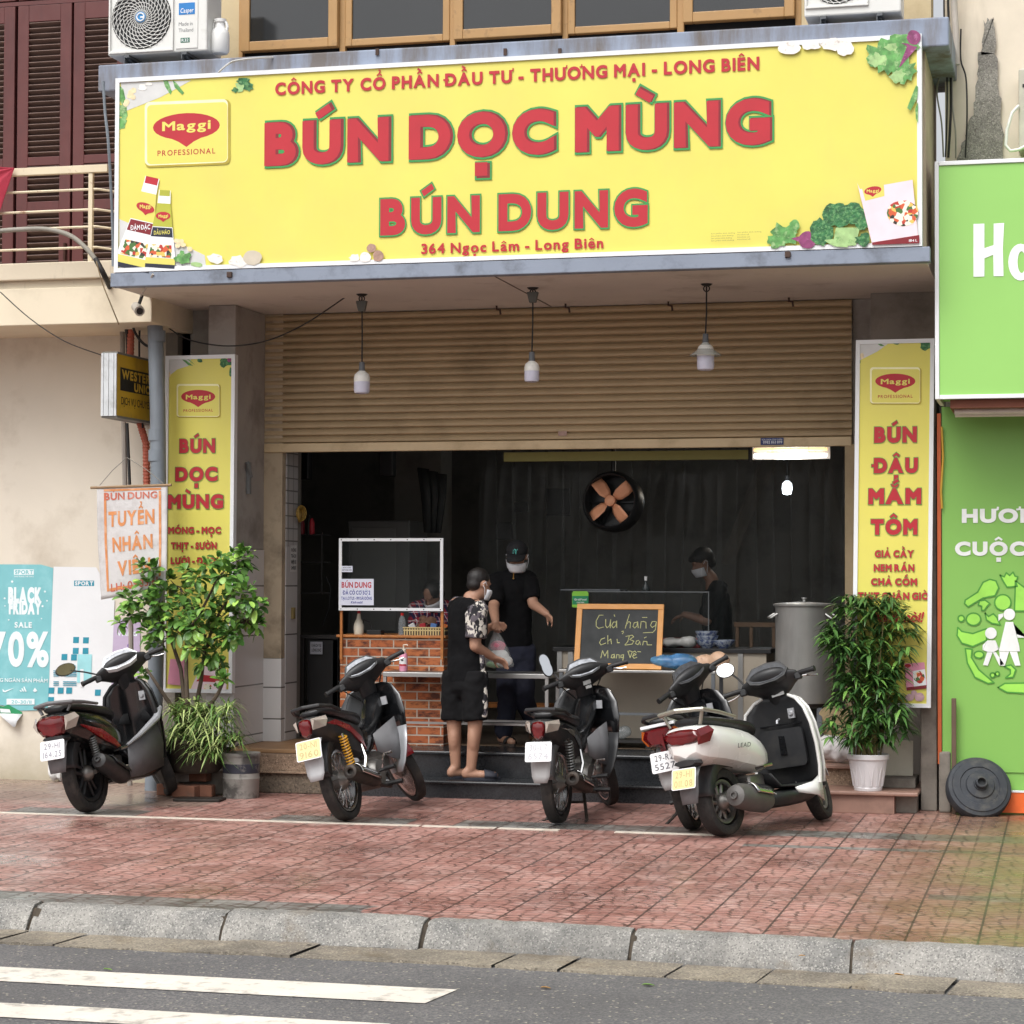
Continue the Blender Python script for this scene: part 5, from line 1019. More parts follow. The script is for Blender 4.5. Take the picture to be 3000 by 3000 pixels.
PLW = M('plate_white', rgb(222, 222, 222), .4, var=.03); PLY = M('plate_faded_yellow', rgb(226, 208, 148), .45, var=.06, sc=9); PLK = M('plate_ink', rgb(84, 84, 92), .6, var=.35, sc=40); PLF = M('plate_faded_ink', rgb(176, 176, 182), .6, var=.15, sc=40); PLYF = M('plate_faded_grey_ink', rgb(182, 168, 122), .6, var=.15, sc=40)
DIAL = M('dial_glass', rgb(150, 154, 160), .12, var=.45, sc=22, coat=.6); DIALD = M('dial_dark', rgb(52, 54, 58), .2, var=.4, sc=30, coat=.5); MIRR = M('mirror_glass', rgb(225, 228, 230), .05, 1.0, var=.02)
REDP = M('bike_red_paint', rgb(142, 26, 34), .28, var=.12, coat=.4); WHP = M('bike_white_paint', rgb(226, 226, 222), .25, var=.03, sc=3, coat=.5, dirt=rgb(170, 164, 152), dsc=3, dlo=.6, dhi=.8, dstr=.45); SPRY = M('spring_yellow', rgb(206, 150, 40), .4, var=.1); SPRB = M('spring_grey', rgb(120, 120, 118), .4, .6, var=.1)
RUBR = M('mudflap_grey', rgb(128, 128, 128), .6, var=.12, sc=6, dirt=rgb(90, 86, 80), dsc=6)
PLM = M('plate_grey_ink', rgb(132, 132, 142), .6, var=.25, sc=40); MIRD = M('mirror_painted_reflection', rgb(112, 104, 76), .12, .8, var=.2)  # oval mirror: its dim yellowish reflection is put into the glass colour
YAX = Matrix.Rotation(PI/2, 3, 'X')
def body(b, secs):
    rings = []
    for x, hp in secs:
        rings.append([V((x, -y, z)) for y, z in hp]+[V((x, y, z)) for y, z in reversed(hp) if y > 1e-6])
    return b.loft(rings)
def spring(b, p, q, r, turns, wire):
    p, q = V(p), V(q); t = (q-p).normalized(); e = t.cross(V((0, 1, 0))).normalized(); f = t.cross(e); pts = []
    for i in range(turns*10+1):
        a = 2*PI*i/10; pts.append(p.lerp(q, i/(turns*10))+e*math.cos(a)*r+f*math.sin(a)*r)
    return b.tube(pts, wire, 5)
def wheel(root, c, Rt, tw, cast, rimm, drum, mx=None, rear=True):
    mx = mx or Matrix.Identity(4); rt = Rt-tw; n = 56
    b = MB(); prof = [(-.80, .30), (-.98, .55), (-1.0, .78), (-.86, .93), (-.5, .995), (0, 1.0), (.5, .995), (.86, .93), (1.0, .78), (.98, .55), (.80, .30), (0, .42)]
    rings = []
    for i in range(n+1):
        t = 2*PI*i/n; k = 1-(.008 if i % 2 else 0); ring = []
        for s, h in prof:
            rad = (Rt-tw*1.75)+h*tw*1.75*(k if abs(s) < .95 else 1); ring.append(V(c)+V((rad*math.cos(t), s*tw, rad*math.sin(t))))
        rings.append(ring)
    b.loft(rings, False); wo = xf(b, mx).build('wheel', TYR, root, 40)
    ri = Rt-tw*1.55
    b = MB(); b.lathe([(ri-.022, -.024), (ri-.012, -.03), (ri+.004, -.032), (ri+.004, .032), (ri-.012, .03), (ri-.022, .024), (ri-.02, 0), (ri-.022, -.024)], c, YAX, 48); xf(b, mx).build('rim', rimm, wo, 40)
    b = MB(); b.lathe([(.02, -.075), (.03, -.06), (.055 if not drum else drum*.9, -.045), (.055 if not drum else drum, -.02), (.055 if not drum else drum, .02), (.05, .045), (.03, .06), (.02, .075)], c, YAX, 28); xf(b, mx).build('hub', ALU, wo, 40)
    b = MB()
    if cast:
        for i in range(5):
            a = 2*PI*i/5+.3; u = V((math.cos(a), 0, math.sin(a))); v_ = V((-math.sin(a), 0, math.cos(a)))
            for sgn in (-1, 1):
                p0 = V(c)+u*.045+v_*.02*sgn; p1 = V(c)+u*(ri-.018)+v_*.035*sgn; b.tube([p0, p1], [.016, .011], 6)
        xf(b, mx).build('spoke', rimm, wo, 40)
    else:
        for i in range(32):
            a = 2*PI*i/32; s = 1 if i % 2 else -1; a2 = a+(.32 if (i//2) % 2 else -.32)
            b.tube([V(c)+V((.05*math.cos(a2), .03*s, .05*math.sin(a2))), V(c)+V((ri*math.cos(a), .006*s, ri*math.sin(a)))], .0022, 4)
        xf(b, mx).build('spoke', CHR, wo)
    return wo
def fender(b, c, r, hw, a0, a1, drop=.035, n=16):
    rings = []
    for i in range(n+1):
        t = a0+(a1-a0)*i/n; u = V((math.cos(t), 0, math.sin(t)))
        rings.append([V(c)+u*(r-drop)+V((0, -hw, 0)), V(c)+u*(r-.006)+V((0, -hw*.82, 0)), V(c)+u*r+V((0, -hw*.4, 0)), V(c)+u*(r+.004), V(c)+u*r+V((0, hw*.4, 0)), V(c)+u*(r-.006)+V((0, hw*.82, 0)), V(c)+u*(r-drop)+V((0, hw, 0))])
    return b.loft(rings, False, False)
def plate(root, top, mx, m, ink, l1, l2, w=.19, h=.14, tilt=.28):
    o = V(top); o.x = -.1+(o.x+.1)*TAILK[0]-.006; up_ = V((math.sin(tilt), 0, math.cos(tilt))); rr = V((0, -1, 0)); nn = V((-math.cos(tilt), 0, math.sin(tilt)))
    mp = lambda u, v, d: o+rr*u+up_*v+nn*d
    b = MB(); b.prism(rrect(-w/2, -h, w/2, 0, .012), mp, 0, .004); po = xf(b, mx).build('licence_plate', WHITEAL, root)
    b = MB(); b.prism(rrect(-w/2+.006, -h+.006, w/2-.006, -.006, .01), mp, .0042, .0052); xf(b, mx).build('plate_face', m, po)
    b = MB(); write(b, l1, mp, -w*.34, w*.34, -h*.44, h*.31, .015, .22, .0065); write(b, l2, mp, -w*.38, w*.38, -h*.88, h*.31, .015, .22, .0065); xf(b, mx).build('plate_number', ink, po)
TAILK = [1.0]
def fold(root, name, m, b, mx, smooth=40, sub=0, solid=0, parent=None):
    if mx is ID and TAILK[0] != 1.0 and name not in ('exhaust', 'muffler', 'swing_arm'): b.v = [(x if x > -.1 else -.1+(x+.1)*TAILK[0], y, z) for x, y, z in b.v]
    return xf(b, mx).build(name, m, parent or root, smooth, 0, solid, sub)
ID = Matrix.Identity(4)
def steer_mx(head, ax, ang):
    return Matrix.Translation(V(head)) @ Matrix.Rotation(ang, 4, V(ax)) @ Matrix.Translation(-V(head))
def handlebar(root, SM, c, w, m, dial, lever_r=True, mirrors=(), big=1.0, grip=.325, trim=None):
    """cover, dial, grips, levers, mirrors, all turned with the steering"""
    cx, cz = c; b = MB(); rings = []; kx, kz = 1.12, 1.45
    for y, rx, rz, dx, dz in ((-w, .026, .024, -.03, .004), (-w*.72, .042, .036, -.02, .0), (-w*.5, .075*big, .048*big, 0, 0), (-w*.25, .098*big, .056*big, .012, -.004), (0, .108*big, .06*big, .018, -.006), (w*.25, .098*big, .056*big, .012, -.004), (w*.5, .075*big, .048*big, 0, 0), (w*.72, .042, .036, -.02, 0), (w, .026, .024, -.03, .004)):
        ring = []
        for j in range(14):
            t = 2*PI*j/14; x, z = rx*kx*math.cos(t), rz*kz*math.sin(t); ring.append(V((cx+dx+x*.86+z*-.5, y, cz+dz+x*.5*-0.35+z*.95)))
        rings.append(ring)
    b.loft(rings); hb = fold(root, 'handlebar_cover', m, b, SM, 60, 1)
    b = MB(); rings = []                                     # neck down to the steering head
    for k, (z, rx, ry) in enumerate(((-.03, .075, .075*big), (-.09, .065, .07), (-.16, .06, .065))):
        rings.append([V((cx+.02+.045*k+rx*math.cos(2*PI*j/12), ry*math.sin(2*PI*j/12), cz+z)) for j in range(12)])
    b.loft(rings); fold(root, 'steering_neck', PM, b, SM)
    # dial: a faceted lens on the upper rear of the cover
    n = V((-.83, 0, .558)); up_ = V((.558, 0, .83)); o = V((cx-.052*big, 0, cz+.046*big)); rr = V((0, -1, 0)); mp = lambda u, v, d: o+rr*u+up_*v+n*d
    sh = [(-.105, .0), (-.085, -.034), (-.04, -.05), (.04, -.05), (.085, -.034), (.105, 0), (.07, .05), (.0, .062), (-.07, .05)]; k = 1.02*big
    b = MB(); b.prism([(u*k*1.14, v*k*1.2) for u, v in sh], mp, -.03, .006); dc = fold(root, 'dial_surround', trim or PM, b, SM, None, parent=hb)
    b = MB(); b.prism([(u*k, v*k) for u, v in sh], mp, .0062, .009); fold(root, 'dial', dial, b, SM, None, parent=hb)
    b = MB(); b.poly([(-.004, -.03), (.004, -.03), (.03, .02), (.026, .022)], mp, .0102); b.poly([(-.05, -.02), (-.03, -.02), (-.03, -.005), (-.05, -.005)], mp, .0102); fold(root, 'dial_marking', M('dial_red', rgb(170, 60, 60), .4), b, SM, None, parent=hb)
    for s in (-1, 1):
        b = MB(); b.tube([(cx-.03, s*(w-.015), cz+.004), (cx-.055, s*(w+.03), cz+.004), (cx-.075, s*grip, cz)], [.018, .019, .018], 10); b.cyl((cx-.075, s*grip, cz), (cx-.078, s*(grip+.016), cz), .021, n=10); fold(root, 'grip', BLACK, b, SM)
        b = MB(); b.obox((cx-.035, s*(w-.01), cz-.012), (.05, .05, .05), Matrix.Identity(3)); fold(root, 'switch_box', PM, b, SM).modifiers.new('bevel', 'BEVEL').width = .008
    for s in ((-1,) if lever_r else ())+(() if lever_r != 2 else (1,)):
        b = MB(); b.tube([(cx-.005, s*(w-.02), cz-.012), (cx+.02, s*(w+.04), cz-.018), (cx-.01, s*(grip-.03), cz-.035), (cx-.02, s*(grip+.01), cz-.04)], [.009, .009, .008, .009], 8, flat=.7); fold(root, 'brake_lever', CHR, b, SM)
    for s, kind in mirrors:
        b = MB(); p0 = V((cx-.0, s*(w-.03), cz+.02)); 
        if kind == 'round': p1 = V((cx+.02, s*(w+.06), cz+.16)); hw, hh = .062, .05
        elif kind == 'oval': p1 = V((cx+.0, s*(w+.15), cz+.14)); hw, hh = .075, .045
        else: p1 = V((cx+.0, s*(w+.02), cz+.115)); hw, hh = .05, .085
        b.tube([p0, p0.lerp(p1, .5)+V((.02, 0, .01)), p1], .007, 6); st = fold(root, 'mirror_stem', PM, b, SM)
        n = V((-.93, -s*.16, .2)).normalized(); r2 = V((0, -1, 0)); r2 = (r2-n*r2.dot(n)).normalized(); u2 = n.cross(r2)*-1; 
        if u2.z < 0: u2 = -u2
        c2 = p1+V((0, s*hw*.4, hh*.5)); mp = lambda u, v, d: c2+r2*u+u2*v+n*d
        q = [(hw*math.cos(2*PI*i/20)*(1 if kind != 'tall' else (.72+.28*abs(math.sin(2*PI*i/20)))), hh*math.sin(2*PI*i/20)) for i in range(20)]
        b = MB(); b.loft([[mp(u*1.08, v*1.08, .002) for u, v in q], [mp(u*1.1, v*1.1, -.008) for u, v in q], [mp(u*.7, v*.7, -.03) for u, v in q]]); fold(root, 'mirror_shell', PM, b, SM, parent=st)
        b = MB(); b.prism(q, mp, .0025, .004); fold(root, 'mirror_glass', MIRD if kind == 'oval' else MIRR, b, SM, None, parent=st)
    return hb
def place(root, rear, rz, lean, s=1.0):
    """rear: where the rear tyre meets the ground; the whole machine leans to its left on the stand"""
    root.rotation_euler = (-lean, 0, rz); root.location = V((rear.x, rear.y, rear.z+.006)); root.scale = (s, s, s)
def underbone(label, rear, rz, lean, steer, o):
    t = thing('motorbike', label, 'motorbike', (0, 0, 0), 'motorbikes parked on the pavement'); s = o.get('wb', 1.2); Rt = .283
    head, ax = V((.93, 0, .86)), V((-.44, 0, .9)).normalized(); SM = steer_mx(head, ax, steer); TAILK[0] = .86
    bc, tm = o['body'], o['tail']
    wheel(t, (0, 0, Rt), Rt, .042, False, o.get('rim', CHR), .075); wheel(t, (s, 0, .278), .278, .036, False, CHR, .065, SM, False)
    # frame spine and seat
    b = MB(); body(b, [(.40, [(0, .66), (.07, .64), (.085, .54), (.05, .44), (0, .43)]), (.58, [(0, .62), (.065, .60), (.075, .52), (.05, .42), (0, .40)]), (.75, [(0, .70), (.06, .68), (.07, .60), (.045, .50), (0, .48)]), (.90, [(0, .88), (.08, .86), (.09, .76), (.06, .66), (0, .64)]), (.98, [(0, .90), (.08, .88), (.085, .78), (.06, .70), (0, .68)])]); fold(t, 'frame_cover', bc, b, ID, 50, 1)
    b = MB(); body(b, [(-.33, [(0, .80), (.07, .798), (.095, .775), (.05, .755), (0, .752)]), (-.18, [(0, .815), (.10, .81), (.125, .775), (.09, .735), (0, .73)]), (.05, [(0, .785), (.105, .78), (.13, .74), (.10, .70), (0, .69)]), (.25, [(0, .755), (.10, .75), (.12, .715), (.09, .67), (0, .66)]), (.42, [(0, .745), (.075, .74), (.09, .70), (.07, .65), (0, .64)]), (.52, [(0, .725), (.04, .715), (.05, .68), (.04, .64), (0, .63)])]); fold(t, 'seat', SEATM, b, ID, 60, 1)
    b = MB(); pts = [(-.05, -.135, .765), (-.22, -.142, .80), (-.36, -.10, .82), (-.41, 0, .825), (-.36, .10, .82), (-.22, .142, .80), (-.05, .135, .765)]; b.tube(pts, .0135, 8); fold(t, 'grab_rail', o.get('rail', PM), b, ID)
    # tail cowl: rises to the back
    b = MB(); body(b, [(-.42, [(0, .755), (.075, .75), (.09, .72), (.06, .665), (0, .655)]), (-.30, [(0, .76), (.10, .755), (.118, .70), (.075, .61), (0, .59)]), (-.10, [(0, .735), (.115, .73), (.128, .65), (.09, .54), (0, .52)]), (.12, [(0, .70), (.115, .695), (.125, .60), (.10, .47), (0, .46)]), (.32, [(0, .67), (.095, .665), (.105, .56), (.085, .42), (0, .41)]), (.50, [(0, .62), (.06, .61), (.07, .52), (.05, .42), (0, .41)])]); tl = fold(t, 'tail_cowl', tm, b, ID, 50, 1)
    for sg in (-1, 1):                                        # the coloured flash along each side of the tail
        b = MB(); pts = [(-.30, .69), (-.12, .665), (.10, .60), (.30, .50), (.36, .46), (.30, .555), (.10, .65), (-.14, .705)]
        mp = lambda u, v, d: V((u, sg*(.1215-.02*abs(u)-.06*max(0, u-.15)-.1*max(0, -.2-u)+d), v)); b.prism(pts, mp, -.006, .0045); fold(t, 'side_flash', o['flash'], b, ID, None, parent=tl)
    # lamp cluster
    if o.get('lamp') == 'wide':
        b = MB(); body(b, [(-.47, [(0, .725), (.07, .72), (.085, .68), (.06, .635), (0, .63)]), (-.415, [(0, .745), (.11, .735), (.125, .68), (.09, .62), (0, .615)])]); lo = fold(t, 'tail_light', TLR, b, ID, 40)
        for sg in (-1, 1): b = MB(); b.loft([[V((x, sg*y, z)) for x, y, z in r_] for r_ in ([(-.462, .07, .718), (-.468, .078, .68), (-.46, .06, .638)], [(-.405, .126, .735), (-.40, .138, .68), (-.405, .105, .625)])], True); fold(t, 'turn_signal', TLO, b, ID, 40)
        b = MB(); b.box(-.452, -.40, -.12, .12, .748, .768); fold(t, 'lamp_brow', WHITEAL, b, ID)
        b = MB(); b.box(-.42, -.41, -.02, .02, .575, .61); fold(t, 'reflector', TLR, b, ID)
    else:
        b = MB(); body(b, [(-.47, [(0, .74), (.038, .735), (.046, .70), (.035, .63), (0, .61)]), (-.405, [(0, .755), (.06, .75), (.07, .69), (.05, .61), (0, .59)])]); fold(t, 'tail_light', TLR, b, ID, 40, 1)
        for sg in (-1, 1): b = MB(); b.loft([[V((x, sg*y, z)) for x, y, z in r_] for r_ in ([(-.45, .055, .738), (-.452, .08, .725), (-.45, .055, .66)], [(-.30, .118, .745), (-.31, .128, .715), (-.33, .115, .672)])], True); fold(t, 'turn_signal', TLC, b, ID, 40)
    # rear guard, flap and plate
    b = MB(); fender(b, (0, 0, Rt), .335, .062, R(60), R(172), .05); b.loft([[V((-.325, -.06, .345)), V((-.325, .06, .345))]]*1+[[V((-.35, -.06, .37)), V((-.35, .06, .37))]], False, False); fold(t, 'rear_mudguard', o.get('guard', PM), b, ID, 50, solid=.004)
    b = MB(); b.loft([[V((-.33, y, .60)) for y in (-.065, -.03, .03, .065)], [V((-.40, y*1.05, .55)) for y in (-.065, -.03, .03, .065)], [V((-.415, y*1.1, .44)) for y in (-.065, -.03, .03, .065)], [V((-.43, y*.98, .36)) for y in (-.065, -.03, .03, .065)], [V((-.44, y*.7, .315)) for y in (-.065, -.03, .03, .065)]], False, False); fold(t, 'mudflap', o.get('flap', RUBR), b, ID, 40, solid=.006)
    pz = o.get('pz', .60); plate(t, (-.435, 0, pz), ID, *o['plate'])
    # swing arm, springs, chain case, engine, pipe
    for sg in (-1, 1):
        b = MB(); b.tube([(-.03, sg*.085, Rt), (.2, sg*.08, .30), (.40, sg*.06, .33)], [.016, .02, .022], 8); fold(t, 'swing_arm', IRON, b, ID)
        p, q = V((-.02, sg*.125, .30)), V((-.09, sg*.128, .60)); b = MB(); b.cyl(p, p.lerp(q, .35), .02, n=12); b.cyl(p.lerp(q, .3), q, .011, n=8); sa = fold(t, 'shock_absorber', CHR if o['spring'] is SPRY else IRON, b, ID); b = MB(); spring(b, p.lerp(q, .22), p.lerp(q, .95), .027, 11, .006); fold(t, 'spring', o['spring'], b, ID, 60, parent=sa)
    b = MB(); b.loft([[V((.36+.09*math.cos(a), .085, .33+.07*math.sin(a))) for a in [2*PI*i/12 for i in range(12)]], [V((.36+.09*math.cos(a), .11, .33+.07*math.sin(a))) for a in [2*PI*i/12 for i in range(12)]]]); b.box(-.04, .36, .086, .108, .25, .33); fold(t, 'chain_case', PM, b, ID)
    b = MB(); b.lathe([(.07, -.135), (.095, -.125), (.108, -.09), (.11, .09), (.09, .125)], (.47, 0, .28), YAX, 24); b.lathe([(.05, -.14), (.075, -.13), (.085, -.08), (.085, .08)], (.58, 0, .27), YAX, 20); en = fold(t, 'engine', ALU, b, ID)
    b = MB()
    for i in range(7): x = .66+.022*i; b.obox((x, 0, .315+.01*i), (.009, .16, .13), Matrix.Identity(3))
    b.obox((.73, 0, .325), (.16, .09, .09), Matrix.Identity(3)); b.obox((.83, 0, .35), (.05, .12, .12), Matrix.Identity(3)); fold(t, 'cylinder_fins', ALU, b, ID, None, parent=en)
    b = MB(); b.tube([(.80, -.03, .27), (.76, -.08, .20), (.60, -.125, .165), (.40, -.145, .185), (.28, -.155, .22)], .014, 8); ex = fold(t, 'exhaust', IRON, b, ID)
    b = MB(); d = V((-.52, -.02, .115)).normalized(); p = V((.30, -.16, .215)); mxr = d.to_track_quat('Z', 'Y').to_matrix(); b.lathe([(.02, 0), (.036, .03), (.05, .10), (.054, .30), (.054, .50), (.048, .53), (.03, .535), (.02, .53), (.018, .50)], p, mxr, 20); mu = fold(t, 'muffler', o.get('muff', IRON), b, ID, 40, parent=ex)
    b = MB(); rings = []
    for i in range(6):
        c_ = p+d*(.10+.36*i/5); e_ = V((0, -1, 0)); f_ = d.cross(e_).normalized(); f_ = f_ if f_.z > 0 else -f_; rings.append([c_+(e_*math.cos(a)+f_*math.sin(a))*(.066) for a in [R(-5+95*j/6) for j in range(7)]])
    b.loft(rings, False, False); fold(t, 'heat_shield', CHR, b, ID, 60, solid=.004, parent=ex)
    b = MB(); b.tube([(.36, -.16, .29), (.37, -.21, .295)], .012, 8); b.tube([(.37, -.2, .295), (.36, -.285, .30)], .016, 8); fold(t, 'footrest', BLACK, b, ID)
    for sg in (-1, 1): b = MB(); b.tube([(.52, sg*.10, .19), (.52, sg*.255, .185)], .017, 8); fold(t, 'footrest', BLACK, b, ID)
    b = MB(); b.tube([(.47, -.14, .30), (.46, -.165, .37), (.50, -.17, .40), (.50, -.23, .405)], .009, 8); fold(t, 'kick_lever', CHR, b, ID)
    b = MB(); b.tube([(.24, -.12, .50), (.22, -.14, .40), (.16, -.135, .32)], [.01, .016, .012], 8); fold(t, 'footrest_bracket', CHR, b, ID)
    if o.get('center'): 
        b = MB(); b.tube([(.34, -.10, .22), (.22, -.15, .0), (.16, -.16, -.0)], .012, 8); b.tube([(.34, .10, .22), (.22, .15, .0), (.16, .16, .0)], .012, 8); b.tube([(.29, -.12, .12), (.29, .12, .12)], .01, 6)
    else: b = MB(); b.tube([(.42, .12, .2), (.36, .2, .1), (.32, .27, .05)], .011, 8)
    fold(t, 'stand', IRON, b, ID)
    # leg shields: dark upper panel, paler wings below
    def srow(z, w, xc, sw, k=8, y0=None):
        ys = [-w+2*w*i/k for i in range(k+1)] if y0 is None else [y0+(w-y0)*i/4 for i in range(5)]
        return [V((xc-sw*(abs(y)/max(abs(w), .01))**1.6, y, z)) for y in ys]
    b = MB(); b.loft([srow(z, w, x, sw) for z, w, x, sw in ((.93, .10, .965, .02), (.90, .18, .97, .05), (.81, .24, .985, .10), (.70, .262, .985, .13), (.58, .258, .97, .14))], False, False); ls = fold(t, 'leg_shield', PB, b, ID, 60, solid=.008)
    for sg in (-1, 1):
        b = MB(); b.loft([srow(z, sg*w, x, sw, y0=sg*y0) for z, w, y0, x, sw in ((.578, .26, .07, .967, .14), (.48, .258, .085, .945, .16), (.40, .245, .10, .93, .17), (.32, .225, .12, .90, .16), (.25, .185, .13, .86, .12))], False, False); fold(t, 'shield_wing', o['wing'], b, ID, 60, solid=.008)
        b = MB(); b.loft([[V((.60, sg*.078, .56)), V((.60, sg*.085, .43))], [V((.80, sg*.11, .62)), V((.78, sg*.12, .36))], [V((.90, sg*.15, .66)), V((.84, sg*.19, .33))]], False, False); fold(t, 'inner_wing', o.get('inner', PGR), b, ID, 60, solid=.006)
    b = MB(); body(b, [(.98, [(0, .92), (.12, .90), (.17, .78), (.10, .62), (0, .58)]), (1.05, [(0, .90), (.10, .88), (.13, .78), (.08, .64), (0, .60)]), (1.09, [(0, .84), (.05, .82), (.06, .76), (.04, .70), (0, .68)])]); fold(t, 'front_cowl', o.get('front', bc), b, ID, 50, 1)
    b = MB(); b.lathe([(.016, 0), (.018, .004), (.012, .012)], (.91, -.10, .795), Matrix.Rotation(-PI/2, 3, 'Y'), 14); b.obox((.905, -.10, .79), (.012, .045, .06), Matrix.Identity(3)); fold(t, 'ignition_lock', PSI, b, ID)
    b = MB(); b.tube([(.86, -.02, .62), (.83, -.02, .625), (.82, -.02, .60), (.835, -.02, .575)], .006, 6); fold(t, 'bag_hook', CHR, b, ID)
    # fork, front guard, bars
    for sg in (-1, 1): b = MB(); b.tube([SM.inverted() @ (SM @ V((1.01, sg*.075, .70))), V((s-.01, sg*.075, .278))], [.018, .022], 10); fold(t, 'fork_leg', PSI, b, SM)
    b = MB(); fender(b, (s, 0, .278), .315, .058, R(12), R(172), .05); fold(t, 'front_mudguard', o.get('front', bc), b, SM, 50, solid=.004)
    handlebar(t, SM, (.865, 1.01), .21, PM, o.get('dial', DIAL), True, o.get('mirrors', ()), 1.16)
    b = MB(); b.tube([(.86, -.2, 1.0), (.93, -.16, .97), (.96, -.09, .88), (.95, -.05, .78)], .005, 6); b.tube([(.86, .2, 1.0), (.94, .15, .95), (.97, .08, .86)], .005, 6); fold(t, 'brake_cable', CABLE, b, SM)
    if o.get('sticker'): b = MB(); b.obox((.815, -.0, .955), (.006, .06, .03), Matrix.Rotation(R(-15), 3, 'Y')); b.obox((.822, -.005, .92), (.006, .045, .022), Matrix.Rotation(R(-15), 3, 'Y')); fold(t, 'sticker', M('worn_sticker_white', rgb(180, 182, 180), .6, var=.25, sc=50), b, SM, None)
    place(t, rear, rz, lean, o.get('s', 1.0)); return t
def scooter(label, rear, rz, lean, steer, o):
    t = thing('scooter', label, 'motorbike', (0, 0, 0), 'motorbikes parked on the pavement'); s, Rr, Rf = o['wb'], o['Rr'], o['Rf']; tw = o['tw']
    head, ax = V((s-.30, 0, .84)), V((-.44, 0, .9)).normalized(); SM = steer_mx(head, ax, steer); TAILK[0] = o.get('tailk', .9); bc, inn, low = o['body'], o['inner'], o['low']
    wheel(t, (0, 0, Rr), Rr, tw, True, o['rim'], .06); wheel(t, (s, 0, Rf), Rf, tw*.9, True, o['rim'], .06, SM, False)
    W_ = o['wide']; X = s-.30; sk = o.get('shield', 1.0)
    b = MB(); body(b, [(-.40, [(0, .80), (.08, .795), (.10, .77), (.06, .745), (0, .74)]), (-.25, [(0, .815), (.11, .81), (.14, .775), (.10, .74), (0, .735)]), (.0, [(0, .79), (.12, .785), (.15, .75), (.11, .71), (0, .70)]), (.25, [(0, .765), (.115, .76), (.14, .72), (.10, .68), (0, .67)]), (.42, [(0, .75), (.08, .745), (.10, .70), (.08, .66), (0, .65)]), (.50, [(0, .71), (.05, .70), (.06, .67), (.05, .63), (0, .62)])]); fold(t, 'seat', SEATM, b, ID, 60, 1)
    k = W_
    lo_ = -.06 if o['kind'] == 'family' else 0
    b = MB(); body(b, [(-.46, [(0, .745), (.085*k, .74), (.11*k, .70), (.09*k, .60+lo_), (0, .58+lo_)]), (-.34, [(0, .76), (.125*k, .755), (.155*k, .69), (.12*k, .56+lo_), (0, .54+lo_)]), (-.10, [(0, .74), (.135*k, .735), (.175*k, .65), (.14*k, .49), (0, .47)]), (.15, [(0, .71), (.13*k, .705), (.175*k, .60), (.15*k, .43), (0, .42)]), (.36, [(0, .66), (.11*k, .65), (.155*k, .55), (.14*k, .40), (0, .39)]), (.50, [(0, .58), (.08*k, .57), (.11*k, .48), (.10*k, .38), (0, .37)])]); tl = fold(t, 'rear_body', bc, b, ID, 50, 1)
    hl = .05 if o['kind'] == 'family' else 0
    b = MB(); body(b, [(-.49+hl*.3, [(0, .72), (.10*k, .715), (.12*k, .67), (.075*k, .585+hl), (0, .575+hl)]), (-.40, [(0, .748), (.125*k, .742), (.15*k, .67), (.11*k, .56+hl), (0, .55+hl)])]); lo = fold(t, 'tail_light', TLR, b, ID, 40, 1)
    for sg in (-1, 1):
        b = MB(); b.loft([[V((x, sg*y*k, z)) for x, y, z in r_] for r_ in ([(-.47, .108, .718), (-.475, .128, .67), (-.465, .10, .615)], [(-.36, .142, .735), (-.34, .165, .70), (-.38, .146, .63)])], True); fold(t, 'turn_signal', o['signal'], b, ID, 40)
    # grab rail
    b = MB(); y = .155*k; rd = 0 if o['kind'] == 'family' else .035; b.tube([(.02, -y, .775), (-.2, -y, .815-rd*.5), (-.40+rd, -y*.85, .845-rd), (-.49+rd, 0, .855-rd), (-.40+rd, y*.85, .845-rd), (-.2, y, .815-rd*.5), (.02, y, .775)], [.014, .018, .02, .022, .02, .018, .014], 8, flat=.75); b.tube([(-.38+rd, -y*.8, .84-rd), (-.36, -y*.6, .75)], .016, 8, flat=.6); b.tube([(-.38+rd, y*.8, .84-rd), (-.36, y*.6, .75)], .016, 8, flat=.6); fold(t, 'grab_rail', o['rail'], b, ID)
    if o.get('flash'):
        for sg in (-1, 1):
            b = MB(); pts = [(-.30, .64), (.0, .585), (.22, .50), (.36, .415), (.26, .44), (.0, .52)]; mp = lambda u, v, d: V((u, sg*((.168-.05*max(0, u-.1)-.09*max(0, -.1-u)-.10*max(0, .56-v))*k+d), v)); b.prism(pts, mp, -.008, .006); fold(t, 'side_flash', o['flash'], b, ID, None, parent=tl)
    if o.get('badge'):
        mp = lambda u, v, d: V((.02+u, -(.176*k+d), .565+v)); b = MB(); write(b, o['badge'], lambda u, v, d: mp(u, v, d), -.07, .09, 0, .03, .03, d=.006, shear=.3); fold(t, 'badge_lettering', M('badge_grey', rgb(96, 96, 98), .4), b, ID, None, parent=tl)
    # underside of the tail: dark guard, flap, plate
    b = MB(); fender(b, (0, 0, Rr), Rr+.055, tw+.03, R(70), R(170), .06); fold(t, 'rear_mudguard', PM, b, ID, 50, solid=.004)
    b = MB(); pz = o['pz']; b.loft([[V((-.36, y, pz+.01)) for y in (-.075, 0, .075)], [V((-.43, y, pz-.06)) for y in (-.078, 0, .078)], [V((-.45, y, pz-.16)) for y in (-.072, 0, .072)], [V((-.46, y, pz-.235)) for y in (-.06, 0, .06)]], False, False); fold(t, 'mudflap', o.get('flap', PGR), b, ID, 40, solid=.006)
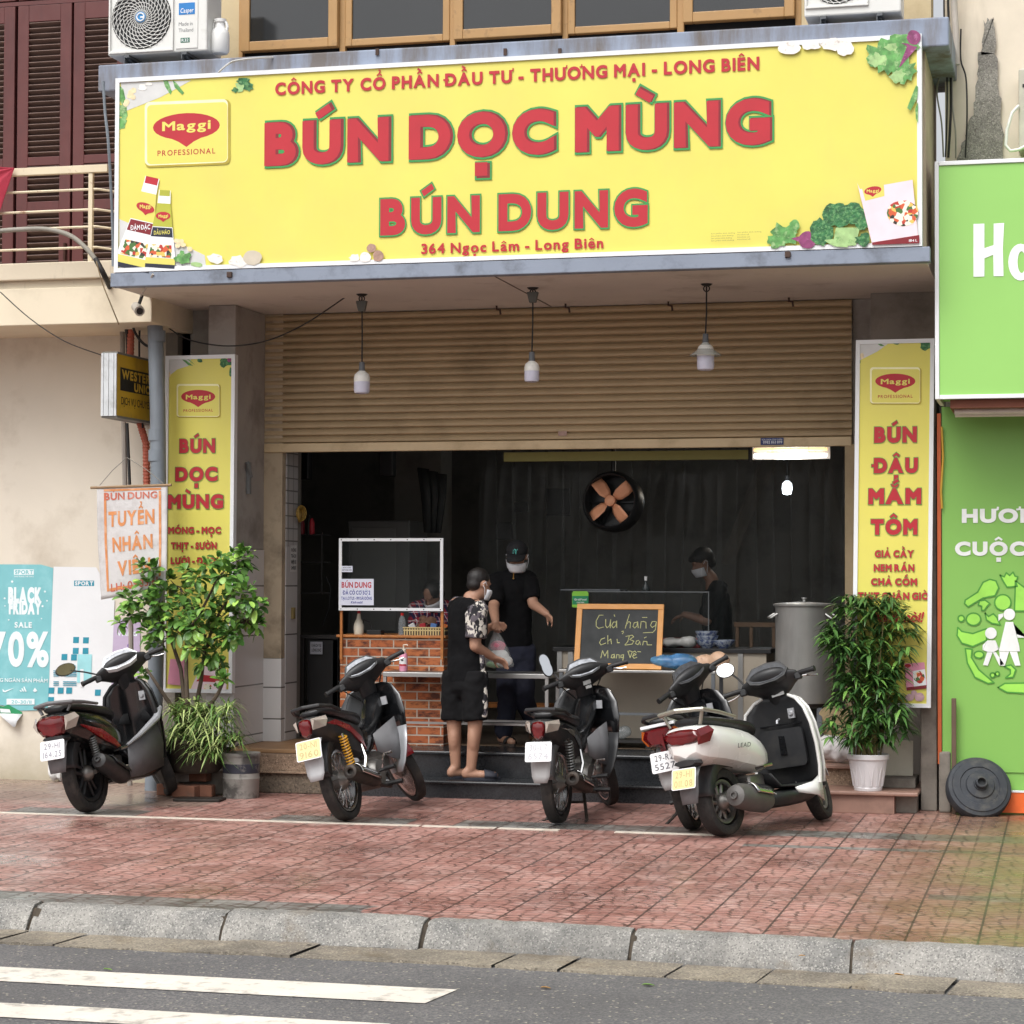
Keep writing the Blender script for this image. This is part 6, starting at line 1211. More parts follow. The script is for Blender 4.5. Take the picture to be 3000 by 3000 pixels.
    b = MB(); body(b, [(-.46, [(0, .585+lo_), (.07, .58+lo_), (.085, .565+lo_), (.05, .55+lo_), (0, .548+lo_)]), (-.36, [(0, .60+lo_), (.09, .58+lo_), (.10, .555+lo_), (.06, .53+lo_), (0, .525+lo_)])]); fold(t, 'lower_tail_trim', PM, b, ID, 50)
    plate(t, (-.47, 0, pz), ID, *o['plate'])
    # engine unit, gearbox on the left, muffler on the right, springs
    b = MB(); b.loft([[V((-.05+.07*math.cos(a), .10, Rr+.075*math.sin(a))) for a in [2*PI*i/14 for i in range(14)]], [V((-.05+.07*math.cos(a), .15, Rr+.07*math.sin(a))) for a in [2*PI*i/14 for i in range(14)]]]); b.obox((.17, .12, Rr+.03), (.44, .06, .13), Matrix.Identity(3)); b.obox((.34, 0, .31), (.2, .2, .14), Matrix.Identity(3)); fold(t, 'engine', ALU, b, ID).modifiers.new('bevel', 'BEVEL').width = .015
    p0, p1 = V(o['mf0']), V(o['mf1']); d = (p1-p0); L = d.length; d.normalize(); mr = o['mr']
    b = MB(); b.lathe([(.02, 0), (mr*.7, L*.04), (mr, L*.16), (mr*1.06, L*.5), (mr, L*.85), (mr*.8, L*.97), (mr*.34, L*.995), (mr*.3, L*1.03), (mr*.2, L*1.03), (mr*.18, L)], p0, d.to_track_quat('Z', 'Y').to_matrix(), 24); ex = fold(t, 'exhaust', o['muff'], b, ID, 40)
    b = MB(); b.tube([(.40, -.05, .24), (.36, -.10, .19), p0+V((0, 0, 0))], .016, 8); fold(t, 'exhaust_pipe', IRON, b, ID, parent=ex)
    b = MB(); rings = []
    for i in range(6):
        c_ = p0+d*(L*.12+L*.55*i/5); e_ = V((0, -1, 0)); f_ = d.cross(e_).normalized(); f_ = f_ if f_.z > 0 else -f_; rings.append([c_+(e_*math.cos(a)+f_*math.sin(a))*(mr*1.22) for a in [R(15+75*j/6) for j in range(7)]])
    b.loft(rings, False, False); fold(t, 'heat_shield', o['hs'], b, ID, 60, solid=.005, parent=ex)
    for sg in ((-1, 1) if o.get('twin') else (1,)):
        p, q = V((-.02, sg*.13, Rr+.06)), V((-.08, sg*.135, .56)); b = MB(); b.cyl(p, q, .012, n=8); b.cyl(p, p.lerp(q, .3), .02, n=10); sa = fold(t, 'shock_absorber', IRON, b, ID); b = MB(); spring(b, p.lerp(q, .25), p.lerp(q, .95), .026, 9, .0065); fold(t, 'spring', SPRB, b, ID, 60, parent=sa)
    b = MB(); b.tube([(-.02, -.09, Rr), (.15, -.10, Rr+.03), (.32, -.08, .30)], .018, 8); fold(t, 'swing_arm', ALU, b, ID)
    b = MB(); b.tube([(.20, -.15*k, .42), (.19, -.20*k, .425), (.28, -.205*k, .43)], .013, 8); fold(t, 'footrest', CHR, b, ID)
    b = MB(); b.tube([(.42, .12, .2), (.36, .2, .1), (.32, .27, .05)], .011, 8); fold(t, 'stand', IRON, b, ID)
    # floor and front apron
    fx0, fx1 = .44, X-.04; fz = o['fz']; fw = .15*k
    b = MB(); b.loft([[V((x, y, z)) for y in (-w_, -w_*.9, 0, w_*.9, w_)] for x, w_, z in ((fx0-.02, fw*.85, fz+.10), (fx0+.05, fw, fz+.01), ((fx0+fx1)/2, fw*1.08, fz), (fx1, fw*1.12, fz+.01))], False, False); fold(t, 'floor_board', inn, b, ID, 60, solid=.012)
    b = MB(); body(b, [(.30, [(0, fz-.02), (fw*.85, fz-.02), (fw*.95, fz-.06), (fw*.8, fz-.12), (0, fz-.13)]), (.55, [(0, fz-.012), (fw*1.05, fz-.015), (fw*1.12, fz-.06), (fw*.9, fz-.13), (0, fz-.14)]), (X-.02, [(0, fz-.01), (fw*1.14, fz-.015), (fw*1.2, fz-.06), (fw*.9, fz-.13), (0, fz-.14)]), (X+.10, [(0, fz+.02), (fw*.9, fz+.01), (fw*.95, fz-.03), (fw*.7, fz-.09), (0, fz-.10)])]); fold(t, 'belly_panel', low, b, ID, 50, 1)
    if o.get('wedge'):
        for sg in (-1, 1):
            b = MB(); b.loft([[V((X-.30, sg*fw*1.06, fz-.012)), V((X-.28, sg*fw*1.1, fz-.05))], [V((X-.10, sg*fw*1.2, fz+.012)), V((X-.06, sg*fw*1.18, fz-.085))], [V((X-.02, sg*fw*1.26, fz+.05)), V((X+.05, sg*fw*1.05, fz-.13))]], False, False); fold(t, 'lower_wrap', o['wedge'], b, ID, 60, solid=.02)
    def row(z, w_, xc, sw, n=10): return [V((xc-sw*abs(-1+2*i/n)**2.2, w_*(-1+2*i/n), z)) for i in range(n+1)]
    fw *= sk
    prof = [(fz, fw*1.14, X+.03, .06), (fz+.12, fw*1.22, X+.05, .08), (fz+.27, fw*1.3, X+.04, .10), (fz+.42, fw*1.28, X+.01, .10), (fz+.53, fw*1.12, X-.015, .08), (fz+.60, fw*.8, X-.03, .04), (fz+.63, fw*.5, X-.035, .02)]
    b = MB(); b.loft([row(*p) for p in prof], False, False); ls = fold(t, 'leg_shield', inn, b, ID, 60, solid=.01)
    b = MB(); b.loft([[p+V((.03, 0, 0)) for p in row(z, w_*1.04, xc+.03, sw)] for z, w_, xc, sw in prof], False, False); fold(t, 'front_apron', o['front'], b, ID, 60, solid=.012)
    for sg in (-1, 1):                                          # edge of the apron, seen from behind
        b = MB(); b.tube([V((xc-sw, sg*w_*1.03, z)) for z, w_, xc, sw in prof], .016, 8, flat=.8); fold(t, 'apron_edge', o['edge'], b, ID)
    if o['kind'] == 'family':                                    # glove box, hook, lower white wrap
        b = MB(); b.prism(rrect(-fw*.85, fz+.13, fw*.85, fz+.40, .04), lambda u, v, d: V((X+.012-.04*(v-fz)-.05*(abs(u)/(fw))**2-d, u, v)), .0, .02); fold(t, 'glove_box', PM, b, ID, 40)
        b = MB(); b.prism(rrect(-fw*.90, fz+.425, fw*.90, fz+.435, .004), lambda u, v, d: V((X-.03-d, u, v)), 0, .008); b.obox((X-.04, 0, fz+.30), (.03, .05, .16), Matrix.Identity(3)); fold(t, 'glove_box_lid', PB, b, ID, None)
        b = MB(); b.tube([(X-.05, .0, fz+.47), (X-.08, 0, fz+.46), (X-.085, 0, fz+.44)], .009, 8); fold(t, 'bag_hook', PSI, b, ID)
    else:                                                        # sporty wings flanking the footwell, with a pale blade
        for sg in (-1, 1):
            b = MB(); b.loft([[V((.42, sg*.155*k, .46)), V((.40, sg*.15*k, .30)), V((.42, sg*.14*k, .20))], [V((.60, sg*.17*k, .50)), V((.60, sg*.18*k, .34)), V((.58, sg*.16*k, .20))], [V((X-.06, sg*.19*k, .63)), V((X-.04, sg*.2*k, .42)), V((X-.02, sg*.17*k, .24))]], False, False); fold(t, 'side_wing', PGR, b, ID, 60, solid=.008)
            b = MB(); b.tube([(.40, sg*.158*k, .44), (.58, sg*.18*k, .50), (X-.10, sg*.205*k, .61), (X+.0, sg*.20*k, .69)], [.012, .022, .032, .018], 8, flat=.8); fold(t, 'wing_blade', PSI, b, ID)
            b = MB(); b.loft([[V((X-.02, sg*.15*k, .66)), V((X-.02, sg*.16*k, .61)), V((X-.0, sg*.05, .60))], [V((X-.03, sg*.17*k, .74)), V((X-.02, sg*.19*k, .70)), V((X-.0, sg*.06, .68))]], False, False); fold(t, 'inner_trim', PM, b, ID, 60, solid=.006)
    b = MB(); zz = fz+.50; b.obox((X-.055, -.11, zz), (.014, .05, .07), Matrix.Identity(3)); b.lathe([(.017, 0), (.019, .006), (.012, .014)], (X-.062, -.11, zz), Matrix.Rotation(-PI/2, 3, 'Y'), 14); fold(t, 'ignition_lock', PSI, b, ID, None)
    # fork, guard, bars
    for sg in (-1, 1): b = MB(); b.tube([V((s-.19, sg*.07, .62)), V((s-.01, sg*.075, Rf))], [.018, .022], 10); fold(t, 'fork_leg', PM, b, SM)
    b = MB(); fender(b, (s, 0, Rf), Rf+.035, tw+.02, R(15), R(170), .05); fold(t, 'front_mudguard', o['front'], b, SM, 50, solid=.004)
    handlebar(t, SM, (s-.375, o['hz']), .215, o.get('bars', PM), o['dial'], o.get('lever', True), o.get('mirrors', ()), o.get('big', 1.15), .325, o.get('trim'))
    if o.get('sticker'): b = MB(); b.obox((s-.37, -.02, o['hz']-.085), (.006, .09, .035), Matrix.Rotation(R(15), 3, 'Y')); fold(t, 'sticker', M('worn_sticker_white', (0, 0, 0)), b, SM, None)
    place(t, rear, rz, lean, o.get('s', 1.0)); return t
scooter('black scooter with silver side blades and a lone left mirror, parked before the teal poster', G(266, 2382), R(88), R(10), R(38),
        dict(wb=1.26, Rr=.285, Rf=.27, tw=.05, wide=1.08, body=PB, inner=PB, low=PB, front=PB, edge=PM, rim=PM, signal=TLC, rail=PGR, flash=REDP, plate=(PLW, PLM, '29-H1', '164.25'), pz=.555, mf0=(.33, -.15, .20), mf1=(-.14, -.19, .37), mr=.066, muff=PM, hs=PM, twin=True, fz=.30, hz=1.04, dial=DIAL, kind='sport', mirrors=((1, 'oval'),), trim=WHITEAL, big=1.2, s=.98, tailk=.84))
underbone('black motorbike with yellow rear springs and a faded yellow number plate, by the black steps', G(1022, 2406), R(86), R(14), R(41),
          dict(body=PB, tail=PM, flash=REDP, spring=SPRY, wing=PSI, flap=M('flap_pale', rgb(170, 172, 174), .5, var=.08, sc=6), plate=(PLY, PLYF, '20-N1', '9160'), lamp='tri', front=REDP, s=.99))
underbone('dark motorbike with a white plate and one tall left mirror, before the steps', G(1636, 2414), R(87), R(3), R(34),
          dict(body=PB, tail=PM, flash=PB, spring=SPRB, wing=PM, plate=(PLW, PLF, '30-L7', '6574'), lamp='tri', mirrors=((1, 'tall'),), center=True, sticker=True, flap=M('flap_grey', rgb(150, 150, 150), .5, var=.08), guard=PGR, s=.97))
underbone('dark motorbike with a wide orange and red tail light, squeezed beside the white scooter', G(2034, 2432), R(87), R(13), R(46),
          dict(body=PB, tail=M('bike_navy', rgb(24, 28, 38), .3, var=.1, coat=.4), flash=PB, spring=SPRB, wing=PM, plate=(PLW, PLK, '29-R2', '5527'), lamp='wide', dial=DIALD, flap=M('flap_grey', (0, 0, 0)), pz=.575, s=.97))
scooter('white scooter with a silver grab rail and a round left mirror, rightmost parked bike', G(2125, 2452), R(66), R(10), R(20),
        dict(wb=1.25, Rr=.228, Rf=.24, tw=.055, wide=1.28, body=WHP, inner=PM, low=PM, front=WHP, edge=WHP, rim=ALU, signal=TLR, rail=M('rail_champagne', rgb(160, 160, 148), .35, .5, var=.06), plate=(PLY, PLYF, '29-H1', '011.08'), pz=.475, mf0=(.36, -.15, .19), mf1=(-.13, -.20, .26), mr=.085, muff=M('muffler_grey', rgb(92, 90, 88), .55, .4, var=.15), hs=CHR, fz=.27, hz=1.0, dial=DIALD, kind='family', mirrors=((1, 'round'),), lever=2, badge='LEAD', sticker=True, big=1.3, s=.98, tailk=.72, wedge=WHP, shield=1.08))
# ================================================================ people: one continuous skin each (soft union of tapered limbs), clothes over it
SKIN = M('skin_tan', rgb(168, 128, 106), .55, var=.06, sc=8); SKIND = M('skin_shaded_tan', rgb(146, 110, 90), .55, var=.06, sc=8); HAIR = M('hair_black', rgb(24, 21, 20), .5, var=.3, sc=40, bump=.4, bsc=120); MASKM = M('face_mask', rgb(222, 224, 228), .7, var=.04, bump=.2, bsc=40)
TSH = M('tshirt_black', rgb(13, 13, 15), .95, spec=.2, var=.15, sc=6, bump=.35, bsc=9); SHO = M('shorts_black', rgb(15, 15, 17), .9, spec=.25, var=.15, sc=6, bump=.3, bsc=8); DENIM = M('jeans_navy', rgb(24, 27, 44), .85, var=.2, sc=9, bump=.3, bsc=12)
def camo_mat():
    m, g, b = mat0('camouflage_print'); p = g.obj(); n1 = g.noise(p, 17, 3, .5); n2 = g.noise(g.scale(p, (1.3, 1.1, .9)), 23, 2, .5)
    c = g.mix(g.ramp(n1, .47, .5), rgb(206, 200, 190), rgb(92, 86, 92)); c = g.mix(g.ramp(n2, .53, .56), c, rgb(28, 27, 32)); g.put(b.inputs['Base Color'], c); b.inputs['Roughness'].default_value = .85; return m
CAMO = camo_mat()
def plaid_mat():
    m, g, b = mat0('plaid_print'); x, y, z = g.sep(g.obj())
    fx = g.math('FRACT', g.math('MULTIPLY', g.math('ADD', x, y), 14.0)); fz = g.math('FRACT', g.math('MULTIPLY', z, 14.0))
    c = g.mix(g.math('LESS_THAN', fx, .35), rgb(150, 40, 56), rgb(40, 42, 80)); c = g.mix(g.math('MULTIPLY', g.math('LESS_THAN', fz, .3), .7), c, rgb(34, 34, 66)); c = g.mix(g.math('LESS_THAN', g.math('FRACT', g.math('ADD', fx, .55)), .09), c, rgb(210, 196, 200)); c = g.mix(g.math('LESS_THAN', g.math('FRACT', g.math('ADD', fz, .5)), .08), c, rgb(200, 186, 190)); g.put(b.inputs['Base Color'], c); b.inputs['Roughness'].default_value = .85; return m
PLAID = plaid_mat()
def soft(b, name, m, parent, vox=.009, it=6, sm=.5):
    o = b.build(name, m, parent, None); r_ = o.modifiers.new('union', 'REMESH'); r_.mode = 'VOXEL'; r_.voxel_size = vox; r_.use_smooth_shade = True
    q = o.modifiers.new('smooth', 'SMOOTH'); q.iterations = it; q.factor = sm
    if name in FOLDED:
        for sc_, st in ((.14, .030), (.05, .012)):
            tx = bpy.data.textures.new('fold', 'CLOUDS'); tx.noise_scale = sc_; dm = o.modifiers.new('folds', 'DISPLACE'); dm.texture = tx; dm.strength = st; dm.mid_level = .5
        q = o.modifiers.new('soften', 'SMOOTH'); q.iterations = 2
    return o
FOLDED = ('tshirt', 'shirt', 'shorts', 'jeans', 'trousers', 'plaid_shirt', 'sleeve')
def limb(b, pts, rs, sx=1.0, side=None):
    for i in range(len(pts)-1): b.cap(pts[i], pts[i+1], rs[i], rs[i+1], 14, sx, side)
def hand(b, wrist, direction, palm_n, size=.175, curl=.5, thumb=1):
    """palm, four unequal bent fingers, a thumb leaving the side of the palm"""
    w_, d, n = V(wrist), V(direction).normalized(), V(palm_n); n = (n-d*n.dot(d)).normalized(); s = d.cross(n); k = size/.175
    for u in (-.026, -.009, .009, .026): b.cap(w_+s*u*.6*k+d*.01*k, w_+s*u*k+d*.085*k, .0135*k, .0115*k, 10)
    for u, L in ((-.029, .058), (-.0095, .078), (.0095, .072), (.028, .054)):
        p = w_+s*u*k+d*.085*k; dd = d
        for j, f in enumerate((.45, .32, .25)):
            a = curl*(.55+.35*j); dd = (d*math.cos(a)+n*math.sin(a)); q = p+dd*L*f*k; b.cap(p, q, (.0085-.0008*j)*k, (.0078-.0008*j)*k, 8); p = q
    p = w_+s*thumb*-.02*k+d*.02*k; q = p+(d*.6+s*-thumb*.75+n*.3).normalized()*.045*k; b.cap(p, q, .0125*k, .0095*k, 8); b.cap(q, q+(d*.9+n*.5+s*-thumb*.1).normalized()*.034*k, .0095*k, .0075*k, 8)
def head(b, c, fwd, up=(0, 0, 1), k=1.0):
    """skull, jaw, nose, ears, brows, chin; c is the middle of the head"""
    f = V(fwd).normalized(); u = V(up); u = (u-f*u.dot(f)).normalized(); s = f.cross(u); at = lambda a, l, h: V(c)+f*a*k+s*l*k+u*h*k; mx = Matrix((f, s, u)).transposed()
    b.ball(at(-.012, 0, .03), .096*k, .076*k, .088*k, mx=mx); b.ball(at(.02, 0, -.035), .070*k, .060*k, .075*k, mx=mx); b.ball(at(.05, 0, -.085), .034*k, .036*k, .024*k, mx=mx)
    b.cap(at(.082, 0, .005), at(.108, 0, -.032), .010*k, .015*k, 8); b.cap(at(.084, -.03, .022), at(.084, .03, .022), .010*k, .010*k, 8); b.cap(at(.084, -.018, -.062), at(.084, .018, -.062), .009*k, .009*k, 8)
    for l in (-1, 1): b.ball(at(-.005, l*.080, -.005), .018*k, .009*k, .031*k, 10, 7, mx)
    return at, mx
def mask_part(at, mx, parent, k=1.0):
    b = MB(); rows = []
    for h in (-.024, -.042, -.064, -.086, -.104):
        row = []
        for i in range(9):
            a = R(-78+156*i/8); bulge = (.099+.02*(1-abs(h+.045)/.06))*math.cos(a); row.append(at(bulge+.004, .082*math.sin(a)*(1-.12*(h < -.07)), h-.012*(1-math.cos(a))))
        rows.append(row)
    b.loft(rows, False, False); b.build('face_mask', MASKM, parent, 60, solid=.003)
    b = MB()
    for l in (-1, 1): b.tube([at(.02, l*.081, -.005), at(-.005, l*.092, .02), at(-.02, l*.086, .0)], .0022, 5); b.tube([at(.02, l*.08, -.09), at(-.005, l*.092, -.03), at(-.02, l*.086, -.01)], .0022, 5)
    b.build('mask_strap', MASKM, parent)
# ---------------------------------------------------------------- customer, seen from behind, taking the bag
YCU = 16.60; zs1 = .135
def C_(px, py, dy=0): return P(px, py, YCU+dy)
pc = thing('person', 'person in a black T-shirt with camouflage sleeves and black shorts, standing on the lower step', 'person', (-4.4, YCU, zs1))
hipL, hipR = C_(1335, 1985, .02), C_(1392, 1988, -.04); kneeL, kneeR = C_(1330, 2125, .02), C_(1392, 2125, -.06); ankL, ankR = V((C_(1332, 2262).x, YCU+.03, zs1+.095)), V((C_(1386, 2264).x, YCU-.06, zs1+.095))
shL, shR = C_(1338, 1772, .12), C_(1398, 1778, -.09); neck = C_(1378, 1752, .02); hd = C_(1404, 1712, .05); chest = C_(1370, 1815, .03); waist = C_(1366, 1925, .02)
elR = C_(1392, 1893, -.10); wrR = C_(1443, 1925, .06); elL = C_(1415, 1850, .32); wrL = C_(1432, 1838, .40)
fw_ = V((.62, .72, -.22))
b = MB(); limb(b, [hipL, kneeL, ankL], [.083, .058, .039]); limb(b, [hipR, kneeR, ankR], [.083, .058, .039])
for kn, an in ((kneeL, ankL), (kneeR, ankR)): c_ = kn.lerp(an, .3)+V((0, -.018, 0)); b.ball(c_, .046, .050, .115)      # calf
for an, d in ((ankL, V((.16, .19, 0))), (ankR, V((.22, .08, 0)))):
    heel = V((an.x-d.x*.18, an.y-d.y*.18, zs1+.045)); toe = V((an.x+d.x*.78, an.y+d.y*.78, zs1+.036)); b.cap(heel, heel.lerp(toe, .55), .034, .036, 12); b.cap(heel.lerp(toe, .55), toe, .036, .028, 12, 1.3, (d.y, -d.x, 0)); b.cap(an, heel+V((0, 0, .01)), .036, .034)
limb(b, [waist, chest], [.125, .15], .74, (.3, .95, 0)); limb(b, [hipL.lerp(hipR, .5), waist], [.135, .125], .8, (.3, .95, 0)); b.cap(shL, shR, .06, .06); b.cap(chest, neck, .10, .058); b.cap(neck-V((0, 0, .03)), hd-V((0, 0, .04)), .056, .054)
limb(b, [shR, elR, wrR], [.056, .045, .031]); limb(b, [shL, elL, wrL], [.056, .045, .031])
hand(b, wrR, (.75, .35, -.35), (.1, -.6, -.8), .18, .9, -1); hand(b, wrL, (.75, .35, .1), (.2, -.9, -.2), .18, 1.1, 1)
at, mx = head(b, hd, fw_); soft(b, 'body', SKIN, pc, .0085)
b = MB(); b.ball(at(-.018, 0, .042), .097, .080, .088, mx=mx); b.ball(at(-.05, 0, -.01), .058, .066, .055, mx=mx); soft(b, 'hair', HAIR, pc, .01)
mask_part(at, mx, pc)
b = MB(); limb(b, [waist+V((0, 0, -.10)), waist, chest], [.162, .152, .172], .80, (.3, .95, 0)); b.cap(shL+V((.01, 0, -.02)), shR+V((-.01, 0, -.02)), .085, .085); b.cap(chest, neck+V((0, 0, -.045)), .125, .075); b.cap(hipL.lerp(hipR, .5)+V((0, 0, .0)), waist, .158, .155, 16, .82, (.3, .95, 0)); soft(b, 'tshirt', TSH, pc, .012, 3)
for sh_, el, nm in ((shR, elR, 'sleeve'), (shL, elL, 'sleeve')):
    b = MB(); e = sh_.lerp(el, .80); t = (el-sh_).normalized(); b.tube([sh_-t*.05, sh_, sh_.lerp(el, .4), e], [.05, .088, .088, .084], 16); soft(b, nm, CAMO, pc, .01, 3)
b = MB(); p0 = waist+V((.112, -.05, .06)); b.tube([p0, waist+V((.112, -.055, -.06)), waist+V((.114, -.06, -.15))], [.05, .055, .055], 14, flat=.6); soft(b, 'side_panel', CAMO, pc, .01, 3)
b = MB(); mid = hipL.lerp(hipR, .5); b.cap(waist+V((0, 0, -.12)), mid+V((0, 0, -.02)), .140, .150, 16, .84, (.3, .95, 0))
for h_, k_ in ((hipL, kneeL), (hipR, kneeR)): e = h_.lerp(k_, .90); b.tube([h_+V((0, 0, .06)), h_, h_.lerp(k_, .5), e], [.10, .112, .105, .102], 18)
soft(b, 'shorts', SHO, pc, .011, 4)
b = MB(); e = hipR.lerp(kneeR, .88); b.tube([hipR+V((.066, -.03, .06)), hipR.lerp(kneeR, .45)+V((.066, -.03, 0)), e+V((.062, -.03, .02))], [.03, .045, .042], 14, flat=.9); soft(b, 'shorts_stripe', CAMO, pc, .009, 3)
SLIP = M('slipper_navy', rgb(40, 42, 52), .7, var=.15, bump=.3, bsc=60)
for an, d in ((ankL, V((.16, .19, 0))), (ankR, V((.22, .08, 0)))):
    dn = d.normalized(); sd_ = V((-dn.y, dn.x, 0)); c0 = V((an.x, an.y, 0)); b = MB(); pts = []
    for i in range(20):
        t = 2*PI*i/20; w_ = .05 if math.cos(t) > 0 else .042; pts.append((.085+.145*math.cos(t), w_*math.sin(t)))
    mp = lambda u, v, z: c0+dn*u+sd_*v+V((0, 0, z)); b.prism(pts, mp, zs1+.001, zs1+.022); so_ = b.build('slipper', SLIP, pc)
    b = MB(); rows = []
    for u in (.10, .15, .20): rows.append([mp(u, .048*math.cos(a)*(1-.5*(u-.1)), zs1+.02+(.06-.25*(u-.1))*math.sin(a)) for a in [PI*i/8 for i in range(9)]])
    b.loft(rows, False, False); b.build('slipper_strap', SLIP, so_, 60, solid=.006)
# ---------------------------------------------------------------- vendor with a cap, handing over the bag
YVN = 17.62; zf = .336
def V_(px, py, dy=0): return P(px, py, YVN+dy)
pv_ = thing('person', 'person in black with a white mask and a black cap, handing over a plastic bag', 'person', (-4.3, YVN, zf))
hd2 = V_(1515, 1632, -.02); nk = V_(1512, 1668, 0); sl_, sr_ = V_(1548, 1698, .02), V_(1455, 1700, -.03); ch = V_(1502, 1730, 0); wa = V_(1508, 1845, .02); hl_, hr_ = V_(1535, 1915, .04), V_(1488, 1915, 0)
kl, kr = V_(1535, 2050, .0), V_(1487, 2055, -.06); al, ar = V((V_(1560, 2160).x, YVN+.16, zf+.09)), V((V_(1484, 2168).x, YVN-.10, zf+.09))
er = V_(1446, 1782, -.24); wr = V_(1452, 1824, -.62); elv = V_(1562, 1770, -.08); wl = V_(1600, 1797, -.22)
b = MB(); limb(b, [hl_, kl, al], [.08, .055, .042]); limb(b, [hr_, kr, ar], [.08, .055, .042])
for an, d in ((al, V((.20, -.10, 0))), (ar, V((.14, -.20, 0)))):
    heel = V((an.x-d.x*.2, an.y-d.y*.2, zf+.05)); toe = V((an.x+d.x*.8, an.y+d.y*.8, zf+.036)); b.cap(heel, toe, .036, .03, 12); b.cap(an, heel, .04, .036)
limb(b, [hl_.lerp(hr_, .5), wa, ch], [.13, .12, .14], .75, (0, 1, 0)); b.cap(sl_, sr_, .055, .055); b.cap(ch, nk, .09, .055); b.cap(nk, hd2-V((0, 0, .05)), .055, .055)
limb(b, [sr_, er, wr], [.054, .045, .030]); limb(b, [sl_, elv, wl], [.054, .044, .030]); hand(b, wr, (.1, -.6, -.55), (.5, -.3, .3), .18, 1.2, 1); hand(b, wl, (.55, -.4, -.5), (-.3, -.6, -.5), .18, .75, -1)
at, mx = head(b, hd2, (.10, -.93, -.30)); soft(b, 'body', SKIN, pv_, .0085)
b = MB(); b.ball(at(-.03, 0, .02), .085, .079, .085, mx=mx); soft(b, 'hair', HAIR, pv_, .011); mask_part(at, mx, pv_)
b = MB(); b.ball(at(-.008, 0, .055), .106, .090, .085, mx=mx); cb = soft(b, 'cap', M('cap_black', rgb(22, 23, 26), .85, var=.15, bump=.2, bsc=80), pv_, .01, 2)
b = MB(); rows = []
for a_, k_ in ((.075, 1.0), (.14, 1.0), (.185, .8)): rows.append([at(a_-.05*abs(-1+2*i/8)**2, .08*k_*(-1+2*i/8), .052-.30*(a_-.08)-.014*abs(-1+2*i/8)) for i in range(9)])
b.loft(rows, False, False); b.build('cap_peak', M('cap_black', (0, 0, 0)), cb, 60, solid=.005)
cf = lambda u, v, d: at(.098-.35*max(0, v)+d-u*u*4, u, .062+v)
b = MB()
for pts in ([(-.016, .0), (-.016, .03), (.004, .004), (.004, .034)], [(-.006, .036), (.008, .018), (.02, .036)], [(.008, .018), (.006, -.004)]):
    q = [cf(-u, v, .012) for u, v in pts]; b.tube(q, .0032, 5)
b.build('cap_emblem', M('emblem_mint', rgb(96, 196, 186), .6), cb)
b = MB(); limb(b, [wa+V((0, 0, -.10)), wa, ch], [.150, .142, .162], .8, (0, 1, 0)); b.cap(sl_, sr_, .078, .078); b.cap(ch, nk+V((0, 0, -.02)), .118, .07); b.cap(nk+V((0, 0, -.012)), nk+V((0, 0, .01)), .068, .066); soft(b, 'shirt', TSH, pv_, .012, 3)
for s_, e_ in ((sr_, er), (sl_, elv)): b = MB(); b.tube([s_, s_.lerp(e_, .4), s_.lerp(e_, .82)], [.08, .076, .07], 14); soft(b, 'sleeve', TSH, pv_, .011, 3)
b = MB(); mid = hl_.lerp(hr_, .5); b.cap(wa+V((0, 0, -.12)), mid, .135, .15, 14, .82, (0, 1, 0)); limb(b, [hl_, kl, al+V((0, 0, .02))], [.108, .085, .072]); limb(b, [hr_, kr, ar+V((0, 0, .02))], [.108, .085, .072]); soft(b, 'jeans', DENIM, pv_, .011, 3)
b = MB(); b.tube([nk+V((.0, -.075, -.02)), nk+V((.005, -.11, -.07))], .004, 5); b.ball(nk+V((.006, -.112, -.075)), .008); b.build('pendant', M('pendant_brass', rgb(170, 130, 70), .35, .8), pv_)
for an, d, mm in ((al, V((.20, -.10, 0)), M('sandal_lime', rgb(150, 170, 60), .7)), (ar, V((.14, -.20, 0)), M('sandal_brown', rgb(60, 50, 44), .7))):
    dn = d.normalized(); sd_ = V((-dn.y, dn.x, 0)); c0 = V((an.x, an.y, 0)); mp = lambda u, v, z: c0+dn*u+sd_*v+V((0, 0, z))
    b = MB(); b.prism([(.085+.145*math.cos(2*PI*i/20), .05*math.sin(2*PI*i/20)) for i in range(20)], mp, zf+.001, zf+.022); so_ = b.build('sandal', mm, pv_)
    b = MB(); rows = [[mp(u, .05*math.cos(a), zf+.02+.055*math.sin(a)) for a in [PI*i/8 for i in range(9)]] for u in (.12, .165)]; b.loft(rows, False, False); b.build('sandal_strap', BLACK, so_, 60, solid=.006)
# ---------------------------------------------------------------- the bag they both hold
BAGF = M('bag_film', rgb(226, 230, 230), .2, var=.05, alpha=.3); YBG = 16.98
def B_(px, py, dy=0): return P(px, py, YBG+dy)
bg_ = thing('plastic_bag', 'clear plastic bag of white and pink takeaway food passed between the two people', 'bag', B_(1455, 1950))
b = MB(); rings = []
for py, hw in ((1838, 3), (1848, 6), (1858, 9), (1875, 17), (1900, 27), (1925, 36), (1945, 42), (1952, 38), (1957, 18)):
    c = B_(1452+(py-1838)*.09, py); r_ = hw*.003; q = random.Random(py); rings.append([c+V(((r_*math.cos(2*PI*j/14))*(1+q.uniform(-.1, .1)), r_*.75*math.sin(2*PI*j/14)*(1+q.uniform(-.1, .1)), q.uniform(-.006, .006))) for j in range(14)])
b.loft(rings); b.build('film', BAGF, bg_, 60)
b = MB(); c = B_(1462, 1925); b.ball(c, .085, .07, .065); b.ball(c+V((.02, .01, -.03)), .09, .07, .05); b.build('white_food_box', M('food_white', rgb(226, 226, 222), .6, var=.05), bg_, 50)
b = MB(); b.ball(B_(1459, 1893), .062, .055, .045); b.build('pink_food_pack', M('food_pink', rgb(214, 120, 140), .6, var=.2, sc=30), bg_, 50)
